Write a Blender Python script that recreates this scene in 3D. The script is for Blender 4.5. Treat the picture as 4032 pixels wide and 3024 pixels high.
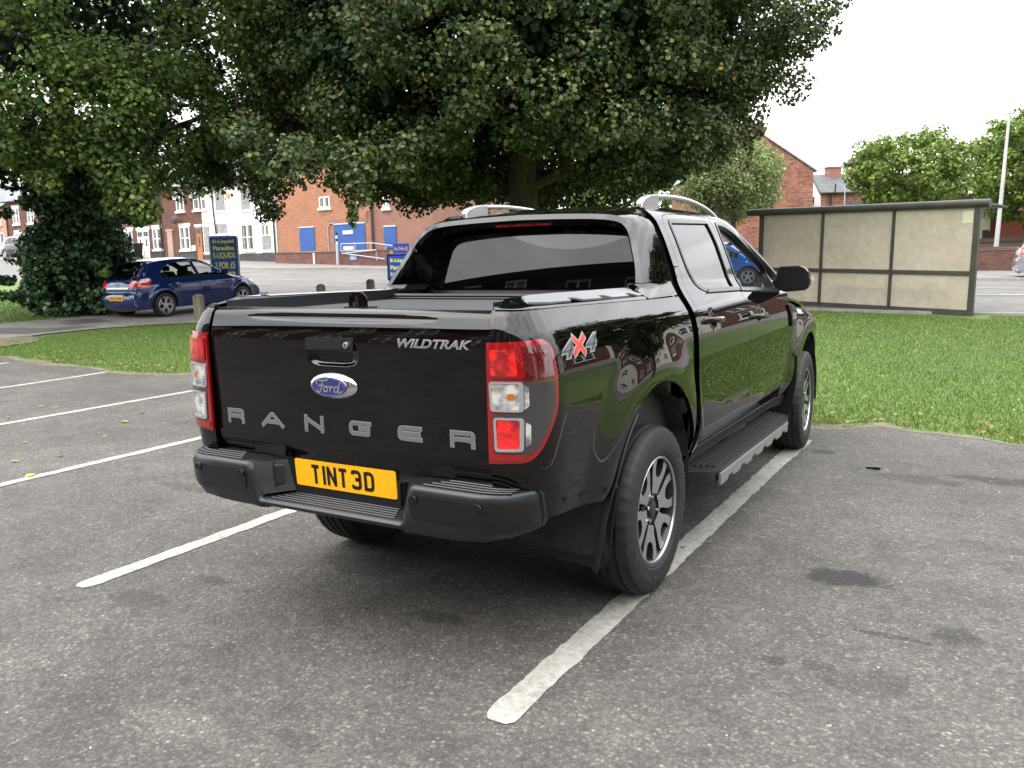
import bpy, bmesh, math, random
import numpy as np
from mathutils import Vector, Matrix
from mathutils.geometry import delaunay_2d_cdt
R = math.radians
for o in list(bpy.data.objects): bpy.data.objects.remove(o)
scene = bpy.context.scene
col = scene.collection
rng = np.random.default_rng(7); random.seed(7)

# ---------------------------------------------------------------- camera
CAM = np.array([2.21815109, -3.48577819, 1.52372779])
YAW, PITCH, ROLL, FPX = -0.53614, -0.14767, -0.02357, 3295.8357
_f = np.array([math.sin(YAW)*math.cos(PITCH), math.cos(YAW)*math.cos(PITCH), math.sin(PITCH)])
_r = np.array([math.cos(YAW), -math.sin(YAW), 0]); _u = np.cross(_r, _f)
_r2 = math.cos(ROLL)*_r+math.sin(ROLL)*_u; _u2 = -math.sin(ROLL)*_r+math.cos(ROLL)*_u
cam_d = bpy.data.cameras.new('camera'); cam = bpy.data.objects.new('camera', cam_d); col.objects.link(cam)
m = Matrix.Identity(4)
for i in range(3):
    m[i][0] = _r2[i]; m[i][1] = _u2[i]; m[i][2] = -_f[i]; m[i][3] = CAM[i]
cam.matrix_world = m
cam_d.sensor_width = 36; cam_d.lens = FPX/4032*36; cam_d.clip_start = .05; cam_d.clip_end = 2000
scene.camera = cam
# ---------------------------------------------------------------- sky, sun, exposure
SUN_EL, SUN_AZ = 52, 215           # degrees; azimuth clockwise from +Y
scene.view_settings.view_transform = 'Standard'; scene.view_settings.look = 'None'
scene.view_settings.gamma = 1; scene.view_settings.use_curve_mapping = False
scene.view_settings.exposure = 0.55
world = bpy.data.worlds.new('World'); scene.world = world; world.use_nodes = True
nt = world.node_tree; nt.nodes.clear()
def N(nt, t, **k):
    n = nt.nodes.new(t)
    for a, b in k.items():
        if hasattr(n, a): setattr(n, a, b)
        else: n.inputs[a.replace('_', ' ')].default_value = b
    return n
sky = N(nt, 'ShaderNodeTexSky', sky_type='NISHITA', sun_disc=False, sun_elevation=R(SUN_EL), sun_rotation=R(SUN_AZ), dust_density=4.0, air_density=1.0, ozone_density=1.0)
hs = N(nt, 'ShaderNodeHueSaturation', Saturation=.35)
nt.links.new(sky.outputs[0], hs.inputs['Color'])
tc = N(nt, 'ShaderNodeTexCoord'); mp = N(nt, 'ShaderNodeMapping'); mp.inputs['Scale'].default_value = (1.2, 1.2, 4.5)
nt.links.new(tc.outputs['Generated'], mp.inputs['Vector'])
ns = N(nt, 'ShaderNodeTexNoise', Scale=1.9, Detail=5.0, Roughness=.55, Distortion=.4)
nt.links.new(mp.outputs[0], ns.inputs['Vector'])
cr = N(nt, 'ShaderNodeValToRGB'); nt.links.new(ns.outputs['Fac'], cr.inputs[0])
cr.color_ramp.elements[0].position = .34; cr.color_ramp.elements[0].color = (11.2, 11.7, 12.6, 1)
cr.color_ramp.elements[1].position = .62; cr.color_ramp.elements[1].color = (19.5, 19.6, 19.6, 1)
mx = N(nt, 'ShaderNodeMixRGB'); mx.inputs[0].default_value = .82
nt.links.new(hs.outputs[0], mx.inputs[1]); nt.links.new(cr.outputs[0], mx.inputs[2])
# overcast sky: about three times as bright overhead as at the horizon
sx = N(nt, 'ShaderNodeSeparateXYZ'); nt.links.new(tc.outputs['Generated'], sx.inputs[0])
gr0 = N(nt, 'ShaderNodeMapRange'); gr0.inputs[3].default_value = 1.0; gr0.inputs[4].default_value = 2.6; nt.links.new(sx.outputs[2], gr0.inputs[0])
ml = N(nt, 'ShaderNodeVectorMath', operation='SCALE'); nt.links.new(mx.outputs[0], ml.inputs[0]); nt.links.new(gr0.outputs[0], ml.inputs['Scale'])
bg = N(nt, 'ShaderNodeBackground', Strength=.1); nt.links.new(ml.outputs[0], bg.inputs[0])
wo = N(nt, 'ShaderNodeOutputWorld'); nt.links.new(bg.outputs[0], wo.inputs[0])
sd = bpy.data.lights.new('sun', 'SUN'); sd.energy = .9; sd.angle = R(50); sd.color = (1, .96, .9)
so = bpy.data.objects.new('sun', sd); col.objects.link(so); so.location = (0, 0, 30)
so.rotation_euler = (R(90-SUN_EL), 0, -R(SUN_AZ)+math.pi)

# ---------------------------------------------------------------- helpers
def tag(o, label=None, cat=None, group=None, kind=None):
    if label: o['label'] = label
    if cat: o['category'] = cat
    if group: o['group'] = group
    if kind: o['kind'] = kind
    return o
def empty(name, loc=(0, 0, 0), rz=0, label=None, cat=None, group=None):
    o = bpy.data.objects.new(name, None); o.location = loc; o.rotation_euler = (0, 0, rz); o.empty_display_size = .2
    col.objects.link(o); return tag(o, label, cat, group)
def mk(name, V, F, mat=None, parent=None, normals=None, smooth=True, angle=None, mats=None, mi=None):
    me = bpy.data.meshes.new(name); V = np.asarray(V, float)
    if isinstance(F, np.ndarray):
        k = F.shape[1]; n = len(F)
        me.vertices.add(len(V)); me.vertices.foreach_set('co', V.ravel())
        me.loops.add(n*k); me.loops.foreach_set('vertex_index', F.ravel().astype(np.int32))
        me.polygons.add(n); me.polygons.foreach_set('loop_start', np.arange(0, n*k, k, dtype=np.int32))
        me.update(calc_edges=True)
    else:
        me.from_pydata([tuple(v) for v in V], [], [tuple(f) for f in F])
    me.validate(clean_customdata=False)
    if smooth: me.polygons.foreach_set('use_smooth', [True]*len(me.polygons))
    if mats:
        for q in mats: me.materials.append(q)
        if mi is not None: me.polygons.foreach_set('material_index', list(mi))
    elif mat: me.materials.append(mat)
    if normals is not None: me.normals_split_custom_set_from_vertices([tuple(x) for x in normals])
    elif angle is not None and smooth: me.set_sharp_from_angle(angle=R(angle))
    o = bpy.data.objects.new(name, me); col.objects.link(o)
    if parent: o.parent = parent
    return o
class MB:
    "collects primitives into ONE mesh"
    def __init__(s): s.V = []; s.F = []; s.MI = []; s.m = 0
    def add(s, V, F):
        k = len(s.V); s.V += [tuple(map(float, v)) for v in V]; s.F += [tuple(int(i)+k for i in f) for f in F]; s.MI += [s.m]*len(F); return s
    def box(s, x0, x1, y0, y1, z0, z1, M=None):
        V = [(x, y, z) for x in (x0, x1) for y in (y0, y1) for z in (z0, z1)]
        if M is not None: V = [tuple(M @ Vector(v)) for v in V]
        return s.add(V, [(0, 1, 3, 2), (4, 6, 7, 5), (0, 4, 5, 1), (2, 3, 7, 6), (0, 2, 6, 4), (1, 5, 7, 3)])
    def prism(s, poly, a, b, axis='z', M=None):
        n = len(poly)
        def p(q, h): return {'z': (q[0], q[1], h), 'x': (h, q[0], q[1]), 'y': (q[0], h, q[1])}[axis]
        V = [p(q, a) for q in poly]+[p(q, b) for q in poly]
        if M is not None: V = [tuple(M @ Vector(v)) for v in V]
        return s.add(V, [tuple(range(n-1, -1, -1)), tuple(range(n, 2*n))]+[(i, (i+1) % n, n+(i+1) % n, n+i) for i in range(n)])
    def tube(s, P, r, k=8, caps=True):
        P = [Vector(p) for p in P]; n = len(P); rr = r if hasattr(r, '__len__') else [r]*n
        V = []; ref = None
        for i, p in enumerate(P):
            d = (P[min(i+1, n-1)]-P[max(i-1, 0)]).normalized()
            if ref is None: ref = d.orthogonal().normalized()
            ref = (ref-d*ref.dot(d)).normalized(); b = d.cross(ref)
            V += [tuple(p+(ref*math.cos(2*math.pi*j/k)+b*math.sin(2*math.pi*j/k))*rr[i]) for j in range(k)]
        F = [(i*k+j, i*k+(j+1) % k, (i+1)*k+(j+1) % k, (i+1)*k+j) for i in range(n-1) for j in range(k)]
        if caps: F += [tuple(range(k-1, -1, -1)), tuple(range((n-1)*k, n*k))]
        return s.add(V, F)
    def cyl(s, a, b, r, k=16): return s.tube([a, b], r, k)
    def lathe(s, prof, k=32, axis='x', c=(0, 0, 0)):
        n = len(prof); V = []
        for j in range(k):
            t = 2*math.pi*j/k
            for h, q in prof:
                a, b = q*math.cos(t), q*math.sin(t)
                V.append({'x': (c[0]+h, c[1]+a, c[2]+b), 'y': (c[0]+b, c[1]+h, c[2]+a), 'z': (c[0]+a, c[1]+b, c[2]+h)}[axis])
        F = [(j*n+i, j*n+i+1, ((j+1) % k)*n+i+1, ((j+1) % k)*n+i) for j in range(k) for i in range(n-1)]
        return s.add(V, F)
    def quad(s, *p): return s.add(p, [tuple(range(len(p)))])
    def build(s, name, mat, parent=None, bevel=0, angle=35, seg=2, smooth=True, mats=None):
        o = mk(name, s.V, s.F, mat, parent, smooth=smooth, angle=angle, mats=mats, mi=s.MI if mats else None)
        bm = bmesh.new(); bm.from_mesh(o.data); bmesh.ops.recalc_face_normals(bm, faces=bm.faces)
        if bevel: 
            es = [e for e in bm.edges if len(e.link_faces) == 2 and e.calc_face_angle(0) > R(30)]
            bmesh.ops.bevel(bm, geom=es, offset=bevel, segments=seg, affect='EDGES', clamp_overlap=True)
            for f in bm.faces: f.smooth = True
        bm.to_mesh(o.data); bm.free()
        if smooth: o.data.set_sharp_from_angle(angle=R(angle))
        return o
def resample(poly, step, closed=True):
    P = np.asarray(poly, float); out = []
    n = len(P)
    for i in range(n if closed else n-1):
        a, b = P[i], P[(i+1) % n]; k = max(1, int(math.ceil(np.hypot(*(b-a))/step)))
        out += [a+(b-a)*j/k for j in range(k)]
    if not closed: out.append(P[-1])
    return np.array(out)
def spl(P, k=6, closed=False):
    "Catmull-Rom through 2D/3D points"
    P = np.asarray(P, float); n = len(P); out = []
    for i in range(n if closed else n-1):
        if closed: p0, p1, p2, p3 = P[i-1], P[i], P[(i+1) % n], P[(i+2) % n]
        else: p0, p1, p2, p3 = P[max(i-1, 0)], P[i], P[i+1], P[min(i+2, n-1)]
        for j in range(k):
            t = j/k; out.append(.5*(2*p1+(p2-p0)*t+(2*p0-5*p1+4*p2-p3)*t*t+(3*p1-p0-3*p2+p3)*t**3))
    if not closed: out.append(P[-1])
    return np.array(out)
def rnd(P, r, k=5):
    "round the corners of a polygon; r scalar or list"
    P = np.asarray(P, float); n = len(P); out = []
    for i in range(n):
        a, b, c = P[i-1], P[i], P[(i+1) % n]; q = r[i] if hasattr(r, '__len__') else r
        la, lc = np.hypot(*(a-b)), np.hypot(*(c-b)); d = min(q, la*.49, lc*.49)
        if d < 1e-5: out.append(b); continue
        s, e = b+(a-b)*d/la, b+(c-b)*d/lc
        for j in range(k+1):
            t = j/k; out.append((1-t)**2*s+2*t*(1-t)*b+t*t*e)
    return np.array(out)
def inset(P, d):
    "move a polygon's boundary inwards by d"
    P = np.asarray(P, float); A = .5*np.sum(P[:, 0]*np.roll(P[:, 1], -1)-np.roll(P[:, 0], -1)*P[:, 1]); s = 1 if A > 0 else -1
    e = np.roll(P, -1, 0)-P; e /= np.maximum(np.hypot(e[:, 0], e[:, 1]), 1e-9)[:, None]
    nr = np.stack([-e[:, 1], e[:, 0]], 1)*s; m_ = nr+np.roll(nr, 1, 0); m_ /= np.maximum((m_**2).sum(1), .5)[:, None]*.5
    return P+m_*d
def pip(P, X, Y):
    ins = np.zeros(len(X), bool); n = len(P)
    for i in range(n):
        x0, y0 = P[i]; x1, y1 = P[(i+1) % n]
        if y0 == y1: continue
        c = ((y0 > Y) != (y1 > Y)) & (X < (x1-x0)*(Y-y0)/(y1-y0)+x0); ins ^= c
    return ins
def bdist(P, X, Y):
    d = np.full(len(X), 1e9); n = len(P)
    for i in range(n):
        a = P[i]; e = P[(i+1) % n]-a; L = max(e@e, 1e-12)
        t = np.clip(((X-a[0])*e[0]+(Y-a[1])*e[1])/L, 0, 1)
        d = np.minimum(d, np.hypot(X-a[0]-t*e[0], Y-a[1]-t*e[1]))
    return d
def tri(outline, step, holes=(), ystep=None):
    ys = (ystep or step)/step
    sc = np.array([1, 1/ys])
    loops = [resample(np.asarray(outline)*sc, step)]+[resample(np.asarray(h)*sc, step) for h in holes]
    o = loops[0]; x0, y0 = o.min(0); x1, y1 = o.max(0)
    gx, gy = np.meshgrid(np.arange(x0, x1, step), np.arange(y0, y1, step*.87)); gx = gx+(np.arange(len(gy)) % 2)[:, None]*step*.5
    X, Y = gx.ravel(), gy.ravel(); k = pip(o, X, Y)
    for h in loops[1:]: k &= ~pip(h, X, Y)
    X, Y = X[k], Y[k]
    if len(X):
        d = np.full(len(X), 1e9)
        for l in loops: d = np.minimum(d, bdist(l, X, Y))
        k = d > step*.45; X, Y = X[k], Y[k]
    pts = []; edges = []; nb = 0
    for l in loops:
        n = len(l); pts += [tuple(p) for p in l]; edges += [(nb+i, nb+(i+1) % n) for i in range(n)]; nb += n
    pts += list(zip(X.tolist(), Y.tolist()))
    vo, _, fo, *_ = delaunay_2d_cdt([Vector(p) for p in pts], edges, [], 0, 1e-6)
    V = np.array([tuple(v) for v in vo]); F = np.array([tuple(f) for f in fo])
    c = V[F].mean(1); k = pip(o, c[:, 0], c[:, 1])
    for h in loops[1:]: k &= ~pip(h, c[:, 0], c[:, 1])
    F = F[k]; a, b, c = V[F[:, 0]], V[F[:, 1]], V[F[:, 2]]
    ar = (b[:, 0]-a[:, 0])*(c[:, 1]-a[:, 1])-(b[:, 1]-a[:, 1])*(c[:, 0]-a[:, 0])
    F[ar < 0] = F[ar < 0][:, ::-1]; F = F[np.abs(ar) > 1e-10]
    return V/sc, F
def patch(name, outline, fn, step, mat, parent=None, holes=(), rim=.012, off=0, flip=False, mirror=False, gap=0, ystep=None, eps=1e-3):
    "surface fn(u,v)->xyz trimmed to an outline (with holes); normals analytic; rim folded inwards"
    outline = np.asarray(outline, float)
    if gap: outline = inset(resample(outline, step), gap)
    V, F = tri(outline, step, holes, ystep)
    U, W = V[:, 0], V[:, 1]
    P = fn(U, W); N_ = np.cross(fn(U+eps, W)-fn(U-eps, W), fn(U, W+eps)-fn(U, W-eps)); N_ /= np.maximum(np.linalg.norm(N_, axis=1), 1e-12)[:, None]
    if flip: N_ = -N_; F = F[:, ::-1]
    P = P+N_*off
    Vs, Fs, Ns = [P], [F], [N_]
    if rim:
        E = np.concatenate([F[:, [0, 1]], F[:, [1, 2]], F[:, [2, 0]]]); key = np.sort(E, 1); 
        _, idx, cnt = np.unique(key, axis=0, return_index=True, return_counts=True); B = E[idx[cnt == 1]]
        a, b = P[B[:, 0]], P[B[:, 1]]; na, nb_ = N_[B[:, 0]], N_[B[:, 1]]
        sn = np.cross(b-a, na); sn /= np.maximum(np.linalg.norm(sn, axis=1), 1e-12)[:, None]
        k = len(B); base = len(P); Vs.append(np.concatenate([a, b, b-nb_*rim, a-na*rim])); Ns.append(np.tile(sn, (4, 1)))
        i = np.arange(k)+base; Fs.append(np.stack([i+k, i, i+3*k], 1)); Fs.append(np.stack([i+k, i+3*k, i+2*k], 1))
    P = np.concatenate(Vs); F = np.concatenate(Fs); N_ = np.concatenate(Ns)
    if mirror: P = P*[-1, 1, 1]; N_ = N_*[-1, 1, 1]; F = F[:, ::-1]
    return mk(name, P, np.ascontiguousarray(F), mat, parent, normals=N_)
def both(name, outline, fn, step, mat, parent, **k):
    return [patch(name, outline, fn, step, mat, parent, **k), patch(name, outline, fn, step, mat, parent, mirror=True, **k)]
def ribbon(lines, w, fn, off=.001, name='lettering', mat=None, parent=None, flip=False, caps=True, step=.01):
    "flat strokes of width w laid on fn(u,v)"
    V, F = [], []
    for L in lines:
        closed = len(L) > 2 and np.allclose(L[0], L[-1])
        P = resample(np.asarray(L, float), step, False); n = len(P)
        t = np.gradient(P, axis=0) if n > 2 else np.tile(P[1]-P[0], (2, 1))
        if closed: t[0] = t[-1] = P[1]-P[-2]
        t /= np.maximum(np.hypot(t[:, 0], t[:, 1]), 1e-9)[:, None]
        if not closed and caps: P[0] -= t[0]*w*.5; P[-1] += t[-1]*w*.5
        nr = np.stack([-t[:, 1], t[:, 0]], 1)
        # widen at bends so mitres keep the stroke width
        if n > 2:
            e = np.diff(P, axis=0); e /= np.maximum(np.hypot(e[:, 0], e[:, 1]), 1e-9)[:, None]
            c = np.ones(n); c[1:-1] = np.clip((e[:-1]*e[1:]).sum(1), -.3, 1); nr = nr/np.sqrt((1+c)/2)[:, None]
        k = len(V); A = P+nr*w/2; B = P-nr*w/2
        for i in range(n): V += [A[i], B[i]]
        F += [(k+2*i+1, k+2*i+3, k+2*i+2, k+2*i) for i in range(n-1)]
    V = np.array(V); U, W = V[:, 0], V[:, 1]; e = 1e-3
    Pt = fn(U, W); N_ = np.cross(fn(U+e, W)-fn(U-e, W), fn(U, W+e)-fn(U, W-e)); N_ /= np.linalg.norm(N_, axis=1)[:, None]
    if flip: N_ = -N_
    return mk(name, Pt+N_*off, F, mat, parent, normals=N_)
_tc = {}
def text_geo(body, bold=0, spacing=1, shear=0, res=3):
    cu = bpy.data.curves.new('t', 'FONT'); cu.body = body; cu.offset = bold; cu.space_character = spacing; cu.shear = shear; cu.resolution_u = res
    ob = bpy.data.objects.new('t', cu); col.objects.link(ob)
    dg = bpy.context.evaluated_depsgraph_get(); me = bpy.data.meshes.new_from_object(ob.evaluated_get(dg))
    V = np.array([tuple(v.co[:2]) for v in me.vertices]); F = [tuple(p.vertices) for p in me.polygons]
    bpy.data.objects.remove(ob); bpy.data.curves.remove(cu); bpy.data.meshes.remove(me)
    return V, F
def text_on(body, rect, fn, mat, parent, name='lettering', off=.001, flip=False, **k):
    "text stretched into rect (u0,v0,u1,v1) on surface fn"
    V, F = text_geo(body, **k); mn, mxx = V.min(0), V.max(0)
    V = (V-mn)/(mxx-mn); U = rect[0]+V[:, 0]*(rect[2]-rect[0]); W = rect[1]+V[:, 1]*(rect[3]-rect[1]); e = 1e-3
    P = fn(U, W); N_ = np.cross(fn(U+e, W)-fn(U-e, W), fn(U, W+e)-fn(U, W-e)); N_ /= np.linalg.norm(N_, axis=1)[:, None]
    if flip: N_ = -N_
    return mk(name, P+N_*off, F, mat, parent, normals=N_)
def join(name, objs, parent=None):
    "merge helper meshes that are one part"
    V = []; F = []; mats = []; mi = []; nr = []
    for o in objs:
        k = len(V); V += [tuple(v.co) for v in o.data.vertices]
        for m_ in o.data.materials:
            if m_ not in mats: mats.append(m_)
        for p in o.data.polygons:
            F.append([i+k for i in p.vertices]); mi.append(mats.index(o.data.materials[p.material_index]) if o.data.materials else 0)
        for o_ in [o]: nr += [tuple(x.vector) for x in o.data.corner_normals]
    me = bpy.data.meshes.new(name); me.from_pydata(V, [], F)
    for m_ in mats: me.materials.append(m_)
    me.polygons.foreach_set('material_index', mi); me.polygons.foreach_set('use_smooth', [True]*len(F))
    me.normals_split_custom_set(nr)
    r = bpy.data.objects.new(name, me); col.objects.link(r); r.parent = parent or objs[0].parent
    for o in objs: bpy.data.objects.remove(o)
    return r
def copy_tree(o, parent=None):
    c = o.copy(); col.objects.link(c); c.parent = parent
    for ch in list(o.children): copy_tree(ch, c)
    return c
# ---------------------------------------------------------------- materials
def mat(name, color=(.5, .5, .5), rough=.5, metal=0, **k):
    m_ = bpy.data.materials.new(name); m_.use_nodes = True; b = m_.node_tree.nodes['Principled BSDF']
    b.inputs['Base Color'].default_value = (*color, 1); b.inputs['Roughness'].default_value = rough; b.inputs['Metallic'].default_value = metal
    for a, v in k.items(): b.inputs[a.replace('_', ' ')].default_value = v
    return m_
def bsdf(m_): return m_.node_tree.nodes['Principled BSDF']
def noise(m_, scale, detail=4, rough=.55, vec=None, sc=(1, 1, 1), coord='Object', dist=0):
    t = m_.node_tree
    if vec is None:
        c = N(t, 'ShaderNodeTexCoord'); mpp = N(t, 'ShaderNodeMapping'); mpp.inputs['Scale'].default_value = sc
        t.links.new(c.outputs[coord], mpp.inputs[0]); vec = mpp.outputs[0]
    n_ = N(t, 'ShaderNodeTexNoise', Scale=scale, Detail=detail, Roughness=rough, Distortion=dist); t.links.new(vec, n_.inputs['Vector'])
    return n_.outputs['Fac']
def ramp(m_, src, stops):
    t = m_.node_tree; c = N(t, 'ShaderNodeValToRGB'); t.links.new(src, c.inputs[0]); e = c.color_ramp.elements
    while len(e) < len(stops): e.new(.5)
    for q, (p, cl) in zip(e, stops): q.position = p; q.color = (*(cl if hasattr(cl, '__len__') else (cl,)*3), 1)
    return c.outputs[0]
def mixc(m_, fac, a, b, mode='MIX'):
    t = m_.node_tree; x = N(t, 'ShaderNodeMixRGB', blend_type=mode)
    for i, v in enumerate((fac, a, b)):
        if hasattr(v, 'links') or hasattr(v, 'is_linked'): t.links.new(v, x.inputs[i])
        else: x.inputs[i].default_value = v if i == 0 else (*v, 1)
    return x.outputs[0]
def setc(m_, s): m_.node_tree.links.new(s, bsdf(m_).inputs['Base Color'])
def bump(m_, src, strength=.3, dist=.01):
    t = m_.node_tree; b = N(t, 'ShaderNodeBump', Strength=strength, Distance=dist); t.links.new(src, b.inputs['Height']); 
    p = bsdf(m_).inputs['Normal']
    if p.is_linked: t.links.new(p.links[0].from_socket, b.inputs['Normal'])
    t.links.new(b.outputs[0], p)
def varied(name, c1, c2, scale=4, rough=.6, detail=5, bmp=0, sc=(1, 1, 1), lo=.35, hi=.65, **k):
    m_ = mat(name, c1, rough, **k); s = noise(m_, scale, detail, sc=sc); setc(m_, ramp(m_, s, [(lo, c1), (hi, c2)]))
    if bmp: bump(m_, s, bmp)
    return m_
M = {}
M['paint'] = mat('black_car_paint', (.0035, .0035, .004), .03, Coat_Weight=1.0, Coat_Roughness=.012, Coat_IOR=1.5, Specular_IOR_Level=.0)
s_ = noise(M['paint'], 1.3, 2); bump(M['paint'], s_, .012, .02)
d_ = noise(M['paint'], 3.0, 8, .75); setc(M['paint'], ramp(M['paint'], d_, [(.50, (.0009, .0009, .0011)), (.74, (.0030, .0028, .0025))]))
d_ = noise(M['paint'], 90, 4, .8); M['paint'].node_tree.links.new(ramp(M['paint'], d_, [(.55, .008), (.80, .10)]), bsdf(M['paint']).inputs['Coat Roughness'])
M['dark'] = mat('shadow_black', (.006, .006, .006), .6)
M['plastic'] = mat('charcoal_plastic', (.009, .0098, .0112), .38); s_ = noise(M['plastic'], 900, 2); bump(M['plastic'], s_, .15, .0006)
M['plastic_lo'] = mat('bumper_plastic', (.0060, .0059, .0056), .28); s_ = noise(M['plastic_lo'], 600, 2); bump(M['plastic_lo'], s_, .1, .0006)
M['trim'] = mat('satin_black_trim', (.012, .012, .013), .3)
M['gloss'] = mat('gloss_black', (.002, .002, .002), .06)
M['rubber'] = varied('rubber', (.005, .005, .005), (.011, .0105, .010), 9, .6, bmp=.05)
M['liner'] = varied('dusty_liner', (.010, .010, .010), (.045, .042, .036), 7, .8, bmp=.4, lo=.4, hi=.75)
M['silver'] = mat('machined_silver', (.46, .47, .485), .30, .85)
M['satin'] = mat('satin_silver', (.55, .56, .58), .33, .85)
M['gun'] = mat('gunmetal', (.035, .036, .04), .3, .5)
M['chrome'] = mat('chrome', (.8, .8, .82), .06, 1)
M['decal'] = mat('grey_decal', (.125, .13, .14), .4); M['decal_l'] = mat('light_decal', (.30, .30, .315), .35)
M['red_decal'] = mat('red_decal', (.75, .035, .02), .4)
M['blueoval'] = mat('blue_enamel', (.01, .025, .16), .12, Coat_Weight=1.0)
M['yellow'] = mat('yellow_plate', (.90, .44, .004), .35); M['black'] = mat('black_print', (.006, .006, .006), .4)
M['glass'] = mat('privacy_glass', (.001, .001, .0012), .01, Coat_Weight=1.0, Coat_Roughness=0.0, Coat_IOR=1.5, Specular_IOR_Level=.0)
def clear_glass(name, tint=(.75, .8, .78), rough=0.0):
    m_ = bpy.data.materials.new(name); m_.use_nodes = True; t = m_.node_tree; t.nodes.clear()
    a = N(t, 'ShaderNodeBsdfTransparent'); a.inputs[0].default_value = (*tint, 1); b = N(t, 'ShaderNodeBsdfGlossy', Roughness=rough)
    lw = N(t, 'ShaderNodeLayerWeight'); pw = N(t, 'ShaderNodeMath', operation='POWER'); pw.inputs[1].default_value = 4.5; t.links.new(lw.outputs['Facing'], pw.inputs[0]); ma = N(t, 'ShaderNodeMath', operation='MULTIPLY_ADD'); ma.inputs[1].default_value = .95; ma.inputs[2].default_value = .045; t.links.new(pw.outputs[0], ma.inputs[0]); x = N(t, 'ShaderNodeMixShader'); o = N(t, 'ShaderNodeOutputMaterial')
    t.links.new(ma.outputs[0], x.inputs[0]); t.links.new(a.outputs[0], x.inputs[1]); t.links.new(b.outputs[0], x.inputs[2]); t.links.new(x.outputs[0], o.inputs[0])
    return m_
M['screen'] = clear_glass('windscreen_glass'); M['tint'] = clear_glass('tinted_glass', (.38, .42, .42)); M['lens_clear'] = clear_glass('clear_lens', (.9, .9, .9), .02)
M['lens_red'] = mat('red_lens', (.24, .002, .004), .06, Coat_Weight=1.0, Coat_Roughness=.02)
M['lens_dkred'] = mat('dark_red_lens', (.075, .002, .004), .06, Coat_Weight=1.0)
M['lens_smoke'] = mat('smoke_lens', (.035, .033, .032), .08, Coat_Weight=1.0)
def lens(name, c1, c2, scale=220):
    m_ = mat(name, c1, .12, Coat_Weight=1.0, Coat_Roughness=.02); t = m_.node_tree
    c = N(t, 'ShaderNodeTexCoord'); mp_ = N(t, 'ShaderNodeMapping'); mp_.inputs['Scale'].default_value = (1, 0.6, 1); t.links.new(c.outputs['Object'], mp_.inputs[0])
    ch = N(t, 'ShaderNodeTexChecker', Scale=scale); t.links.new(mp_.outputs[0], ch.inputs[0])
    nn = noise(m_, 22, 2); r1 = ramp(m_, nn, [(.38, c1), (.6, c2)])
    setc(m_, mixc(m_, .22, r1, mixc(m_, ch.outputs['Fac'], c1, c2))); bump(m_, ch.outputs['Fac'], .4, .002); return m_
M['lens_redb'] = lens('red_reflector', (.16, .001, .003), (.85, .012, .010))
M['lens_white'] = lens('white_reflector', (.10, .095, .09), (.60, .59, .56))
M['roller'] = varied('roller_cover', (.022, .023, .024), (.035, .036, .037), 60, .55, bmp=.1)
M['fabric'] = varied('dark_fabric', (.012, .012, .013), (.022, .022, .024), 200, .9)
M['dash'] = mat('grey_dash', (.10, .11, .105), .7)
def smtab(pts,sig,dx=.002):
    pts=np.array(pts,float); pad=sig*3
    x=np.arange(pts[0,0],pts[-1,0]+dx,dx); 
    m0=(pts[1,1]-pts[0,1])/(pts[1,0]-pts[0,0]); m1=(pts[-1,1]-pts[-2,1])/(pts[-1,0]-pts[-2,0])
    k=int(pad/dx)+1
    xx=np.concatenate([x[0]-dx*np.arange(k,0,-1),x,x[-1]+dx*np.arange(1,k+1)])
    y=np.interp(xx,pts[:,0],pts[:,1]); y=np.where(xx<x[0],pts[0,1]+m0*(xx-x[0]),y); y=np.where(xx>x[-1],pts[-1,1]+m1*(xx-x[-1]),y)
    g=np.exp(-.5*(np.arange(-k,k+1)*dx/sig)**2); g/=g.sum()
    y=np.convolve(y,g,'same')[k:-k]
    return lambda q:np.interp(q,x,y)
Stab=[(.2,.76),(.45,.80),(.50,.825),(.54,.847),(.60,.874),(.66,.887),(.80,.897),(1.00,.902),(1.12,.900),(1.20,.888),(1.26,.868),(1.31,.835),(1.345,.813),(1.38,.79),(1.45,.767),(1.60,.711),(1.70,.665),(1.74,.642),(1.77,.605),(1.79,.55),(1.80,.48),(1.82,.3)]
S0=smtab(Stab,.018)
def sm(t): t=np.clip(t,0,1); return t*t*(3-2*t)
def side_x(y,z):
    y=np.asarray(y,float);z=np.asarray(z,float)
    x=S0(z)
    for yc,zc in((-.03,.46),(3.22,.42)):
        r=np.hypot(y-yc,z-zc); x=x+.032*sm((.78-r)/.24)
    x=x-.10*sm((y-2.4)/2.2)**1.0*np.clip((y-2.4)/1.6,0,1)   # nose plan taper
    x=x-.035*np.clip((y-1.2)/1.4,0,1.5)**2*sm((z-1.2)/.3)      # greenhouse narrows forward
    return x
_b=np.array([(.700,-1.090),(.845,-1.088),(.897,-1.055),(.902,-.90)])
_t=np.linspace(0,1,200)[:,None]
_c=(1-_t)**3*_b[0]+3*(1-_t)**2*_t*_b[1]+3*(1-_t)*_t**2*_b[2]+_t**3*_b[3]
_s=np.concatenate([[0],np.cumsum(np.hypot(*np.diff(_c,axis=0).T))]); CL=_s[-1]; U0=-.90-CL
_tan=np.gradient(_c,_s,axis=0); _nrm=np.stack([_tan[:,1],-_tan[:,0]],1)
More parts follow.
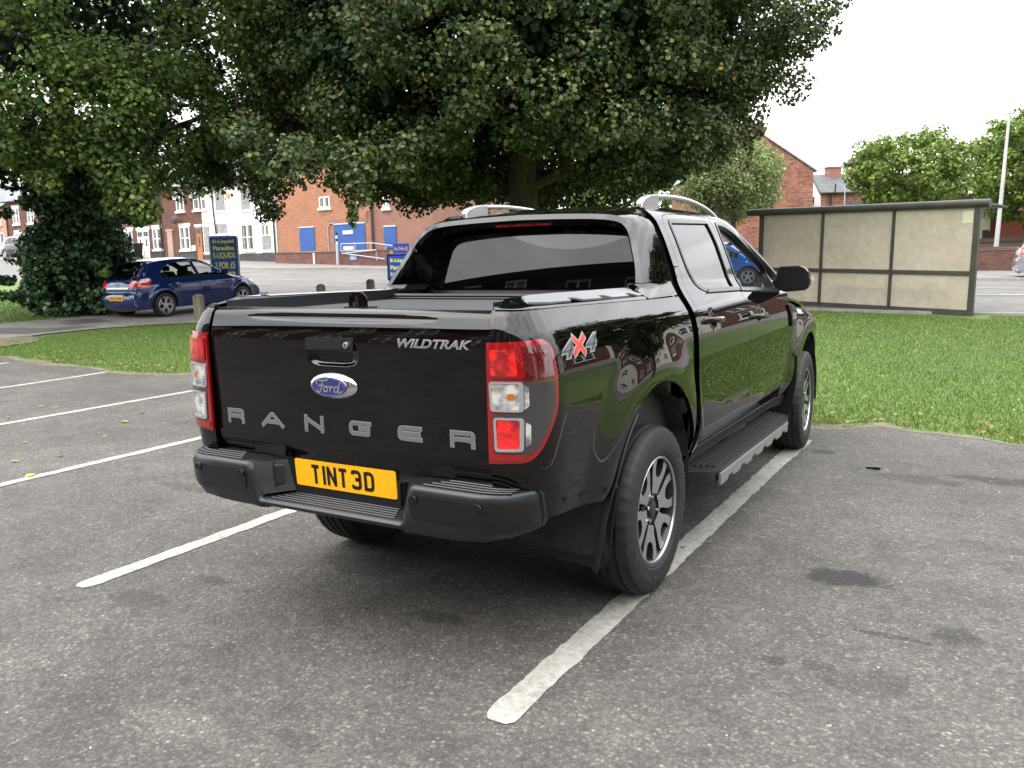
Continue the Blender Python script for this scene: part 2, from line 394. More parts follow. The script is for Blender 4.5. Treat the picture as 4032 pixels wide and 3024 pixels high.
def bedside(u,z):
    u=np.asarray(u,float);z=np.asarray(z,float)
    q=np.clip(u-U0,0,CL)
    bx=np.interp(q,_s,_c[:,0]); by=np.interp(q,_s,_c[:,1]); nx=np.interp(q,_s,_nrm[:,0]); ny=np.interp(q,_s,_nrm[:,1])
    dr=np.interp(z,[.60,.75,.80,1.22,1.26,1.29,1.33,1.345,1.36],[.03,.008,0,0,.003,.012,.028,.038,.055])
    xa=bx+(S0(z)-.902)*np.clip((bx-.70)/.202,0,1); ya=by+dr*np.clip((-.90-by)/.19,0,1)
    Y=np.where(u>-.90,u,ya); X=np.where(u>-.90,side_x(u,z),xa+ (side_x(-.90,z)-S0(z))*q/CL)
    return np.stack([X,Y,z],-1)
# ================================================================ pickup truck (world axes = truck axes)
truck = empty('pickup_truck', label='glossy black double-cab pickup truck parked across the white bay line in the foreground', cat='pickup truck')
PT = M['paint']; TK = truck
def line_x(ys, zs): return lambda z: np.interp(z, zs, ys)
# -- load bed sides
def arch(cy, cz, r, z0, z1, n=28):
    "arch arc from rear foot (height z0) over the top to front foot (z1)"
    a0 = math.pi-math.asin((z0-cz)/r); a1 = math.asin((z1-cz)/r)
    return [(cy+r*math.cos(a0+(a1-a0)*i/n), cz+r*math.sin(a0+(a1-a0)*i/n)) for i in range(n+1)]
bed_out = [(U0, .655), (-1.0, .625), (-.72, .60), (-.60, .585)]+arch(-.03, .46, .52, .585, .50)+[(.462, .50), (.468, .74), (.472, .95), (.486, 1.12), (.482, 1.24), (.470, 1.325)]+[(.1, 1.330), (-.4, 1.340), (-.90, 1.351), (U0, 1.358)]
both('bed_side', bed_out, bedside, .028, PT, TK, rim=.02)
# -- tail lamps
LG = [(-1.224, 1.246), (-1.0, 1.252), (-.968, 1.225), (-.964, 1.12), (-.966, 1.02), (-.99, .965), (-1.04, .875), (-1.08, .838), (-1.224, .827)]
LGo = rnd(LG, [.004, .03, .02, .01, .05, .05, .04, .04, .004])
M['step'] = mat('dull_silver', (.26, .255, .245), .42, .5); M['lampframe'] = mat('clear_plastic_frame', (.27, .27, .275), .12, Coat_Weight=1.0)
for mir in (False, True):
    def pp(name, o, mt, off, rad=.01, par=None, step=.012, rim=.004, holes=()):
        return patch(name, rnd(o, rad), bedside, step, mt, par, off=off, rim=rim, mirror=mir, holes=holes)
    lamp = patch('tail_lamp', LGo, bedside, .015, M['lens_red'], TK, off=.012, rim=.014, mirror=mir)
    # smoked outer field with the dark red upper half
    pp('outer_lens', [(-1.095, 1.232), (-.990, 1.234), (-.980, 1.20), (-.980, 1.122), (-1.095, 1.120)], M['lens_dkred'], .0145, .008, lamp, rim=.002)
    pp('smoked_lens', [(-1.113, 1.117), (-.980, 1.117), (-.982, 1.03), (-1.002, .973), (-1.052, .885), (-1.08, .868), (-1.20, .868), (-1.205, 1.002), (-1.113, 1.008)], M['lens_smoke'], .0145, .006, lamp, rim=.002)
    pp('stop_light', [(-1.214, 1.229), (-1.087, 1.231), (-1.085, 1.128), (-1.212, 1.127)], M['lens_red'], .017, .014, lamp, rim=.004)
    pp('stop_reflector', [(-1.207, 1.222), (-1.110, 1.224), (-1.110, 1.136), (-1.205, 1.135)], M['lens_redb'], .0185, .010, lamp, rim=.002)
    fr = rnd([(-1.214, 1.115), (-1.094, 1.117), (-1.094, 1.014), (-1.210, 1.012)], .014)
    patch('reversing_light_frame', fr, bedside, .012, M['lampframe'], lamp, off=.018, rim=.005, mirror=mir, holes=[rnd([(-1.206, 1.109), (-1.108, 1.110), (-1.108, 1.021), (-1.203, 1.019)], .010)])
    pp('reversing_light', [(-1.207, 1.110), (-1.107, 1.111), (-1.107, 1.020), (-1.204, 1.018)], M['lens_white'], .0160, .010, lamp, rim=.002)
    pp('bulb', [(-1.150, 1.075), (-1.122, 1.077), (-1.122, 1.055), (-1.150, 1.053)], mat('amber_bulb', (.42, .12, .02), .3), .0170, .010, lamp, rim=.001)
    pp('reversing_light_edge', [(-1.092, 1.106), (-1.078, 1.098), (-1.078, 1.035), (-1.092, 1.022)], M['lens_white'], .0165, .004, lamp, rim=.003)
    fr = rnd([(-1.200, .992), (-1.094, .994), (-1.096, .878), (-1.196, .872)], .014)
    patch('fog_light_frame', fr, bedside, .012, M['lampframe'], lamp, off=.018, rim=.005, mirror=mir, holes=[rnd([(-1.191, .985), (-1.108, .986), (-1.109, .887), (-1.187, .882)], .010)])
    pp('fog_light', [(-1.192, .986), (-1.107, .987), (-1.108, .886), (-1.188, .881)], M['lens_redb'] if not mir else M['lens_white'], .0160, .010, lamp, rim=.002)
    pp('fog_light_edge', [(-1.090, .98), (-1.074, .97), (-1.074, .905), (-1.090, .893)], M['lens_white'], .0165, .004, lamp, rim=.003)
    pp('reflector_strip', [(-1.215, .864), (-1.082, .868), (-1.108, .842), (-1.215, .840)], M['lens_red'], .016, .004, lamp, rim=.002)
# -- tailgate
tgy = smtab([(.70, -1.06), (.76, -1.074), (.79, -1.086), (.82, -1.090), (.86, -1.0885), (.90, -1.0885), (1.0, -1.090), (1.14, -1.0945), (1.235, -1.097), (1.26, -1.093), (1.29, -1.083), (1.33, -1.068), (1.343, -1.058), (1.36, -1.02)], .006)
def tailg(x, z):
    x = np.asarray(x, float); z = np.asarray(z, float)
    y = tgy(z)+.014*(x/.7)**2
    q = 1-np.clip((x/.50)**4+((z-1.318)/.017)**2, 0, 1); y = y+.010*sm(q)
    q = 1-np.clip(((x)/.128)**4+((z-1.185)/.052)**4, 0, 1); y = y+.016*sm(q*1.2)          # handle bowl
    return np.stack([x, y, z], -1)
tg = patch('tailgate', rnd([(-.694, .745), (-.694, 1.353), (.694, 1.353), (.694, .745)], [.03, .012, .012, .03]), tailg, .016, PT, TK, rim=.03, flip=False, ystep=.005)
b = MB(); b.box(-.69, .69, -1.045, -.985, 1.32, 1.352); b.build('top_rail', M['trim'], tg, bevel=.006)
b = MB(); b.box(-.68, .68, -1.03, -1.0, .70, 1.33); b.build('inner_panel', M['dark'], tg)
flat = lambda Y: (lambda x, z: np.stack([np.asarray(x, float), Y+.014*(np.asarray(x)/.7)**2+0*np.asarray(z), np.asarray(z, float)], -1))
# handle
hb = patch('handle_bezel', rnd([(-.132, 1.196), (-.132, 1.243), (.112, 1.247), (.108, 1.194)], .012), flat(-1.101), .012, M['plastic'], tg, rim=.015)
patch('handle', rnd([(-.088, 1.200), (-.088, 1.234), (.060, 1.236), (.060, 1.201)], .005), flat(-1.106), .012, M['plastic'], hb, rim=.008)
b = MB(); b.cyl((.080, -1.112, 1.219), (.080, -1.095, 1.219), .0125, 20); b.build('lock', M['satin'], hb, bevel=.002)
b = MB(); b.box(.0785, .0815, -1.1135, -1.110, 1.212, 1.226); b.build('keyhole', M['black'], hb)
# oval badge
def ell(cx, cz, a, b_, n=40): return [(cx+a*math.cos(2*math.pi*i/n), cz+b_*math.sin(2*math.pi*i/n)) for i in range(n)]
def ovalf(x, z):
    x = np.asarray(x, float); z = np.asarray(z, float); q = np.clip((x/.118)**2+((z-1.058)/.052)**2, 0, 1)
    return np.stack([x, -1.092-.028*np.sqrt(1-q*.97)+.004*(x/.118), z], -1)
bd = patch('oval_badge', ell(0, 1.058, .117, .051), ovalf, .009, M['chrome'], tg, rim=.006)
ovf = lambda x, z: np.stack([np.asarray(x, float), -1.1215+.5*np.asarray(x)**2+0*np.asarray(z), np.asarray(z, float)], -1)
patch('badge_face', ell(-.006, 1.058, .088, .038), ovf, .009, M['blueoval'], bd, rim=.01)
# script lettering in the oval: F o r d
scr = []
scr.append(spl([(-.062, 1.066), (-.066, 1.078), (-.052, 1.083), (-.038, 1.081), (-.022, 1.082), (-.010, 1.086), (-.006, 1.083)], 5))
scr.append(spl([(-.030, 1.081), (-.036, 1.064), (-.042, 1.046), (-.052, 1.035), (-.062, 1.038), (-.060, 1.045)], 5))
scr.append(spl([(-.052, 1.061), (-.040, 1.062), (-.028, 1.063)], 3))
scr.append(spl([(-.012, 1.060), (-.024, 1.056), (-.026, 1.043), (-.016, 1.039), (-.008, 1.046), (-.010, 1.058), (-.002, 1.058), (.004, 1.060)], 5))
scr.append(spl([(.006, 1.060), (.006, 1.050), (.003, 1.039), (.008, 1.052), (.016, 1.060), (.022, 1.059)], 5))
scr.append(spl([(.044, 1.058), (.032, 1.058), (.026, 1.046), (.032, 1.039), (.042, 1.044), (.047, 1.058), (.056, 1.082), (.048, 1.058), (.046, 1.042), (.052, 1.038), (.060, 1.043)], 5))
ribbon([np.array(l)*[1, 1]+[.0, 0] for l in scr], .0052, ovf, .0016, 'script_lettering', M['chrome'], bd, step=.002)
ribbon([np.array(ell(-.006, 1.058, .081, .0335, 60)+[ell(-.006, 1.058, .081, .0335, 60)[0]])], .0016, ovf, .0014, 'badge_outline', M['chrome'], bd, step=.004)
# wide letters
LW = {'R': (-.574, .102), 'A': (-.353, .128), 'N': (-.120, .102), 'G': (.113, .102), 'E': (.348, .102), 'r': (.580, .104)}
def wide(ch, cx, w, z0=.8735, z1=.9255):
    t = .016; x0, x1 = cx-w/2+t/2, cx+w/2-t/2; a, b_ = z0+.006, z1-.006; zm = (a+b_)/2-.003
    if ch in 'Rr': return [rnd([(x0, a-.006), (x0, b_), (x1, b_), (x1, zm), (x0+.02, zm)], [0, 0, .012, .010, 0]), [(x1-.028, zm), (x1-.008, zm-.004), (x1, a+.008), (x1, a-.006)]]
    if ch == 'A': return [[(x0, a-.006), (cx-.005, b_), (cx+.005, b_), (x1, a-.006)], [(x0+.028, zm-.008), (x1-.028, zm-.008)]]
    if ch == 'N': return [[(x0, a-.006), (x0, b_+.006)], [(x0+.002, b_), (x1-.002, a)], [(x1, a-.006), (x1, b_+.006)]]
    if ch == 'G': return [rnd([(x1+.007, b_), (x0, b_), (x0, a), (x1, a), (x1, zm+.003), (cx+.004, zm+.003)], [0, .016, .016, .004, 0, 0])]
    if ch == 'E': return [rnd([(x1+.007, b_), (x0, b_), (x0, a), (x1+.007, a)], [0, .014, .014, 0]), [(x0, zm+.003), (x1, zm+.003)]]
for ch, (cx, w) in LW.items():
    ribbon(wide(ch, cx, w), .0175, tailg, .0016, 'letter', M['decal_l'], tg, step=.008)
    ribbon(wide(ch, cx, w), .0135, tailg, .0024, 'letter_fill', M['decal'], tg, step=.008)
text_on('WILDTRAK', (.318, 1.218, .634, 1.250), tailg, M['decal_l'], tg, bold=.035, shear=.30, name='lettering', off=.0016)
text_on('WILDTRAK', (.322, 1.2205, .630, 1.2475), tailg, M['decal'], tg, bold=-.004, shear=.30, name='lettering_fill', off=.0022)
# pop-up latch on the tailgate top
lt = MB(); lp = rnd([(-.045, 0), (-.045, .042), (-.022, .062), (.022, .062), (.045, .042), (.045, 0)], .008)
lt.prism([(p[0]+.055, p[1]+1.350) for p in lp], -1.0, -.988, 'y'); lat = lt.build('cover_latch', clear_glass('smoked_plastic', (.14, .14, .14), .05), tg, bevel=.003)
b = MB(); pts = [(p[0]+.055, -.994, p[1]+1.350) for p in lp]; b.tube(pts, .0028, 6); b.box(-.004, .122, -1.012, -.96, 1.345, 1.357); b.cyl((.055, -1.004, 1.358), (.055, -1.004, 1.374), .012, 8); b.box(.05, .06, -1.003, -.985, 1.372, 1.40); b.build('latch_frame', M['trim'], lat)
# -- load bed: caps, cover, inner walls
def cap_z(y): return np.interp(y, [-1.06, -.90, -.6, 0, .46], [1.390, 1.390, 1.388, 1.381, 1.372])
def foot_z(y): return np.interp(y, [-1.1, -.9, .1, .46], [1.3560, 1.347, 1.325, 1.319])
us = np.concatenate([np.linspace(U0+.004, -.92, 22), np.linspace(-.90, .455, 30)])
fo = bedside(us, np.full(len(us), 1.350)); fo[:, 0] += .003
_iu = np.array([U0, -.92, .46]); 
def capf3(u, w):
    u = np.asarray(u, float); t = np.clip(np.asarray(w, float)/.15, 0, 1); F0 = bedside(u, np.full(np.shape(u), 1.350)); F0[..., 0] += .003
    q = np.clip((u-U0)/(CL), 0, 1); ix = .697+(.678-.697)*sm(q*1.4); iy = np.where(u > -.90, u, -1.035+(-.90+1.035)*q)
    iy = np.where(u > -.90, u, iy); x = F0[..., 0]+(ix-F0[..., 0])*t; y = F0[..., 1]+(iy-F0[..., 1])*t
    d = np.hypot(F0[..., 0]-ix, F0[..., 1]-iy)*t; f1 = .28*np.sqrt(np.clip(1-(1-np.clip((d+.001)/.016, 0, 1))**2, 0, 1))+.72*np.clip(t*1.12, 0, 1)
    dr = np.clip((y+1.062)/.15, 0, 1); f2 = .30+.70*dr*dr*(3-2*dr); fi = np.clip((1-t)*(F0[..., 0]-ix)/.012, 0, 1)
    z = foot_z(y)+(cap_z(y)-foot_z(y))*f1*f2*(.75+.25*fi)
    return np.stack([x, y, z], -1)
for s in (1, -1):
    cp = patch('bed_rail_cap', [(U0+.004, 0), (.455, 0), (.455, .15), (U0+.004, .15)], capf3, .03, PT, TK, rim=.04, mirror=(s < 0), ystep=.006)
    # silver insert with notches
    ins = [(.12, .142), (-.74, .142), (-.86, .120), (-.93, .050), (-.78, .030)]
    for a in (-.62, -.34, -.06): ins += [(a-.12, .030), (a, .030), (a+.02, .062), (a+.075, .062), (a+.105, .030)]
    ins += [(.10, .030), (.135, .060)]
    patch('cap_insert', rnd(ins, .007), capf3, .025, M['satin'], cp, off=.004, rim=.004, mirror=(s < 0), ystep=.01)
b = MB(); b.box(-.68, .68, -1.0, .44, 1.300, 1.326); cov = b.build('load_cover', M['roller'], TK, bevel=.003)
b = MB(); b.box(-.665, .665, .13, .40, 1.326, 1.344); can = b.build('cover_canister', M['roller'], cov, bevel=.004)
b = MB(); b.tube([(-.66, .125, 1.346), (.66, .125, 1.346)], .009, 8); b.tube([(-.66, .112, 1.333), (.66, .112, 1.333)], .005, 8); b.build('canister_edge', M['trim'], can)
for s in (1, -1): b = MB(); b.box(s*.672, s*.679, -1.0, .40, 1.31, 1.378); b.build('bed_inner_wall', M['trim'], TK)
# dark core so panel gaps and openings read black; chassis, axle
b = MB(); b.box(-.80, .80, -1.0, .44, .62, 1.29); b.box(-.70, .70, .44, .56, .5, 1.30); b.build('bed_tub', M['dark'], TK)
b = MB(); b.box(-.60, .60, -.98, 3.9, .56, .64); b.box(-.50, -.38, .3, 3.9, .44, .56); b.box(.38, .50, .3, 3.9, .44, .56); b.cyl((-.7, 0, .385), (.7, 0, .385), .06, 12)
b.lathe([(-.16, 0), (-.15, .10), (0, .15), (.15, .10), (.16, 0)], 16, 'x', (.0, 0, .385)); b.build('chassis', M['dark'], TK)
# -- sports hoop behind the cab
stn = [((.751, .185, 1.402), (.720, .181, 1.402)), ((.719, .245, 1.49), (.697, .232, 1.474)), ((.680, .295, 1.583), (.664, .278, 1.551)), ((.651, .332, 1.648), (.634, .312, 1.625)), ((.613, .352, 1.692), (.603, .338, 1.666)), ((.560, .358, 1.721), (.555, .348, 1.695)), ((.458, .358, 1.736), (.450, .344, 1.711)), ((.25, .362, 1.746), (.25, .348, 1.720)), ((0, .364, 1.751), (0, .350, 1.725))]
o3 = spl([q[0] for q in stn], 4); i3 = spl([q[1] for q in stn], 4); nS = len(o3)
def gapy(z): return np.interp(z, [1.32, 1.394, 1.506, 1.626, 1.725, 1.76], [.476, .492, .512, .522, .540, .56])
for s in (1, -1):
    V = []; kk = 9
    for i in range(nS):
        o, q = o3[i], i3[i]; z = o[2]
        zz = min(z, 1.745)
        xo = float(S0(z)) if i < 20 else 0
        # outer skin runs forward from the chamfer to the gap
        t = i/(nS-1)
        yf = float(gapy(z)) if z < 1.70 else .52
        xf = (float(S0(min(z, 1.70)))-.004) if z < 1.66 else None
        if xf is None: xf = o[0]+.03*max(0, o[0]-.3)/.3; zf = z+.022
        else: zf = z+.001
        if z >= 1.66:
            w = sm((z-1.66)/.07); a_ = float(S0(min(z, 1.72)))-.004; xf = a_*(1-w)+(o[0]+.012)*w if o[0] > .5 else o[0]+.004; zf = z+.004+.02*w
        mid = np.array([o[0]*.45+xf*.55+.006, o[1]*.6+yf*.4, z*.5+zf*.5+.003])
        f1 = np.array([xf, yf, zf])
        inn = q+np.array([-.012 if q[0] > .55 else -.003, .02, -.012]); inn2 = np.array([min(q[0]-.03, .62) if q[0] > .5 else q[0], .44, q[2]-.03 if q[2] > 1.6 else q[2]])
        ring = [f1, mid, o*.93+mid*.07, o, o*.5+q*.5, q, q*.9+inn*.1, inn, inn2]
        V += [(s*p[0], p[1], p[2]) for p in ring]; kk = len(ring)
    F = [(i*kk+j, i*kk+j+1, (i+1)*kk+j+1, (i+1)*kk+j) for i in range(nS-1) for j in range(kk-1)]
    if s < 0: F = [f[::-1] for f in F]
    o = mk('sports_hoop', V, F, PT, TK); bm = bmesh.new(); bm.from_mesh(o.data); bmesh.ops.recalc_face_normals(bm, faces=bm.faces); bm.to_mesh(o.data); bm.free(); o.data.set_sharp_from_angle(angle=R(24))
    # foot of the hoop on the bed rail
    V = []
    for z, yr, ex in ((1.400, .183, 0), (1.392, .175, .002), (1.378, .150, .006), (1.368, .10, .012)):
        xo_ = .751+ex*.6; V += [(s*(float(S0(z))+.0), .478, z), (s*(float(S0(z))-.004+ex), .36, z), (s*(xo_+.02), yr+.06, z), (s*xo_, yr+.002, z), (s*.718, yr, z), (s*.66, yr+.06, z), (s*.64, .44, z)]
    F = [(i*7+j, i*7+j+1, (i+1)*7+j+1, (i+1)*7+j) for i in range(3) for j in range(6)]
    F2 = []
    k0 = len(V); V += [(s*(float(S0(1.335))+.001), .470, 1.334), (s*(float(S0(1.335))+.001), .10, 1.334)]
    F += [(21, 22, k0+1, k0), (22, 23, 24, k0+1)]
    o = mk('hoop_foot', V, F, PT, TK); bm = bmesh.new(); bm.from_mesh(o.data); bmesh.ops.recalc_face_normals(bm, faces=bm.faces); bm.to_mesh(o.data); bm.free(); o.data.set_sharp_from_angle(angle=R(30))
# -- rear wall of the cab and its glass
def rearw(x, z):
    x = np.asarray(x, float); z = np.asarray(z, float)
    return np.stack([x, .398+.27*(z-1.37)+.022*(x/.7)**2, z], -1)
gl = rnd([(-.655, 1.372), (-.535, 1.690), (.535, 1.690), (.655, 1.372)], [.05, .07, .07, .05])
patch('cab_rear_wall', [(-.80, 1.25), (-.735, 1.52), (-.60, 1.735), (.60, 1.735), (.735, 1.52), (.80, 1.25)], rearw, .06, M['trim'], TK, off=-.02, rim=0)
rg = patch('rear_window', gl, rearw, .04, M['glass'], TK, off=.004, rim=.004)
patch('high_brake_light', rnd([(-.17, 1.694), (-.17, 1.706), (.17, 1.706), (.17, 1.694)], .004), lambda x, z: np.stack([np.asarray(x, float), .395+0*np.asarray(x), np.asarray(z, float)], -1), .05, M['lens_redb'], TK, rim=.02)
# -- roof
def roof_z(y): return np.interp(y, np.linspace(.3, 2.3, 201), _rz)
_rzf = smtab([(.25, 1.715), (.36, 1.742), (.5, 1.768), (.7, 1.784), (1.0, 1.797), (1.3, 1.80), (1.6, 1.789), (1.8, 1.770), (1.95, 1.745), (2.1, 1.70), (2.4, 1.60)], .05)
_rz = _rzf(np.linspace(.3, 2.3, 201))
def rooff(x, y):
    x = np.asarray(x, float); y = np.asarray(y, float)
    z = roof_z(y)+.010-.038*(x/.6)**2-.05*np.clip((np.abs(x)-.50)/.12, 0, 1)**2
    z = z-.010*np.exp(-((np.abs(x)-.535)/.016)**2)+.006*sm((.16-np.abs(np.abs(x)-.24))/.03)*sm((y-.58)/.1)*sm((1.9-y)/.1)
    return np.stack([x, y, z], -1)
roof = patch('roof', rnd([(-.60, .375), (-.60, 1.55), (-.585, 1.98), (.585, 1.98), (.60, 1.55), (.60, .375)], [.03, .1, .1, .1, .1, .03]), rooff, .035, PT, TK, rim=.03)
for s in (1, -1):
    # roof rail: end feet plus satin bar
    pts = [(.66, 1.790), (.70, 1.812), (.78, 1.832), (.90, 1.842), (1.15, 1.850), (1.45, 1.843), (1.72, 1.815), (1.90, 1.778), (2.02, 1.738), (2.09, 1.700)]
    P3 = spl([(s*(.545-.0*(y-.6)), y, z) for y, z in pts], 4)
    def bar(P3, name, mt, w=.026, h=.030, par=None):
        V = []; k = 10
        for i, p in enumerate(P3):
            d = P3[min(i+1, len(P3)-1)]-P3[max(i-1, 0)]; d = d/np.linalg.norm(d); up = np.cross(np.array([1, 0, 0]), d); up = up/np.linalg.norm(up)
            if up[2] < 0: up = -up
            for j in range(k):
                a = 2*math.pi*j/k; c, s2 = math.cos(a), math.sin(a)
                V.append(p+np.array([1, 0, 0])*w*.5*np.sign(c)*abs(c)**.7+up*h*.5*np.sign(s2)*abs(s2)**.7)
        F = [(i*k+j, i*k+(j+1) % k, (i+1)*k+(j+1) % k, (i+1)*k+j) for i in range(len(P3)-1) for j in range(k)]+[tuple(range(k)), tuple(range((len(P3)-1)*k, len(P3)*k))]
        o = mk(name, V, F, mt, par, angle=50); bm = bmesh.new(); bm.from_mesh(o.data); bmesh.ops.recalc_face_normals(bm, faces=bm.faces); bm.to_mesh(o.data); bm.free(); return o
    rr = bar(P3[11:-5], 'roof_rail', M['satin'], .030, .026, TK)
    for y0, y1, y2 in ((.655, .70, .93), (2.12, 2.06, 1.95)):
        zz = lambda y: float(rooff(.545, min(y, 1.97))[2])-.006
        top = [(y, z) for y, z in spl(pts, 4) if min(y0, y2) <= y <= max(y0, y2)]
        poly = [(q[0], q[1]+.012) for q in top]+[(q[0], zz(q[0])) for q in top[::-1]]
        b = MB(); b.prism(poly, s*.545-.019, s*.545+.019, 'x'); b.build('rail_foot', M['satin'], rr, bevel=.007, seg=3)
# -- cab sides: doors, glass, frame
DR = [(.745, .525), (.695, .72), (.652, .81), (.620, .99), (.615, 1.17), (.628, 1.285), (.632, 1.34), (.650, 1.395), (.662, 1.483), (.665, 1.60), (.672, 1.68), (.715, 1.732)]
DT = [(.80, 1.742), (1.13, 1.748)]
BT, BM_ = (1.525, 1.744), (1.528, 1.20)
rear_door = rnd(DR+DT+[BT, (1.530, 1.60), (1.525, 1.40), BM_, (1.532, .95), (1.545, .70), (1.56, .525)], [.05, .05, .05, .1, .1, .05, .03, .05, .05, .05, .03, .03, .05, 0, .004, .05, .05, .05, .1, .1, .02])
FT = [(1.90, 1.700), (2.13, 1.600), (2.33, 1.500), (2.50, 1.405), (2.585, 1.34)]
front_door = rnd([(1.56, .525), (1.545, .70), (1.532, .95), BM_, (1.525, 1.40), (1.530, 1.60), BT, (1.70, 1.738)]+FT+[(2.60, 1.25), (2.612, 1.04), (2.592, .76), (2.58, .62), (2.50, .54), (2.35, .520)], [.02, .1, .1, .05, .05, .05, .004, .05, .1, .1, .1, .1, .03, .03, .1, .1, .08, .06, .03])
rwin = [(.800, 1.365), (.770, 1.435), (.765, 1.56), (.772, 1.685), (.80, 1.700), (1.425, 1.712), (1.445, 1.60), (1.440, 1.335), (.86, 1.335)]
rwin = rnd([(.775, 1.45), (.768, 1.56), (.778, 1.698), (1.430, 1.710), (1.448, 1.60), (1.440, 1.330), (.95, 1.337), (.83, 1.365)], [.03, .1, .03, .012, .05, .012, .08, .07])
fwin = rnd([(1.600, 1.318), (1.590, 1.60), (1.615, 1.708), (1.76, 1.700), (1.93, 1.662), (2.20, 1.545), (2.36, 1.455), (2.415, 1.405), (2.36, 1.285)], [.012, .05, .02, .08, .1, .1, .03, .02, .02])
side = lambda u, v: np.stack([side_x(u, v), np.asarray(u, float), np.asarray(v, float)], -1)
def door_fn(u, v):
    x = side_x(u, v); u = np.asarray(u, float); v = np.asarray(v, float)
    # finger bowls behind the handles and the long low crease
    for cy, cz in ((.835, 1.190), (1.745, 1.150)):
        x = x-.013*sm(1.0-np.hypot((u-cy)/.066, (v-cz)/.056))
    q = (v-(.742-.02*(u-1.2))); x = x+.005*np.exp(-((q)/.030)**2)*sm((u-.95)/.5)*sm((2.62-u)/.15)
    return np.stack([x, u, v], -1)
rd = both('rear_door', rear_door, door_fn, .022, PT, TK, holes=[rwin], gap=.003, rim=.02)
fd = both('front_door', front_door, door_fn, .022, PT, TK, holes=[fwin], gap=.003, rim=.02)
for i, mir in enumerate((False, True)):
    k = dict(mirror=mir)
    patch('window', inset(rwin, -.004), side, .04, M['glass'], rd[i], off=-.006, rim=.004, **k)
    if mir: patch('window', inset(fwin, -.004), side, .04, M['screen'], fd[i], off=-.006, rim=.004, **k)
    patch('window_seal', inset(resample(rwin, .02), -.016), side, .02, M['trim'], rd[i], holes=[inset(resample(rwin, .02), .006)], off=.004, rim=.008, **k)
    patch('window_seal', inset(resample(fwin, .02), -.014), side, .02, M['trim'], fd[i], holes=[inset(resample(fwin, .02), .006)], off=.004, rim=.03, **k)
    # belt moulding
    patch('belt_moulding', [(.92, 1.322), (1.515, 1.308), (1.515, 1.324), (.96, 1.338)], side, .03, M['trim'], rd[i], off=.010, rim=.010, **k)
    patch('belt_moulding', [(1.54, 1.306), (2.40, 1.262), (2.40, 1.280), (1.54, 1.322)], side, .03, M['trim'], fd[i], off=.010, rim=.010, **k)
    # handles
    for par, (a, b_, z) in ((rd[i], (.700, .965, 1.190)), (fd[i], (1.612, 1.880, 1.145))):
        sg = -1 if mir else 1; xb = float(side_x((a+b_)/2, z)); b = MB(); n_ = 14; ts = np.linspace(0, 1, n_)
        pts = [(sg*(xb-.012+.050*math.sin(math.pi*min(1, max(0, .5-.5*math.cos(math.pi*min(t, 1-t)*2.6 if min(t, 1-t) < .385 else math.pi)))/2)), a+(b_-a)*t, z+.004-.012*t) for t in ts]
        b.tube(pts, [.011+.006*math.sin(math.pi*t)**.5 for t in ts], 12); o = b.build('door_handle', PT, par, angle=60)
    # sill and lower black seam
    patch('sill', [(.60, .44), (.60, .520), (2.62, .515), (2.72, .44)], side, .05, M['plastic'], TK, off=.004, rim=.03, **k)
# frame: roof side rail, pillars, rear quarter of the cab
cab_side = [(.575, .50), (.60, .74), (.577, .95), (.565, 1.22), (.560, 1.33), (.575, 1.40), (.590, 1.475), (.597, 1.61), (.597, 1.70), (.56, 1.745), (.56, 1.777), (.8, 1.786), (1.2, 1.790), (1.5, 1.782), (1.80, 1.752), (2.0, 1.700), (2.20, 1.607), (2.40, 1.497), (2.60, 1.385), (2.66, 1.33), (2.605, 1.29), (2.60, 1.20), (2.61, .50)]
dholes = [inset(resample(rear_door, .02), .0), inset(resample(front_door, .02), .0)]
hd = rnd(DR+DT+[(1.525, 1.745), (1.70, 1.739)]+FT+[(2.597, 1.25), (2.607, 1.04), (2.590, .76), (2.578, .62), (2.50, .54), (2.35, .521)], [.05, .05, .05, .1, .1, .05, .03, .05, .05, .05, .03, .03, .05, 0, .05, .05, .1, .1, .1, .1, .03, .03, .1, .1, .08, .06, .03])
def cabf(u, v):
    u = np.asarray(u, float); v = np.asarray(v, float); rz = roof_z(np.clip(u, .3, 2.3))-.045
    # roof edge closes onto the roof skin
    return np.stack([side_x(u, v), u, v], -1)
both('cab_frame', rnd(cab_side, .02, 2), cabf, .026, PT, TK, holes=[hd], rim=.015)
# inner B pillar and dark jamb behind the shut lines
both('door_jamb', [(.60, .47), (.58, 1.33), (.66, 1.74), (1.5, 1.74), (1.9, 1.69), (2.5, 1.38), (2.62, 1.3), (2.62, .47)], side, .06, M['dark'], TK, holes=[inset(resample(rwin, .03), -.02), inset(resample(fwin, .03), -.025)], off=-.03, rim=.03)
# quarter wedge between cab corner and rear wall
# -- interior
b = MB(); b.box(-.72, .72, 2.30, 2.70, 1.02, 1.22); b.prism([(2.28, 1.20), (2.36, 1.265), (2.9, 1.235), (2.9, 1.1), (2.3, 1.1)], -.76, .76, 'x'); b.build('dashboard', M['dash'], TK, bevel=.015)
b = MB(); [b.box(.50+.012*k, .506+.012*k, 2.36, 2.42, 1.262, 1.272) for k in range(9)]; b.build('demister_vent', M['black'], TK)
b = MB(); c0 = Vector((.37, 2.12, 1.20)); ax = Vector((0, -.93, .42)).normalized(); e1 = Vector((1, 0, 0)); e2 = ax.cross(e1)
b.tube([c0+(e1*math.cos(t)+e2*math.sin(t))*.185 for t in np.linspace(0, 2*math.pi, 33)], .017, 8); b.tube([c0-e1*.18, c0-ax*.03, c0+e1*.18], .016, 6); b.tube([c0-ax*.03, c0-e2*.18], .016, 6); b.cyl(c0+ax*.0, c0-ax*.05, .06, 14); b.tube([c0-ax*.03, c0-ax*.3], .03, 8)
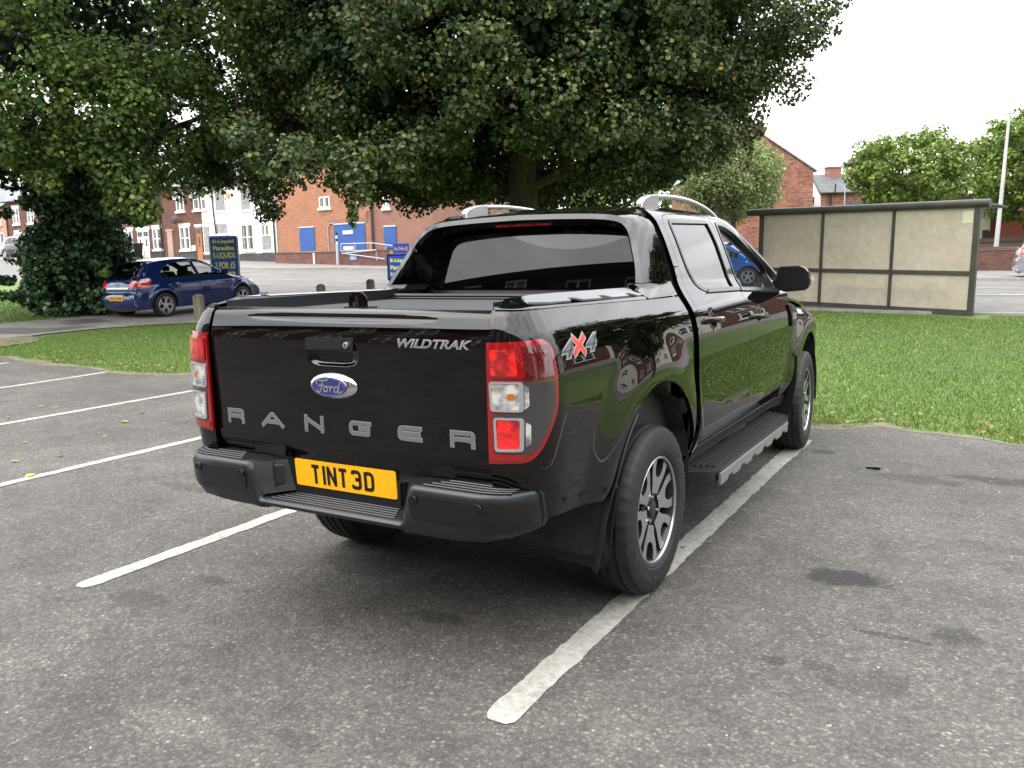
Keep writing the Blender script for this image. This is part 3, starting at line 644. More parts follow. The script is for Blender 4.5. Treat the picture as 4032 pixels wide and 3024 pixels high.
b.build('steering_wheel', M['trim'], TK)
for s in (1, -1):
    b = MB(); b.prism([(1.25, .72), (1.75, .70), (1.78, .82), (1.36, .84), (1.20, 1.38), (1.10, 1.38), (1.20, .80)], s*.38-.24, s*.38+.24, 'x'); st = b.build('front_seat', M['fabric'], TK, bevel=.04, seg=3)
    b = MB(); b.prism([(1.10, 1.41), (1.08, 1.56), (1.12, 1.60), (1.18, 1.59), (1.21, 1.42)], s*.38-.12, s*.38+.12, 'x'); b.build('headrest', M['fabric'], st, bevel=.03, seg=3)
b = MB(); b.box(-.66, .66, .62, .80, .8, 1.36); b.build('rear_seat', M['fabric'], TK, bevel=.03)
b = MB(); b.box(-.06, .14, 2.02, 2.05, 1.555, 1.615); b.tube([(.04, 2.05, 1.60), (.04, 2.12, 1.67)], .012, 6); b.build('interior_mirror', M['trim'], TK, bevel=.01)
b = MB(); b.prism([(.50, 1.735), (1.2, 1.765), (1.9, 1.72), (1.9, 1.70), (1.2, 1.74), (.50, 1.715)], -.62, .62, 'x'); b.box(-.78, .78, .50, 2.9, .55, .70); b.build('headliner', M['dark'], TK)
for s in (1, -1): b = MB(); b.tube([(s*.60, 1.90, 1.715), (s*.66, 2.14, 1.60), (s*.73, 2.40, 1.46), (s*.79, 2.64, 1.32)], .040, 8); b.build('windscreen_pillar', M['trim'], TK)
# windscreen and bonnet
def wsf(x, v):
    x = np.asarray(x, float); v = np.asarray(v, float); t = v
    y = 2.0+.78*t-.10*(x/.7)**2*(1); z = 1.735-.49*t-.06*t*(1-t)*-1-.02*(x/.6)**2
    return np.stack([x*(1-.0*t), y, z], -1)
patch('windscreen', rnd([(-.57, .02), (-.72, .97), (.72, .97), (.57, .02)], .04), wsf, .08, M['screen'], TK, rim=.004, flip=True)
bz = smtab([(2.5, 1.245), (2.75, 1.238), (3.1, 1.222), (3.5, 1.185), (3.85, 1.12), (4.02, 1.05), (4.12, .92)], .04)
def bonf(x, y):
    x = np.asarray(x, float); y = np.asarray(y, float); w = S0(1.12)-.10*sm((y-2.4)/2.2)*np.clip((y-2.4)/1.6, 0, 1)
    q = np.clip(np.abs(x)/(w+.01), 0, 1); z = bz(y)-.03*q**2-.10*np.clip((q-.78)/.22, 0, 1)**2+.012*sm((.05-np.abs(np.abs(x)-.5))/.05)
    return np.stack([x, y-.18*q**3*sm((y-3.3)/.8), z], -1)
patch('bonnet', rnd([(-.80, 2.56), (-.80, 3.5), (-.74, 4.05), (.74, 4.05), (.80, 3.5), (.80, 2.56)], .03), bonf, .05, PT, TK, rim=.02)
def fenf(u, v):
    x = side_x(u, v); u = np.asarray(u, float); v = np.asarray(v, float)
    e = np.clip((v-(bz(np.clip(u, 2.5, 4.12))-.20))/.10, 0, 1); x = x-.075*(1-np.sqrt(np.clip(1-e**2, 0, 1)))
    g = sm((u-3.72)/.42); x = x-.22*g**1.6
    return np.stack([x, u, v], -1)
ftop = [(y, float(bz(y))-.102) for y in (4.0, 3.8, 3.6, 3.3, 3.0, 2.8, 2.62)]
fen = [(2.612, .55), (2.614, 1.04), (2.603, 1.16)]+ftop[::-1]+[(4.08, .90), (4.08, .52), (3.72, .50)]+[p for p in arch(3.22, .42, .50, .50, .52)][::-1]
fe = both('front_wing', fen, fenf, .026, PT, TK, rim=.02)
for i, mir in enumerate((False, True)):
    vt = patch('side_vent', rnd([(2.50, 1.172), (2.585, 1.172), (2.69, 1.148), (2.76, 1.118), (2.755, 1.05), (2.72, 1.005), (2.60, 1.012), (2.575, 1.09)], .014), side, .02, M['plastic'], fe[i], off=.014, rim=.012, mirror=mir)
    patch('vent_badge', rnd([(2.60, 1.105), (2.72, 1.100), (2.715, 1.058), (2.60, 1.062)], .006), side, .02, M['satin'], vt, off=.018, rim=.004, mirror=mir)
    patch('vent_mesh', rnd([(2.56, 1.160), (2.66, 1.150), (2.72, 1.115), (2.59, 1.115)], .006), side, .02, M['black'], vt, off=.017, rim=.002, mirror=mir)
    patch('vent_mesh', rnd([(2.61, 1.050), (2.73, 1.046), (2.70, 1.018), (2.62, 1.020)], .006), side, .02, M['black'], vt, off=.017, rim=.002, mirror=mir)
    if not mir:
        for k in range(3): text_on('3.2'[k], (2.612+.034*k, 1.070, 2.636+.034*k, 1.095), side, M['black'], vt, off=.020, bold=.02) if k != 1 else None
text_on('WILDTRAK', (1.99, .592, 2.54, .640), side, mat('grey_faint_decal', (.07, .075, .075), .3), fd[0], off=.002, bold=.03, shear=.35)
b = MB(); b.box(-.80, .80, 4.0, 4.08, .50, .95); b.box(-.70, .70, 2.7, 3.95, .62, 1.02); b.build('front_bumper', M['dark'], TK, bevel=.03)
# -- 4x4 sticker: outlined slanted figures with a red x
for x0, z0 in ((-.912, 1.170), (-.716, 1.176)):
    for bo_, dz, mt, of in ((.085, 0, M['decal_l'], .0016), (.045, .003, M['decal'], .0022), (-.02, .009, M['black'], .0028)):
        text_on('4', (x0+dz, z0+dz, x0+.128-dz, z0+.070-dz), bedside, mt, TK, name='sticker', off=of, bold=bo_, shear=.42)
X1 = [[(-.808, 1.186), (-.712, 1.236)], [(-.792, 1.236), (-.730, 1.184)]]
ribbon(X1, .030, bedside, .0034, 'sticker', M['decal_l'], TK, step=.01); ribbon(X1, .020, bedside, .0042, 'sticker', M['red_decal'], TK, step=.01)
# -- wheel-arch liners, mud flaps, guards
for s in (1, -1):
    for cy, cz, r0 in ((-.03, .46, .50), (3.22, .42, .485)):
        V = []; n = 20
        for i in range(n+1):
            a = -.25+(math.pi+.5)*i/n
            for x in (.885, .75, .60, .48): V.append((s*x, cy+r0*math.cos(a), cz+r0*math.sin(a)+(.02*math.sin(i*2.1+x*9))))
        F = [(i*4+j, i*4+j+1, (i+1)*4+j+1, (i+1)*4+j) for i in range(n) for j in range(3)]
        k = len(V); V += [(s*.48, cy, cz)]; F += [(i*4+3, (i+1)*4+3, k) for i in range(n)]
        mk('arch_liner', V, F, M['liner'], TK)
    # rear flap and the strip that hugs the arch
    fx = [(.575, .43), (.585, .32), (.605, .268), (.815, .252), (.852, .262), (.875, .36), (.895, .50), (.912, .62), (.86, .62), (.82, .50), (.60, .52)]
    b = MB(); b.prism([(s*p[0], p[1]+(.07 if s < 0 and p[1] < .34 else 0)) for p in rnd(fx, .02, 3)], -.475, -.465, 'y'); b.build('mud_flap', M['rubber'], TK, bevel=.002)
    V = []; n = 14
    for i in range(n+1):
        t = i/n; z = (.262 if s > 0 else .345)+(.885-(.262 if s > 0 else .345))*t; a = math.asin(min(1, max(-1, (z-.46)/.515))); y = -.03-.515*math.cos(a)
        if z < .50: y = -.03-.515*math.cos(math.asin(.04/.515))+.03*(.50-z)
        xo = float(side_x(min(y, -.3), max(z, .62)))+.010*(1-.6*t); xo -= .075*max(0, (.62-z)/.36)
        V += [(s*(xo-.022), y+.002, z), (s*xo, y-.006, z), (s*(xo+.003), y+.002, z), (s*(xo-.022), y+.014, z)]
    F = [(i*4+j, i*4+(j+1) % 4, (i+1)*4+(j+1) % 4, (i+1)*4+j) for i in range(n) for j in range(4)]+[(0, 1, 2, 3), (n*4, n*4+1, n*4+2, n*4+3)]
    o = mk('arch_guard', V, F, M['plastic'], TK, angle=40); bm = bmesh.new(); bm.from_mesh(o.data); bmesh.ops.recalc_face_normals(bm, faces=bm.faces); bm.to_mesh(o.data); bm.free()
    b = MB(); b.prism([(s*p[0], p[1]) for p in rnd([(.60, .30), (.86, .30), (.905, .45), (.93, .62), (.93, .80), (.88, .80), (.84, .60), (.60, .55)], .02, 3)], 2.715, 2.735, 'y'); b.build('mud_flap', M['plastic'], TK, bevel=.003)
    # side step with ribs and a notched silver strip
    so_ = rnd([(.80, .52), (.955, .585), (.985, .66), (.995, 2.16), (.96, 2.30), (.80, 2.40)], [.01, .05, .05, .06, .05, .01])
    b = MB(); b.prism([(s*p[0], p[1]) for p in so_], .375, .430, 'z'); stp = b.build('side_step', M['plastic'], TK, bevel=.012, seg=3)
    for j in range(4):
        b = MB(); x = .845+.030*j; b.box(s*x, s*(x+.016), .66+.01*j, 2.24-.01*j, .429, .4385); b.build('tread_rib', M['plastic'], stp, bevel=.002)
    b = MB(); [b.box(s*.835, s*.965, y, y+.010, .4290, .4310) for y in np.arange(.72, 2.25, .115)]; b.build('tread_cross_bars', M['trim'], stp)
    tp = [(.64, .412)]; 
    yy = .66
    lowz = [(.64, .352)]
    while yy < 2.1: lowz += [(yy, .352), (yy+.10, .352), (yy+.13, .372), (yy+.19, .372), (yy+.22, .352)]; yy += .24
    lowz += [(2.14, .352), (2.16, .412)]
    b = MB(); b.prism([(p[0], p[1]) for p in tp+lowz], s*.986, s*.999, 'x'); b.build('step_trim', M['step'], stp, bevel=.002)
    b = MB(); [b.box(s*.55, s*.90, y, y+.05, .38, .41) for y in (.8, 1.45, 2.1)]; b.build('step_bracket', M['dark'], stp)
# -- door mirrors
for s in (1, -1):
    mo = rnd([(.838, 1.385), (.850, 1.432), (1.000, 1.437), (1.045, 1.405), (1.060, 1.310), (1.035, 1.272), (.875, 1.258), (.840, 1.33)], [.02, .03, .04, .04, .04, .03, .03, .03])
    V = []; kk = len(mo); c0 = mo.mean(0)
    for y, sc in ((2.430, .985), (2.424, 1.0), (2.445, 1.01), (2.49, .98), (2.54, .86), (2.57, .62), (2.578, .30)): V += [(s*(c0[0]+(p[0]-c0[0])*sc), y, c0[1]+(p[1]-c0[1])*sc) for p in mo]
    F = [(i*kk+j, i*kk+(j+1) % kk, (i+1)*kk+(j+1) % kk, (i+1)*kk+j) for i in range(6) for j in range(kk)]+[tuple(range(6*kk, 7*kk)), tuple(range(kk))]
    mr = mk('door_mirror', V, F, PT, TK, angle=50); bm = bmesh.new(); bm.from_mesh(mr.data); bmesh.ops.recalc_face_normals(bm, faces=bm.faces); bm.to_mesh(mr.data); bm.free(); mr.data.set_sharp_from_angle(angle=R(50))
    b = MB(); b.prism([(s*(c0[0]+(p[0]-c0[0])*.985), c0[1]+(p[1]-c0[1])*.985) for p in mo], 2.418, 2.432, 'y'); b.build('mirror_rim', M['trim'], mr, bevel=.004)
    b = MB(); b.prism([(s*(c0[0]+(p[0]-c0[0])*.91), c0[1]+(p[1]-c0[1])*.88) for p in mo], 2.4145, 2.420, 'y', ); b.build('mirror_glass', mat('mirror_glass', (.012, .012, .014), .03, Specular_IOR_Level=.3), mr)  # glass coloured near black in place of a dark reflection
    b = MB(); b.prism([(s*.80, 1.275), (s*.80, 1.335), (s*.86, 1.345), (s*.88, 1.285), (s*.845, 1.262)], 2.44, 2.50, 'y'); b.build('mirror_arm', M['trim'], mr, bevel=.008)
    b = MB(); b.box(s*1.055, s*1.072, 2.45, 2.50, 1.315, 1.365); b.build('indicator_lens', M['lens_white'], mr, bevel=.006)
# -- rear bumper: two pods joined by a dropped step, one loft
bx = [-.868, -.865, -.857, -.838, -.785, -.70, -.60, -.50, -.455, -.435, -.425, -.415, -.405, -.395, -.385, -.375, -.36, -.345, -.33, -.30, -.15]; bx = bx+[0]+[-v for v in bx[::-1]]
V = []; 
for x in bx:
    a = abs(x); w = float(sm((.425-a)/.060)); e = min(1, max(0, (a-.69)/.178)); rd_ = 1-math.sqrt(max(0, 1-e*e))
    yr = -1.192+.22*rd_+.018*(a/.9)**2; yf = -1.03
    zt = .738*(1-w)+.590*w-.006*(a/.9)**2; zb = .543+.040*sm((a-.55)/.4)*1.0-.002*w+.03*rd_; zb = .556 if w > .9 else zb
    yr += .010*w
    if e > .97: zb += .03; zt -= .012
    sec = [(yf, zt+.004)]
    for k in range(30):
        t = k/29; y = yf+(yr+.022-yf)*t; z = zt+.004*(1-t)
        if 2 < k < 28 and (w < .001 or w > .999) and a < .80: z += 0
        sec.append((y, z))
    h = zt-zb
    sec += [(yr+.010, zt-.004), (yr+.003, zt-.014), (yr, zt-.030 if h > .08 else zt-.012), (yr+.002, zt-.46*h-.01), (yr+.006, zb+.22*h), (yr+.018, zb+.06*h), (yr+.040, zb), (yf+.02, zb+.004)]
    for y, z in sec:
        sh = (y+1.18)*.80*(1 if a < .45 and w > 0 and w < 1 else 0)
        V.append((x-(0 if x == 0 else x/a)*sh, y, z)); 
ns_ = len(sec)
F = [(i*ns_+j, i*ns_+j+1, (i+1)*ns_+j+1, (i+1)*ns_+j) for i in range(len(bx)-1) for j in range(ns_-1)]+[tuple(range(ns_)), tuple(range((len(bx)-1)*ns_, len(bx)*ns_))]
F += [(i*ns_+ns_-1, i*ns_, (i+1)*ns_, (i+1)*ns_+ns_-1) for i in range(len(bx)-1)]
bp_ = mk('rear_bumper', V, F, M['plastic'], TK); bm = bmesh.new(); bm.from_mesh(bp_.data); bmesh.ops.recalc_face_normals(bm, faces=bm.faces); bm.to_mesh(bp_.data); bm.free(); bp_.data.set_sharp_from_angle(angle=R(38))
def face_y(x, z):
    x = np.asarray(x, float); z = np.asarray(z, float); a = np.abs(x); e = np.clip((a-.69)/.178, 0, 1); rd_ = 1-np.sqrt(1-e*e)
    t = np.clip((z-.60)/.10, 0, 1)
    return np.stack([x, -1.194+.22*rd_+.018*(a/.9)**2+.012*(1-t)**2, z], -1)
for s in (1, -1):
    # painted lower skin of each pod
    o = rnd([(s*.430, .595), (s*.412, .690), (s*.430, .706), (s*.845, .700), (s*.857, .68), (s*.854, .64), (s*.81, .612), (s*.55, .585)], [.02, .01, .01, .01, .01, .02, .04, .04])
    patch('bumper_skin', o if s > 0 else o[::-1], face_y, .02, M['plastic_lo'], bp_, off=.004, rim=.008)
    for x in (s*.437, s*.705):
        p = face_y(x, .688); yy = float(p[1])-.004
        b = MB(); b.lathe([(-.004, .0165), (-.0065, .0155), (-.007, .0125), (-.003, .012)], 24, 'y', (x, yy, .688)); b.build('parking_sensor', M['trim'], bp_)
        b = MB(); b.cyl((x, yy-.006, .688), (x, yy+.004, .688), .0095, 20); b.build('sensor_face', M['plastic_lo'], bp_)
for s in (1, -1):
    for j in range(5):
        yy = -1.166+.026*j; xs__ = np.linspace(.462+.02*j, .800, 12); b = MB(); pts = [(s*x, yy+.018*(x/.9)**2+.20*(1-math.sqrt(1-min(1, max(0, (x-.69)/.178))**2))*.8, .7405-.006*(x/.9)**2+.0005*j) for x in xs__]; b.tube(pts, .0042, 6); b.build('tread_rib', M['plastic'], bp_)
for j in range(5):
    b = MB(); yy = -1.150+.022*j; b.tube([(x, yy, .5905+.0006*j) for x in np.linspace(-.315+.012*j, .315-.012*j, 8)], .0038, 6); b.build('tread_rib', M['plastic'], bp_)
# pocket in the inner wall, plate backing
b = MB(); b.box(-.45, .45, -1.055, -1.03, .57, .775); b.build('plate_backing', M['plastic'], bp_, bevel=.006)
for s in (1, -1):
    b = MB(); Mx = Matrix.Translation((s*.352, -1.085, .675)) @ Matrix.Rotation(s*R(38), 4, 'Z')
    q = rnd([(-.045, -.05), (-.045, .045), (.030, .045), (.040, -.05)], .012)
    for i in range(len(q)):
        p0, p1 = q[i], q[(i+1) % len(q)]; g = 1.22
        b.quad(*[tuple(Mx @ Vector(v)) for v in ((p0[0]*g, -.010, p0[1]*g), (p1[0]*g, -.010, p1[1]*g), (p1[0], -.012, p1[1]), (p0[0], -.012, p0[1]))])
        b.quad(*[tuple(Mx @ Vector(v)) for v in ((p0[0], -.012, p0[1]), (p1[0], -.012, p1[1]), (p1[0]*.9, .03, p1[1]*.9), (p0[0]*.9, .03, p0[1]*.9))])
    b.quad(*[tuple(Mx @ Vector((p[0]*.9, .03, p[1]*.9))) for p in q]); b.build('hand_recess', M['plastic'], bp_)
b = MB(); b.box(.02, .075, -1.062, -1.05, .752, .766); b.build('plate_lamp', M['black'], bp_)
# number plate
pf = lambda x, z: np.stack([np.asarray(x, float), -1.066-.058*(np.asarray(z)-.687), np.asarray(z, float)], -1)
pl_ = patch('number_plate', rnd([(-.260, .6305), (-.260, .7425), (.260, .7425), (.260, .6305)], .010), pf, .05, M['yellow'], TK, rim=.006)
cw, chh = .050, .079
def U(ch):
    x, z = cw/2-.007, chh/2-.007
    if ch == 'T': return [[(-x-.002, z), (x+.002, z)], [(0, z), (0, -z-.007)]]
    if ch == 'I': return [[(0, z+.007), (0, -z-.007)]]
    if ch == 'N': return [[(-x, -z-.007), (-x, z+.007)], [(-x, z), (x, -z)], [(x, -z-.007), (x, z+.007)]]
    if ch == '3': return [rnd([(-x, z-.012), (-x, z), (x, z), (x, .002), (-x+.012, .002)], [0, .012, .014, .008, 0]), rnd([(-x+.012, .002), (x, .002), (x, -z), (-x, -z), (-x, -z+.012)], [0, .008, .014, .012, 0])]
    if ch == 'D': return [rnd([(-x, z), (x, z), (x, -z), (-x, -z), (-x, z)], [0, .018, .018, 0, 0])]
for ch, cx in (('T', -.150), ('I', -.105), ('N', -.064), ('T', -.005), ('3', .064), ('D', .128)):
    ribbon([np.array(l)+[cx, .686] for l in U(ch)], .0145, pf, .0012, 'plate_character', M['black'], pl_, step=.006, caps=False)
# -- wheels
def build_wheel(name, loc, rz=0, flipx=False, parent=None, spokes=True):
    w = bpy.data.objects.new(name, None); col.objects.link(w); w.parent = parent; w.location = loc; w.rotation_euler = (0, 0, rz)
    k = 120; prof = [(-.112, .232), (-.130, .262), (-.134, .31), (-.129, .350), (-.120, .370), (-.104, .3800), (-.078, .3835), (-.074, .3750), (-.066, .3750), (-.062, .3845), (-.028, .3855), (-.024, .3765), (-.016, .3765), (-.012, .3858), (.012, .3858), (.016, .3765), (.024, .3765), (.028, .3855), (.062, .3845), (.066, .3750), (.074, .3750), (.078, .3835), (.104, .3800), (.120, .370), (.129, .350), (.134, .31), (.130, .268), (.126, .262), (.126, .256), (.118, .243), (.112, .236)]
    V = []; n = len(prof)
    for j in range(k):
        t = 2*math.pi*j/k; ph = j % 3 == 0
        for h, r in prof:
            rr = r-(.006 if ph and abs(h) > .082 and r > .345 else 0)-(.003 if ph and .03 < abs(h) < .062 and r > .38 else 0)
            V.append((h, rr*math.cos(t), rr*math.sin(t)))
    F = [(j*n+i, j*n+i+1, ((j+1) % k)*n+i+1, ((j+1) % k)*n+i) for j in range(k) for i in range(n-1)]
    ty = mk('tyre', V, F, M['rubber'], w, angle=28); bm = bmesh.new(); bm.from_mesh(ty.data); bmesh.ops.recalc_face_normals(bm, faces=bm.faces); bm.to_mesh(ty.data); bm.free(); ty.data.set_sharp_from_angle(angle=R(28))
    # raised sidewall ring and lettering
    for wd, a0 in (('CROSSCONTACT', 60), ('CONTINENTAL', 240)):
        Vt, Ft = text_geo(wd, .01, 1.1); mn, mxx = Vt.min(0), Vt.max(0); Vt = (Vt-mn)/(mxx-mn)
        a = R(a0)-(Vt[:, 0]-.5)*1.55; rr = .292+Vt[:, 1]*.030
        mk('tyre_lettering', np.stack([.1345+0*a, -rr*np.cos(a)*-1, rr*np.sin(a)], -1), Ft, M['tlet'], ty)
    b = MB(); b.lathe([(.112, .236), (.118, .243), (.120, .238), (.110, .232), (.085, .224), (.02, .214), (-.08, .21), (-.11, .232)], 64); b.build('rim', M['gun'], w)
    b = MB(); b.lathe([(.1185, .2445), (.1215, .2405), (.1195, .2350), (.113, .2325)], 64); rimlip = b.build('rim_lip', M['silver'], w)
    b = MB(); b.lathe([(.0, .0), (.0, .205)], 40); b.build('brake_disc', M['dark'], w)
    sp = MB(); pk = MB()
    for q in range(6):
        a = R(60*q+12); ca, sa = math.cos(a), math.sin(a)
        def m2(p): return (p[0]*ca-p[1]*sa, p[0]*sa+p[1]*ca)
        outer = [(.236, -.088), (.195, -.086), (.155, -.072), (.110, -.046), (.072, -.034), (.072, .034), (.110, .046), (.155, .072), (.195, .086), (.236, .088)]
        inner = [(.236, .044), (.190, .044), (.162, .034), (.148, .015), (.148, -.015), (.162, -.034), (.190, -.044), (.236, -.044)]
        U_ = [m2(p) for p in outer+inner]
        xo = lambda p: .090+.018*min(1, math.hypot(*p)/.23)
        k0 = len(sp.V); n_ = len(U_); sp.V += [(xo(p), p[0], p[1]) for p in U_]+[(.055, p[0], p[1]) for p in U_]
        no, ni = len(outer), len(inner); top = []
        # faces of the U: strip between outer and inner chains
        prs = [(0, 17), (1, 16), (2, 15), (3, 14), (4, 14), (5, 13), (6, 13), (7, 12), (8, 11), (9, 10)]
        for c in range(9):
            a1, b1 = prs[c]; a2, b2 = prs[c+1]; fc = [a1, a2, b2, b1] if b1 != b2 else [a1, a2, b1]
            sp.F.append(tuple(k0+v for v in fc)); sp.MI.append(0)
        for c in range(n_): sp.F.append((k0+c, k0+(c+1) % n_, k0+n_+(c+1) % n_, k0+n_+c)); sp.MI.append(1)
        pk.add([(.068+.008*(math.hypot(*p)/.23), *m2(p)) for p in inner], [tuple(range(len(inner)))])
    so2 = mk('spokes', sp.V, sp.F, None, w, mats=[M['silver'], M['gun']], mi=sp.MI, smooth=False)
    if not spokes: pass
    pk.build('spoke_pockets', M['gun'], w, smooth=False)
    b = MB(); b.lathe([(.050, .098), (.078, .092), (.086, .080), (.088, .045), (.088, 0)], 36); b.build('hub', M['gun'], w)
    b = MB(); b.lathe([(.085, .040), (.097, .038), (.100, .030), (.100, 0)], 28); b.build('hub_cap', M['gun'], w)
    for q in range(6):
        a = R(60*q+42); b = MB(); b.cyl((.080, .064*math.cos(a), .064*math.sin(a)), (.103, .064*math.cos(a), .064*math.sin(a)), .0095, 6); b.build('wheel_nut', M['chrome'], w)
    if flipx: w.rotation_euler = (0, 0, math.pi+rz)
    return w
M['tlet'] = mat('tyre_lettering', (.04, .04, .04), .5)
build_wheel('wheel', (.780, 0, .385), 0, False, TK)
build_wheel('wheel', (.780, 3.22, .385), R(3.5), False, TK)
build_wheel('wheel', (-.780, 0, .385), 0, True, TK)
build_wheel('wheel', (-.780, 3.22, .385), R(3.5), True, TK)
# ================================================================ terrain and setting
FH = np.array([-.5108289, .8596824]); RH = np.array([.8596824, .5108289])
def W2(D, L): return (CAM[0]+FH[0]*D+RH[0]*L, CAM[1]+FH[1]*D+RH[1]*L)     # site grid: D metres up the slope, L across it
def T(x, y):
    "ground height: car park level, lawn and road climb gently away from it"
    x = np.asarray(x, float); y = np.asarray(y, float); dx = x-CAM[0]; dy = y-CAM[1]
    D = np.minimum(dx*FH[0]+dy*FH[1], 75); L = np.clip(dx*RH[0]+dy*RH[1], -32, 32); q = D-12
    q = np.where(q < -2, 0, np.where(q < 2, (q+2)**2/8, q)); return q*(.03-.00053*L)
def TT(x, y): return float(T(x, y))
def sheet(name, outline, off, m_, step=1.0, rough=0, rim=.0, parent=None, seed=1, kind='structure'):
    o = np.asarray(outline, float)
    if rough:
        o = resample(o, rough*1.6); g = np.random.default_rng(seed); k = g.normal(0, 1, (len(o), 2)); k = (k+np.roll(k, 1, 0)+np.roll(k, -1, 0))/3; o = o+k*rough
    ob = patch(name, o, lambda u, v: np.stack([np.asarray(u, float), np.asarray(v, float), T(u, v)], -1), step, m_, parent, off=0, rim=rim)
    ob.location.z = off; tag(ob, kind=kind); return ob
def wpos(m_, sc=(1, 1, 1)):
    t = m_.node_tree; g = N(t, 'ShaderNodeNewGeometry'); p = N(t, 'ShaderNodeMapping'); p.inputs['Scale'].default_value = sc; t.links.new(g.outputs['Position'], p.inputs[0]); return p.outputs[0]
def math_(m_, op, a, b=None, c=None, clamp=False):
    t = m_.node_tree; n_ = N(t, 'ShaderNodeMath', operation=op); n_.use_clamp = clamp
    for i, v in enumerate((a, b, c)):
        if v is None: continue
        if isinstance(v, (int, float)): n_.inputs[i].default_value = v
        else: t.links.new(v, n_.inputs[i])
    return n_.outputs[0]
def asphalt(name, c_lo, c_hi, stone=95, contrast=1.0, stains=(), bmp=.5, warm=(1.03, 1.0, .965)):
    m_ = mat(name, (.1, .1, .1), .82); t = m_.node_tree; v = wpos(m_)
    vo = N(t, 'ShaderNodeTexVoronoi', Scale=stone, Randomness=1.0); t.links.new(v, vo.inputs['Vector'])
    vo2 = N(t, 'ShaderNodeTexVoronoi', Scale=stone*2.3); t.links.new(v, vo2.inputs['Vector'])
    s1 = N(t, 'ShaderNodeSeparateColor'); t.links.new(vo.outputs['Color'], s1.inputs[0]); s2 = N(t, 'ShaderNodeSeparateColor'); t.links.new(vo2.outputs['Color'], s2.inputs[0])
    cells = ramp(m_, s1.outputs[0], [(0, .52), (.45, .82), (.78, 1.12), (.93, 1.45), (1, 2.4)])
    fine = ramp(m_, s2.outputs[0], [(0, .62), (.6, 1.0), (.9, 1.25), (1, 1.8)])
    edge = ramp(m_, vo.outputs['Distance'], [(.15, 1.1), (.75, .5)])
    big = noise(m_, .55, 5, .6, vec=v); mid = noise(m_, 3.1, 6, .65, vec=v); med = noise(m_, 16, 4, .7, vec=v)
    base = ramp(m_, big, [(.30, c_lo), (.70, c_hi)]); base = mixc(m_, 1, base, ramp(m_, mid, [(.30, .74), (.5, 1.0), (.72, 1.25)]), 'MULTIPLY')
    base = mixc(m_, 1, base, ramp(m_, med, [(.3, .78), (.7, 1.22)]), 'MULTIPLY')
    st = mixc(m_, 1, mixc(m_, 1, cells, fine, 'MULTIPLY'), edge, 'MULTIPLY')
    c = mixc(m_, 1, base, mixc(m_, contrast, (1, 1, 1), st), 'MULTIPLY'); c = mixc(m_, 1, c, warm, 'MULTIPLY')
    sep = N(t, 'ShaderNodeSeparateXYZ'); t.links.new(v, sep.inputs[0])
    for cx, cy, a, b, dark in stains:
        dx = math_(m_, 'DIVIDE', math_(m_, 'SUBTRACT', sep.outputs[0], cx), a); dy = math_(m_, 'DIVIDE', math_(m_, 'SUBTRACT', sep.outputs[1], cy), b)
        d = math_(m_, 'ADD', math_(m_, 'MULTIPLY', dx, dx), math_(m_, 'MULTIPLY', dy, dy)); d = math_(m_, 'ADD', d, math_(m_, 'MULTIPLY', math_(m_, 'SUBTRACT', med, .5), 1.6)); d = math_(m_, 'ADD', d, math_(m_, 'MULTIPLY', math_(m_, 'SUBTRACT', mid, .5), 2.2))
        c = mixc(m_, 1, c, ramp(m_, d, [(.45, dark), (.95, 1.0)]), 'MULTIPLY')
    setc(m_, c); h = math_(m_, 'ADD', math_(m_, 'MULTIPLY', s1.outputs[1], .6), math_(m_, 'MULTIPLY', s2.outputs[1], .4)); h = math_(m_, 'SUBTRACT', h, vo.outputs['Distance']); bump(m_, h, bmp, .004); return m_
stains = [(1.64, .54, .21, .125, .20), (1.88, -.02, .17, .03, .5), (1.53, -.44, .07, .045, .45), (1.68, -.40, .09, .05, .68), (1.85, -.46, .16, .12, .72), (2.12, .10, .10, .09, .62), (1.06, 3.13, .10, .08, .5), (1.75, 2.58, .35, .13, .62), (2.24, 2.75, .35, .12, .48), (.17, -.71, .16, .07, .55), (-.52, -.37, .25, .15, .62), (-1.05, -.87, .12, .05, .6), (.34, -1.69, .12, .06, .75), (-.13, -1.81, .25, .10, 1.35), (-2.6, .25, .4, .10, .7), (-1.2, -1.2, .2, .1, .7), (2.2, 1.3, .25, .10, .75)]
M['asphalt'] = asphalt('car_park_asphalt', (.071, .0665, .0605), (.116, .109, .099), 76, .68, stains, .7)
M['road'] = asphalt('road_asphalt', (.105, .101, .096), (.145, .140, .133), 40, .35, (), .2)
M['path'] = asphalt('path_asphalt', (.165, .154, .142), (.22, .207, .192), 40, .4, (), .2, (1.02, 1.0, .98))
M['patch'] = asphalt('path_repair', (.07, .069, .066), (.09, .088, .084), 40, .4, (), .2)
M['paving'] = varied('paving', (.145, .134, .127), (.20, .185, .174), 1.5, .85)
M['kerb'] = varied('kerbstone', (.24, .23, .215), (.32, .31, .29), 3, .85)
def grassm(name, a, b, c_):
    m_ = mat(name, a, .9); v = wpos(m_); n1 = noise(m_, .45, 4, .6, vec=v); n2 = noise(m_, 14, 5, .7, vec=v)
    c = ramp(m_, n1, [(.3, a), (.55, b), (.8, c_)]); c = mixc(m_, 1, c, ramp(m_, n2, [(.3, .55), (.7, 1.35)]), 'MULTIPLY'); setc(m_, c); bump(m_, n2, .8, .03); return m_
M['lawn'] = grassm('lawn', (.070, .118, .019), (.092, .145, .024), (.112, .148, .034))
M['line'] = mat('road_paint', (.66, .64, .58), .7)
v = wpos(M['line']); nn = noise(M['line'], 26, 6, .75, vec=v); n2 = noise(M['line'], 220, 3, .8, vec=v); n3 = noise(M['line'], 4, 3, .6, vec=v)
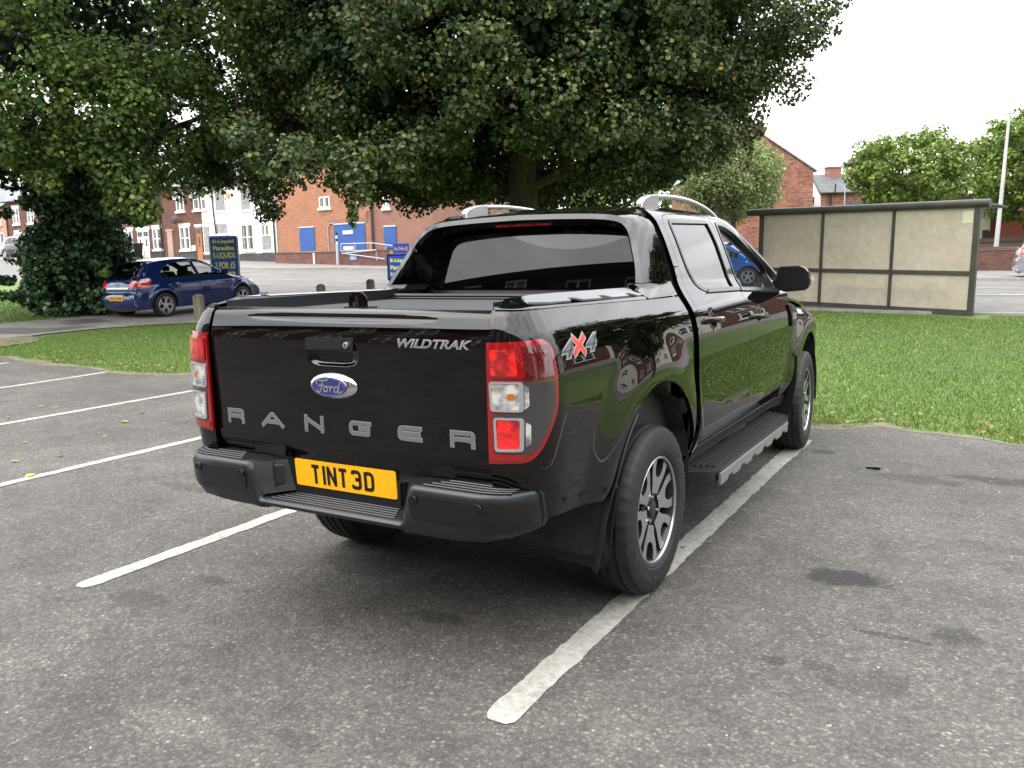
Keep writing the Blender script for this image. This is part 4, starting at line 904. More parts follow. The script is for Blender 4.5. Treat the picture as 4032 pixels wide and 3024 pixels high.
cc = ramp(M['line'], nn, [(.30, (.20, .19, .165)), (.44, (.345, .33, .29)), (.62, (.44, .425, .375))]); cc = mixc(M['line'], 1, cc, ramp(M['line'], n2, [(.3, .70), (.62, 1.06)]), 'MULTIPLY'); cc = mixc(M['line'], 1, cc, ramp(M['line'], n3, [(.3, .80), (.65, 1.04)]), 'MULTIPLY'); setc(M['line'], cc); bump(M['line'], n2, .6, .004)
M['faded'] = mat('faded_paint', (.34, .335, .32), .8)
M['soil'] = varied('bare_soil', (.10, .085, .055), (.17, .145, .09), 9, .95, bmp=.6)
# one ground sheet out to the horizon
gx = np.concatenate([[-900, -500, -300, -180, -130], np.arange(-100, 80.1, 2.0), [100, 140, 220, 400, 900]]); gy = np.concatenate([[-900, -400, -200, -100], np.arange(-60, 110.1, 2.0), [130, 170, 260, 450, 1200]])
X, Y = np.meshgrid(gx, gy); nx_, ny_ = len(gx), len(gy); V = np.stack([X.ravel(), Y.ravel(), T(X, Y).ravel()], 1)
ii = (np.arange(ny_-1)[:, None]*nx_+np.arange(nx_-1)).ravel(); g = mk('ground', V, np.stack([ii, ii+1, ii+1+nx_, ii+nx_], 1), M['lawn']); g.location.z = -.012; tag(g, kind='structure')
# car park: far edge runs raggedly along the lawn
edge = [(-14.0, 3.9), (-12.6, 4.35), (-11.0, 4.15), (-9.8, 4.20), (-8.6, 4.0), (-7.9, 4.2), (-7.4, 4.5), (-5, 4.4), (-2, 4.35), (0, 4.10), (.87, 3.96), (1.3, 4.30), (1.8, 4.22), (2.39, 4.02), (3.2, 4.15), (5, 4.1), (9, 4.3), (16, 4.2)]
g_ = np.random.default_rng(3); ee = resample(edge, .09, False); k = g_.normal(0, .035, len(ee)); k = np.convolve(k, [.25, .5, .25], 'same')*1.6; ee[:, 1] += k
cpk = np.concatenate([ee[::-1], [(-14.2, -16), (16, -16)]])
def Tp(u, v): return np.stack([np.asarray(u, float), np.asarray(v, float), T(u, v)], -1)
V_, F_ = tri(cpk, .6); cpo = mk('car_park', Tp(V_[:, 0], V_[:, 1]), np.ascontiguousarray(F_), M['asphalt']); cpo.location.z = .002; tag(cpo, kind='structure')
# lines between the bays, ragged edges
for cx, y0, y1, w in ((.825, -1.30, 3.52, .118), (-1.58, -1.24, 3.5, .105), (-3.96, -1.25, 3.5, .10), (-6.44, -1.25, 3.6, .10), (-9.15, -1.2, 3.98, .10), (-11.7, -1.2, 3.98, .10), (3.25, -1.3, 3.5, .10)):
    gg = np.random.default_rng(int(abs(cx)*100)); ys_ = np.arange(y0, y1, .022); jl = np.convolve(gg.normal(0, .0055, len(ys_)+8), np.ones(3)/3, 'same')[:len(ys_)]; jr = np.convolve(gg.normal(0, .0055, len(ys_)+8), np.ones(3)/3, 'same')[:len(ys_)]
    drift = -.012*sm((ys_-y0)/5)*0
    en = .5*w*np.sqrt(np.clip(1-((.04-(ys_-y0))/.05).clip(0, 1)**2, 0, 1))
    grow = 1+.35*sm((ys_-2.2)/1.3)*(cx > 0 and cx < 1)
    Lp = np.stack([cx-en+jl, ys_], 1); Rp = np.stack([cx+en*grow+jr, ys_], 1); P_ = np.concatenate([Rp, Lp[::-1]])
    n_ = len(ys_); V = [(p[0], p[1], TT(*p)) for p in np.concatenate([Lp, Rp])]; F = [(i, n_+i, n_+i+1, i+1) for i in range(n_-1)]
    o = mk('parking_line', V, F, M['line']); o.location.z = .006; tag(o, kind='structure')
sheet('path', [(-18.3, -16), (-15.25, -16), (-15.2, 5.7), (-15.05, 7.6), (-14.4, 8.7), (-13.4, 9.7), (-13.0, 10.8), (-13.2, 13), (-14.2, 17.1), (-19.6, 17.1), (-18.2, 12.5), (-17.9, 10), (-18.4, 7.4)], .012, M['path'], .8, rough=.05)
for q in ([(-17.3, 5.95), (-16.2, 6.4), (-16.1, 7.3), (-17.2, 6.9)], [(-16.2, 6.2), (-15.5, 6.5), (-15.4, 8.0), (-16.1, 7.8)], [(-17.4, 8.3), (-16.8, 8.4), (-16.7, 9.0), (-17.3, 8.9)], [(-16.8, 7.9), (-16.3, 8.0), (-16.2, 8.9), (-16.7, 8.8)]):
    sheet('path_repair', q, .018, M['patch'], .5)
sheet('soil', [(-18.5, 9.5), (-18.0, 10.4), (-18.3, 13.0), (-19.8, 12.9), (-20.4, 11.2), (-19.5, 10.2)], .004, M['soil'], .5, rough=.12)
sheet('soil', [(-15.6, 4.6), (-14.4, 4.5), (-13.9, 5.3), (-14.6, 6.3), (-15.5, 6.4)], .004, M['soil'], .5, rough=.12)
# main road, side road, pavements
road = sheet('road', [(-120, 17.6), (-40, 17.9), (-19.5, 16.9), (1.5, 16.8), (3, 17.0), (60, 17.0), (60, 30.9), (-12, 30.9), (-12, 33.5), (-31, 33.5), (-31.6, 30.2), (-35, 29.9), (-60, 29.9), (-120, 29.9)], .012, M['road'], 2.5)
pv = sheet('pavement', [(-120, 29.8), (-36, 29.6), (-33.2, 29.4), (-31.6, 29.6), (-30.5, 30.4), (-29.0, 31.6), (-25, 32.2), (-23, 32.4), (-23, 36.2), (-120, 36.2)], .10, M['paving'], 2.0, rim=.12)
sheet('forecourt', [(-23.5, 30.6), (-12, 30.7), (-12, 40), (-23.5, 40)], .02, M['road'], 2.0)
pv2 = sheet('pavement', [(-12, 30.8), (60, 30.8), (60, 38.4), (-12, 38.4)], .10, M['paving'], 2.0, rim=.12)
M['kerb_'] = M['kerb']
for nm_, pts in (('kerb', [(-120, 29.8), (-36, 29.6), (-33.2, 29.4), (-31.6, 29.6), (-30.5, 30.4), (-29.0, 31.6), (-25, 32.2), (-23, 32.4)]), ('kerb', [(-12, 30.8), (60, 30.8)])):
    P_ = resample(pts, .9, False); b = MB()
    for a, c in zip(P_[:-1], P_[1:]):
        d = c-a; n2_ = np.array([-d[1], d[0]])/np.hypot(*d)*.13; z0, z1 = TT(*a), TT(*c); c2 = c-d*.012
        b.add([(a[0]-n2_[0]*.04, a[1]-n2_[1]*.04, z0-.02), (c2[0]-n2_[0]*.04, c2[1]-n2_[1]*.04, z1-.02), (c2[0]-n2_[0]*.04, c2[1]-n2_[1]*.04, z1+.115), (a[0]-n2_[0]*.04, a[1]-n2_[1]*.04, z0+.115), (a[0]+n2_[0], a[1]+n2_[1], z0+.115), (c2[0]+n2_[0], c2[1]+n2_[1], z1+.115)], [(0, 1, 2, 3), (3, 2, 5, 4)])
    tag(b.build(nm_, M['kerb']), kind='structure')
b = MB()
for x in np.arange(-60, 12, .9):
    y0_ = float(np.interp(x, [-120, -40, -19.5, 1.5, 3, 60], [17.6, 17.9, 16.9, 16.8, 17.0, 17.0])); y1_ = float(np.interp(x+.88, [-120, -40, -19.5, 1.5, 3, 60], [17.6, 17.9, 16.9, 16.8, 17.0, 17.0])); z0, z1 = TT(x, y0_), TT(x+.88, y1_)
    if -14.3 < x+.9 and x > -19.9 and x+.9 < -13: continue
    if -19.9 < x < -14: continue
    b.add([(x, y0_-.07, z0-.05), (x+.885, y1_-.07, z1-.05), (x+.885, y1_-.07, z1+.045), (x, y0_-.07, z0+.045), (x, y0_+.07, z0+.045), (x+.885, y1_+.07, z1+.045), (x+.885, y1_+.07, z1-.05), (x, y0_+.07, z0-.05)], [(0, 1, 2, 3), (3, 2, 5, 4), (4, 5, 6, 7)])
tag(b.build('kerb', M['kerb']), kind='structure')
# road markings: faded broken lines
def mark(pts, w, m_=M['faded']):
    P_ = resample(pts, .8, False); d = np.gradient(P_, axis=0); d /= np.hypot(d[:, 0], d[:, 1])[:, None]; n_ = np.stack([-d[:, 1], d[:, 0]], 1)*w/2
    V = [(q[0], q[1], TT(*q)) for q in np.concatenate([P_+n_, P_-n_])]; k = len(P_); o = mk('road_marking', V, [(i, i+1, k+i+1, k+i) for i in range(k-1)], m_); o.location.z = .030; tag(o, kind='structure')
for y in (20.4, 23.0, 25.4, 27.4):
    for x in np.arange(-34, 12, 4.2 if y != 23.0 else 6.0):
        if not (-2.5 < x < 0.2): mark([(x, y), (x+(2.6 if y != 23.0 else 4.2), y)], .11)
for a in ([(.5, 25.6), (5.5, 26.6)], [(.5, 22.4), (8, 23.8)], [(.8, 28.4), (6, 27.9)]): mark(a, .14, M['line'])
# ================================================================ lawn blades and fallen leaves
def leafmat(name, stops, trans=.3, rough=.5, spec=.35):
    m_ = bpy.data.materials.new(name); m_.use_nodes = True; t = m_.node_tree; b = bsdf(m_); g_ = N(t, 'ShaderNodeNewGeometry'); cr_ = N(t, 'ShaderNodeValToRGB'); t.links.new(g_.outputs['Random Per Island'], cr_.inputs[0])
    e = cr_.color_ramp.elements
    while len(e) < len(stops): e.new(.5)
    for q, (p, c) in zip(e, stops): q.position = p; q.color = (*c, 1)
    t.links.new(cr_.outputs[0], b.inputs['Base Color']); b.inputs['Roughness'].default_value = rough; b.inputs['Specular IOR Level'].default_value = spec
    tr_ = N(t, 'ShaderNodeBsdfTranslucent'); t.links.new(cr_.outputs[0], tr_.inputs[0]); x = N(t, 'ShaderNodeMixShader'); x.inputs[0].default_value = trans
    o = t.nodes['Material Output']; t.links.new(b.outputs[0], x.inputs[1]); t.links.new(tr_.outputs[0], x.inputs[2]); t.links.new(x.outputs[0], o.inputs[0]); return m_
M['blade'] = leafmat('grass_blade', [(0, (.064, .124, .015)), (.4, (.095, .162, .022)), (.78, (.128, .194, .033)), (.95, (.155, .195, .052)), (1, (.25, .23, .11))], .35, .55, .2)
def blades(name, n, sampler, hmin, hmax, wd):
    g_ = np.random.default_rng(11); x, y = sampler(g_, n); n = len(x); a = g_.uniform(0, 2*math.pi, n); h = g_.uniform(hmin, hmax, n); le = g_.normal(0, .45, (n, 2))*h[:, None]; z = T(x, y)-.014
    dx, dy = np.cos(a)*wd, np.sin(a)*wd
    V = np.stack([np.stack([x-dx, y-dy, z], 1), np.stack([x+dx, y+dy, z], 1), np.stack([x+le[:, 0], y+le[:, 1], z+h], 1)], 1).reshape(-1, 3)
    o = mk(name, V, np.arange(3*n, dtype=np.int32).reshape(n, 3), M['blade']); return tag(o, kind='stuff')
edgef = lambda x: np.interp(x, ee[:, 0], ee[:, 1])
def samp(x0, x1, y0, y1, p=None):
    def f_(g_, n):
        x = g_.uniform(x0, x1, n); y = y0+(y1-y0)*g_.uniform(0, 1, n)**1.25; k = (y > edgef(x)-.03) & (g_.uniform(0, 1, n) < .25+(y-edgef(x))/.35)
        k &= ~((x < -14.9) & (x > -18.5) & (y > 0)); k &= ~((x < -13.0) & (y > 8.4+.9*(x+15.2)) & (x > -16)); k &= ~((y > 16.7)); k &= ~((x > -4.2) & (x < 1.9) & (y > 15.9-.32*(x-1.6)) & (y < 18.5))
        return x[k], y[k]
    return f_
blades('grass', 45000, samp(-14.5, -6.5, 9.5, 16.8), .02, .055, .006)
blades('grass', 70000, samp(-15, -6.5, 3.9, 10.5), .02, .055, .0045)
blades('grass', 60000, samp(-.2, 3.6, 3.9, 17), .02, .05, .005)
blades('grass', 75000, samp(-6.5, -.2, 3.9, 17), .02, .05, .006)
blades('grass', 40000, samp(-30, -18.3, 5.5, 17.2), .04, .09, .008)
# fallen leaves
M['leaf_y'] = mat('yellow_leaf', (.55, .36, .05), .7); M['leaf_b'] = mat('brown_leaf', (.30, .15, .045), .8)
def leaf_obj(x, y, s, m_, rz, z=None, lab=None):
    pts = [(0, -.5), (.28, -.3), (.42, 0), (.30, .3), (0, .55), (-.30, .3), (-.42, 0), (-.28, -.3)]
    V = [(p[0]*s, p[1]*s, .25*s*(abs(p[0])+.5*p[1]*p[1])) for p in pts]+[(0, 0, .0)]; F = [(i, (i+1) % 8, 8) for i in range(8)]
    o = mk('fallen_leaf', V, F, m_); o.location = (x, y, (TT(x, y)+.010) if z is None else z); o.rotation_euler = (0.1, .1, rz); return o
lv = [(-4.01, -.09, 'y', .07, 'yellow-green leaf lying on the second white bay line left of the truck'), (-4.6, .13, 'b', .065, 'curled tan leaf near the left edge, nearest the camera'), (-4.44, .41, 'b', .05, None), (-5.28, .59, 'b', .05, None), (-4.85, 1.08, 'b', .045, None), (-5.32, 1.61, 'y', .075, 'biggest yellow leaf, midway between two white bay lines'), (-5.62, 2.01, 'b', .065, 'orange-brown leaf just beyond the biggest yellow leaf'), (-7.12, 1.81, 'b', .06, None), (-6.89, 1.85, 'b', .06, None), (-6.72, 1.24, 'y', .06, None), (-6.88, 2.54, 'b', .05, None), (-6.41, 2.39, 'y', .045, None), (-9.32, 3.01, 'b', .07, None), (.82, .59, 'b', .035, 'small dark leaf lying on the white line beside the rear wheel')]
for i, (x, y, c, s, lab) in enumerate(lv):
    o = leaf_obj(x, y, s, M['leaf_y' if c == 'y' else 'leaf_b'], i*1.7)
    tag(o, lab or ('small dry brown leaf lying on the grey asphalt' if c == 'b' else 'small yellow leaf lying on the grey asphalt'), 'leaf', 'dry leaves scattered on the car park')
g_ = np.random.default_rng(5)
o = []; b = MB()
for _ in range(230):
    x = g_.uniform(-12, -6.8) if _ < 110 else g_.uniform(.6, 3.2); y = float(edgef(x))+abs(g_.normal(0, .35))+.05; s = g_.uniform(.015, .038); a = g_.uniform(0, 6.3); z = TT(x, y)+g_.uniform(.02, .05)
    b.add([(x+s*math.cos(a), y+s*math.sin(a), z+.01), (x-.5*s*math.sin(a), y+.5*s*math.cos(a), z+.02), (x-s*math.cos(a), y-s*math.sin(a), z), (x+.5*s*math.sin(a), y-.5*s*math.cos(a), z)], [(0, 1, 2, 3)])
ll = b.build('leaf_litter', leafmat('litter', [(0, (.16, .18, .04)), (.5, (.24, .22, .06)), (.8, (.16, .09, .03)), (1, (.30, .26, .10))], .2), smooth=False); tag(ll, kind='stuff')
b = MB(); b.box(-.045, .045, -.018, .018, 0, .012); b.box(.0, .05, -.03, .0, .004, .018); o = b.build('scrap', M['black'], None, bevel=.003); o.location = (1.46, 2.76, .004); tag(o, 'small black scrap of plastic lying on bare asphalt right of the truck', 'litter')

# worn strip where turf meets tarmac, grit on the tarmac, clover heads in the lawn
e2 = ee[::3]; strip = np.concatenate([e2-[0, .06], (e2+np.stack([0*e2[:, 0], .10+.09*np.sin(e2[:, 0]*2.1)+.05*np.sin(e2[:, 0]*7)], 1))[::-1]])
V = [(p[0], p[1], TT(*p)) for p in strip]; n_ = len(e2); F = [(i, i+1, 2*n_-2-i, 2*n_-1-i) for i in range(n_-1)]; o = mk('soil', V, F, M['soil']); o.location.z = .0045; tag(o, kind='structure')
b = MB(); g_ = np.random.default_rng(17)
for _ in range(420):
    q = g_.uniform(0, 1); x = g_.uniform(-5.5, 3.2) if q < .75 else g_.uniform(.9, 2.8); y = g_.uniform(-2.6, 4.0); s = g_.uniform(.0025, .007); a = g_.uniform(0, 6.3); c_, s2 = math.cos(a)*s, math.sin(a)*s
    b.add([(x+c_, y+s2, .003), (x-s2*.7, y+c_*.7, .003), (x-c_, y-s2, .003), (x+s2*.7, y-c_*.7, .003), (x, y, .003+s*.8)], [(0, 1, 4), (1, 2, 4), (2, 3, 4), (3, 0, 4)])
tag(b.build('grit', leafmat('grit', [(0, (.16, .15, .14)), (.5, (.30, .29, .27)), (.9, (.5, .48, .45)), (1, (.12, .06, .03))], 0, .8), smooth=False), kind='stuff')
b = MB()
for _ in range(110):
    x = g_.uniform(.0, 3.4) if _ < 80 else g_.uniform(-14, -8); y = g_.uniform(4.6, 15) if _ < 80 else g_.uniform(4.6, 8); z = TT(x, y)+g_.uniform(.03, .06); s = g_.uniform(.005, .010)
    b.add([(x-s, y, z), (x, y-s, z), (x+s, y, z), (x, y+s, z), (x, y, z+s), (x, y, z-s)], [(0, 1, 4), (1, 2, 4), (2, 3, 4), (3, 0, 4), (1, 0, 5), (2, 1, 5), (3, 2, 5), (0, 3, 5)])
tag(b.build('clover', mat('clover_white', (.5, .52, .42), .8), smooth=False), kind='stuff')
# ================================================================ buildings
def brick(name, c1, c2, mort, sc=1.0, var=.5, bw=.225, rh=.075):
    m_ = mat(name, c1, .88); t = m_.node_tree; tc_ = N(t, 'ShaderNodeTexCoord'); s = N(t, 'ShaderNodeSeparateXYZ'); t.links.new(tc_.outputs['Object'], s.inputs[0])
    xy = math_(m_, 'ADD', s.outputs[0], s.outputs[1]); cb = N(t, 'ShaderNodeCombineXYZ'); t.links.new(xy, cb.inputs[0]); t.links.new(s.outputs[2], cb.inputs[1])
    b = N(t, 'ShaderNodeTexBrick', Scale=sc, Mortar_Size=.008); b.inputs['Brick Width'].default_value = bw; b.inputs['Row Height'].default_value = rh; b.inputs['Mortar Smooth'].default_value = .2; b.inputs['Bias'].default_value = 0
    b.inputs['Color1'].default_value = (*c1, 1); b.inputs['Color2'].default_value = (*c2, 1); b.inputs['Mortar'].default_value = (*mort, 1); t.links.new(cb.outputs[0], b.inputs['Vector'])
    n1 = noise(m_, 1.1, 5, .65, vec=cb.outputs[0]); mpv = N(t, 'ShaderNodeMapping'); mpv.inputs['Scale'].default_value = (3.2, 9, 1); t.links.new(cb.outputs[0], mpv.inputs[0]); n2 = noise(m_, 1.0, 3, .7, vec=mpv.outputs[0])
    c = mixc(m_, 1, b.outputs['Color'], ramp(m_, n1, [(.3, 1-var*.5), (.7, 1+var*.5)]), 'MULTIPLY'); c = mixc(m_, 1, c, ramp(m_, n2, [(.32, 1-var*.7), (.5, 1.0), (.7, 1+var*.5)]), 'MULTIPLY'); setc(m_, c); bump(m_, b.outputs['Fac'], -.3, .01); return m_
M['br_red'] = brick('red_brown_brick', (.137, .045, .029), (.101, .035, .024), (.144, .108, .086))
M['br_orange'] = brick('orange_brick', (.38, .150, .075), (.30, .118, .060), (.29, .20, .145), var=.25)
M['br_pink'] = brick('pinkish_brick', (.27, .115, .078), (.22, .092, .065), (.25, .185, .15), var=.2)
M['br_gable'] = brick('weathered_red_brick', (.27, .105, .065), (.18, .075, .05), (.22, .16, .125), var=.7, bw=.45, rh=.15)
M['br_wall'] = brick('garden_wall_brick', (.173, .061, .042), (.122, .045, .033), (.158, .122, .101), var=.5)
M['white'] = varied('white_painted_brick', (.74, .74, .71), (.80, .80, .77), 1.2, .8); s_ = noise(M['white'], 1.6, 7, .75); c_ = ramp(M['white'], s_, [(.60, (.78, .78, .755)), (.655, (.70, .68, .62)), (.69, (.38, .24, .18))]); setc(M['white'], c_)
M['cream'] = varied('cream_render', (.66, .62, .50), (.72, .68, .56), 2, .85); M['pink'] = varied('pink_paint', (.52, .22, .15), (.57, .25, .17), 2, .85)
def slate(name, a, b_):
    m_ = brick(name, a, b_, (a[0]*.6, a[1]*.6, a[2]*.6), bw=.3, rh=.22, var=.25); bsdf(m_).inputs['Roughness'].default_value = .6; return m_
M['slate'] = slate('grey_slate', (.120, .124, .131), (.150, .154, .161)); M['slate_d'] = slate('dark_slate', (.075, .075, .079), (.098, .098, .101))
M['upvc'] = mat('white_frame', (.78, .78, .76), .45); M['stone'] = varied('cream_stone', (.60, .55, .44), (.68, .64, .54), 5, .8); M['plinth'] = varied('black_plinth', (.035, .035, .035), (.07, .065, .06), 3, .7)
M['board'] = varied('grey_chipboard', (.20, .195, .19), (.33, .32, .31), 6, .85); M['blueb'] = varied('blue_boarding', (.018, .075, .26), (.024, .09, .30), 2, .6); M['door_b'] = varied('brown_wood_door', (.30, .11, .03), (.38, .15, .045), 4, .6, sc=(1, 1, .2))
M['pane'] = mat('window_glass', (.02, .024, .028), .04, Specular_IOR_Level=.8); M['net'] = varied('net_curtain', (.34, .34, .33), (.16, .17, .17), 3, .8, sc=(8, 1, 1)); M['terra'] = mat('terracotta', (.42, .14, .07), .8); M['galv'] = mat('galvanised_steel', (.42, .45, .50), .5, .4)
M['pipe'] = mat('dark_pipe', (.04, .038, .036), .6)
def window(par, x0, x1, z0, z1, y=0, bars='sash', open_=False, lint=True, net=True, sill=True, fm=None):
    fm = fm or M['upvc']; b = MB(); t = .07
    b.box(x0, x0+t, y-.06, y, z0, z1); b.box(x1-t, x1, y-.06, y, z0, z1); b.box(x0+t, x1-t, y-.06, y, z1-t, z1); b.box(x0+t, x1-t, y-.06, y, z0, z0+t)
    if bars in ('sash', 'pair'): b.box(x0+t, x1-t, y-.055, y-.002, (z0+z1)/2-.03, (z0+z1)/2+.03)
    if bars in ('pair', 'tall'): b.box((x0+x1)/2-.07, (x0+x1)/2+.07, y-.058, y-.003, z0+t, z1-t)
    f = b.build('window', fm, par, smooth=False)
    b = MB(); b.box(x0+t*.5, x1-t*.5, y-.02, y-.008, z0+t*.5, z1-t*.5); b.build('pane', M['pane'], f, smooth=False)
    if net:
        b = MB(); n_ = 2 if bars in ('pair', 'tall') else 1; w = (x1-x0-2*t)/n_
        for i in range(n_): xa = x0+t+i*w; b.box(xa+w*.12, xa+w*.42, y-.026, y-.021, z0+t, z1-t*1.2)
        b.build('curtain', M['net'], f, smooth=False)
    if open_:
        b = MB(); Mx = Matrix.Translation(((x0+x1)/2, y-.06, z1-.05)) @ Matrix.Rotation(R(-32), 4, 'X'); h = (z1-z0)*.46; w = (x1-x0)/2-.04
        for q in ((-w, -w+.06, -h, 0), (w-.06, w, -h, 0), (-w, w, -.06, 0), (-w, w, -h, -h+.06)): b.box(q[0], q[1], -.04, 0, q[2], q[3], Mx)
        b.build('open_casement', fm, f, smooth=False); b = MB(); b.box(-w, w, -.022, -.015, -h, 0, Mx); b.build('casement_glass', M['tint'], f, smooth=False)
    if sill: b = MB(); b.box(x0-.12, x1+.12, y-.12, y, z0-.16, z0-.004); b.build('sill', M['stone'], f, smooth=False)
    if lint: b = MB(); b.box(x0-.12, x1+.12, y-.035, y, z1+.004, z1+.24); b.build('lintel', M['stone'], f, smooth=False)
    return f
def door(par, x0, x1, z0, z1, y=0, m_=None, light=True):
    b = MB(); b.box(x0, x1, y-.05, y, z0, z1); d = b.build('door', m_ or M['upvc'], par, smooth=False)
    b = MB(); b.box(x0+.05, x1-.05, y-.056, y-.049, z1-.42, z1-.08) if light else None
    b.box(x0+(x1-x0)*.35, x1-(x1-x0)*.35, y-.057, y-.049, z0+.9, z1-.6) if light else None
    if light: b.build('door_glass', M['pane'], d, smooth=False)
    b = MB(); b.box(x1-.16, x1-.12, y-.09, y-.05, z0+.98, z0+1.05); b.build('handle', M['satin'], d, smooth=False); return d
def house(name, x0, x1, yf, depth, ze, zr, wallm, label, cat='house', roofm=None, plinth=True, group=None, root=None, zb=None, ch=(), rz=None):
    zb = TT((x0+x1)/2, yf)-.6 if zb is None else zb
    h = root or empty(name, label=label, cat=cat, group=group)
    ym = yf+depth/2
    b = MB(); b.box(x0, x1, yf, yf+depth, zb, ze); b.add([(x0, yf, ze), (x0, yf+depth, ze), (x0, ym, zr-.05), (x1, yf, ze), (x1, yf+depth, ze), (x1, ym, zr-.05)], [(0, 2, 1), (3, 4, 5)]); b.build('wall', wallm, h, smooth=False)
    o = .28; sl = (zr-ze)/(depth/2); b = MB()
    b.add([(x0-.02, yf-o, ze-sl*o+.04), (x1+.02, yf-o, ze-sl*o+.04), (x1+.02, ym, zr+.04), (x0-.02, ym, zr+.04), (x0-.02, yf+depth+o, ze-sl*o+.04), (x1+.02, yf+depth+o, ze-sl*o+.04), (x0-.02, yf-o, ze-sl*o+.12), (x1+.02, yf-o, ze-sl*o+.12), (x1+.02, ym, zr+.13), (x0-.02, ym, zr+.13), (x0-.02, yf+depth+o, ze-sl*o+.12), (x1+.02, yf+depth+o, ze-sl*o+.12)],
          [(6, 7, 8, 9), (9, 8, 11, 10), (0, 3, 2, 1), (3, 4, 5, 2), (0, 1, 7, 6), (4, 10, 11, 5), (0, 6, 9, 3), (3, 9, 10, 4), (1, 2, 8, 7), (2, 5, 11, 8)]); rf = b.build('roof', roofm or M['slate'], h, smooth=False)
    b = MB(); b.tube([(x0, yf-o-.05, ze-sl*o+.04), (x1, yf-o-.05, ze-sl*o+.04)], .06, 6); b.build('gutter', M['pipe'], h)
    if plinth: b = MB(); b.box(x0+.003, x1-.003, yf-.04, yf, zb, zb+.6+.55); b.build('plinth', M['plinth'], h, smooth=False)
    for cx in ch:
        b = MB(); b.box(cx-.45, cx+.45, ym-.25, ym+.25, zr-.4, zr+1.1); b.box(cx-.5, cx+.5, ym-.3, ym+.3, zr+1.1, zr+1.22); c = b.build('chimney', wallm if wallm is not M['white'] else M['br_red'], h, smooth=False)
        for k in range(3): b = MB(); b.lathe([(0, .13), (.35, .10), (.38, .12), (.38, .08), (0, .08)], 12, 'z', (cx-.3+.3*k, ym, zr+1.22)); b.build('chimney_pot', M['terra'], c)
    return h
Y0 = 36.0
hp = house('terraced_house', -75.5, -69.55, Y0, 8, 6.9, 9.4, M['pink'], 'pink painted house at the far left end of the terrace', roofm=M['slate'], ch=(-70.2,))
window(hp, -71.3, -70.0, 3.3, 4.7, Y0, 'tall', lint=False); window(hp, -72.9, -71.6, 3.3, 4.7, Y0, 'tall', lint=False); window(hp, -71.3, -70.2, 5.4, 6.5, Y0, 'sash')
xs_ = [-69.5, -64.6, -59.75, -54.9]
lab3 = ['dark red-brick terraced house beside the pink house, behind the dark parked car', 'red-brick terraced house hidden behind the ivy-covered tree trunk, second after the pink house', 'red-brick terraced house just left of the one with tilted-open upstairs casements']
for i in range(3):
    a, c = xs_[i], xs_[i+1]-.05; h = house('terraced_house', a, c, Y0, 8, 7.15+.1*(2-i)*.5, 9.7, M['br_red'], lab3[i], group='red-brick houses of the terrace', ch=(c-.6,))
    window(h, a+1.1, a+2.0, 3.2, 4.6, Y0, 'pair', open_=(i == 0)); window(h, a+3.5, a+4.35, 3.2, 4.6, Y0, 'pair'); door(h, a+2.35, a+2.95, 2.45, 4.5, Y0); window(h, a+1.1, a+2.0, 5.35, 6.6, Y0, 'pair'); window(h, a+3.2, a+4.1, 5.35, 6.6, Y0, 'pair')
    b = MB(); b.tube([(a+.15, Y0-.08, 2.2), (a+.15, Y0-.08, 7.0)], .05, 6); b.build('drainpipe', M['pipe'], h)
hA = house('terraced_house', -54.9, -49.80, Y0, 8, 7.12, 9.6, M['br_red'], 'red-brick terraced house with two white doors and tilted-open casement windows upstairs', group='red-brick houses of the terrace', ch=(-50.6,))
window(hA, -54.4, -53.4, 5.55, 6.85, Y0, 'pair', open_=True); window(hA, -52.55, -51.7, 5.40, 6.75, Y0, 'pair', open_=True); window(hA, -54.2, -53.2, 2.85, 4.25, Y0, 'pair'); window(hA, -50.9, -50.0, 2.85, 4.30, Y0, 'pair', fm=M['upvc'])
door(hA, -52.62, -52.02, 2.2, 4.2, Y0); door(hA, -51.95, -51.35, 2.2, 4.2, Y0); b = MB(); b.box(-52.75, -51.2, Y0-.04, Y0, 4.22, 4.5); b.build('door_lintel', M['stone'], hA, smooth=False)
b = MB(); b.tube([(-49.95, Y0-.08, 2.1), (-49.95, Y0-.08, 7.0)], .06, 6); b.build('drainpipe', M['pipe'], hA)
hB = house('terraced_house', -49.75, -45.65, Y0, 8, 7.10, 9.55, M['br_red'], 'red-brick terraced house with a brown wooden door, joined to the white house', group='red-brick houses of the terrace', ch=(-46.3,))
window(hB, -47.95, -46.95, 2.75, 4.30, Y0, 'pair'); door(hB, -46.25, -45.72, 2.0, 4.2, Y0, M['door_b']); b = MB(); b.box(-46.4, -45.66, Y0-.05, Y0, 4.22, 4.42); b.build('door_lintel', M['stone'], hB, smooth=False)
b = MB(); b.box(-49.3, -48.75, Y0-.08, Y0, 1.9, 4.05); b.box(-49.4, -48.65, Y0-.1, Y0, 4.05, 4.2); b.build('blocked_doorway', varied('pink_stone', (.34, .22, .18), (.40, .27, .22), 4, .85), hB, smooth=False)
window(hB, -48.1, -47.3, 5.4, 6.7, Y0, 'pair', open_=True); window(hB, -46.3, -45.75, 5.4, 6.75, Y0, 'sash', open_=True)
b = MB(); b.box(-46.72, -46.40, Y0-.12, Y0, 2.62, 3.0); b.build('meter_box', M['upvc'], hB, smooth=False)
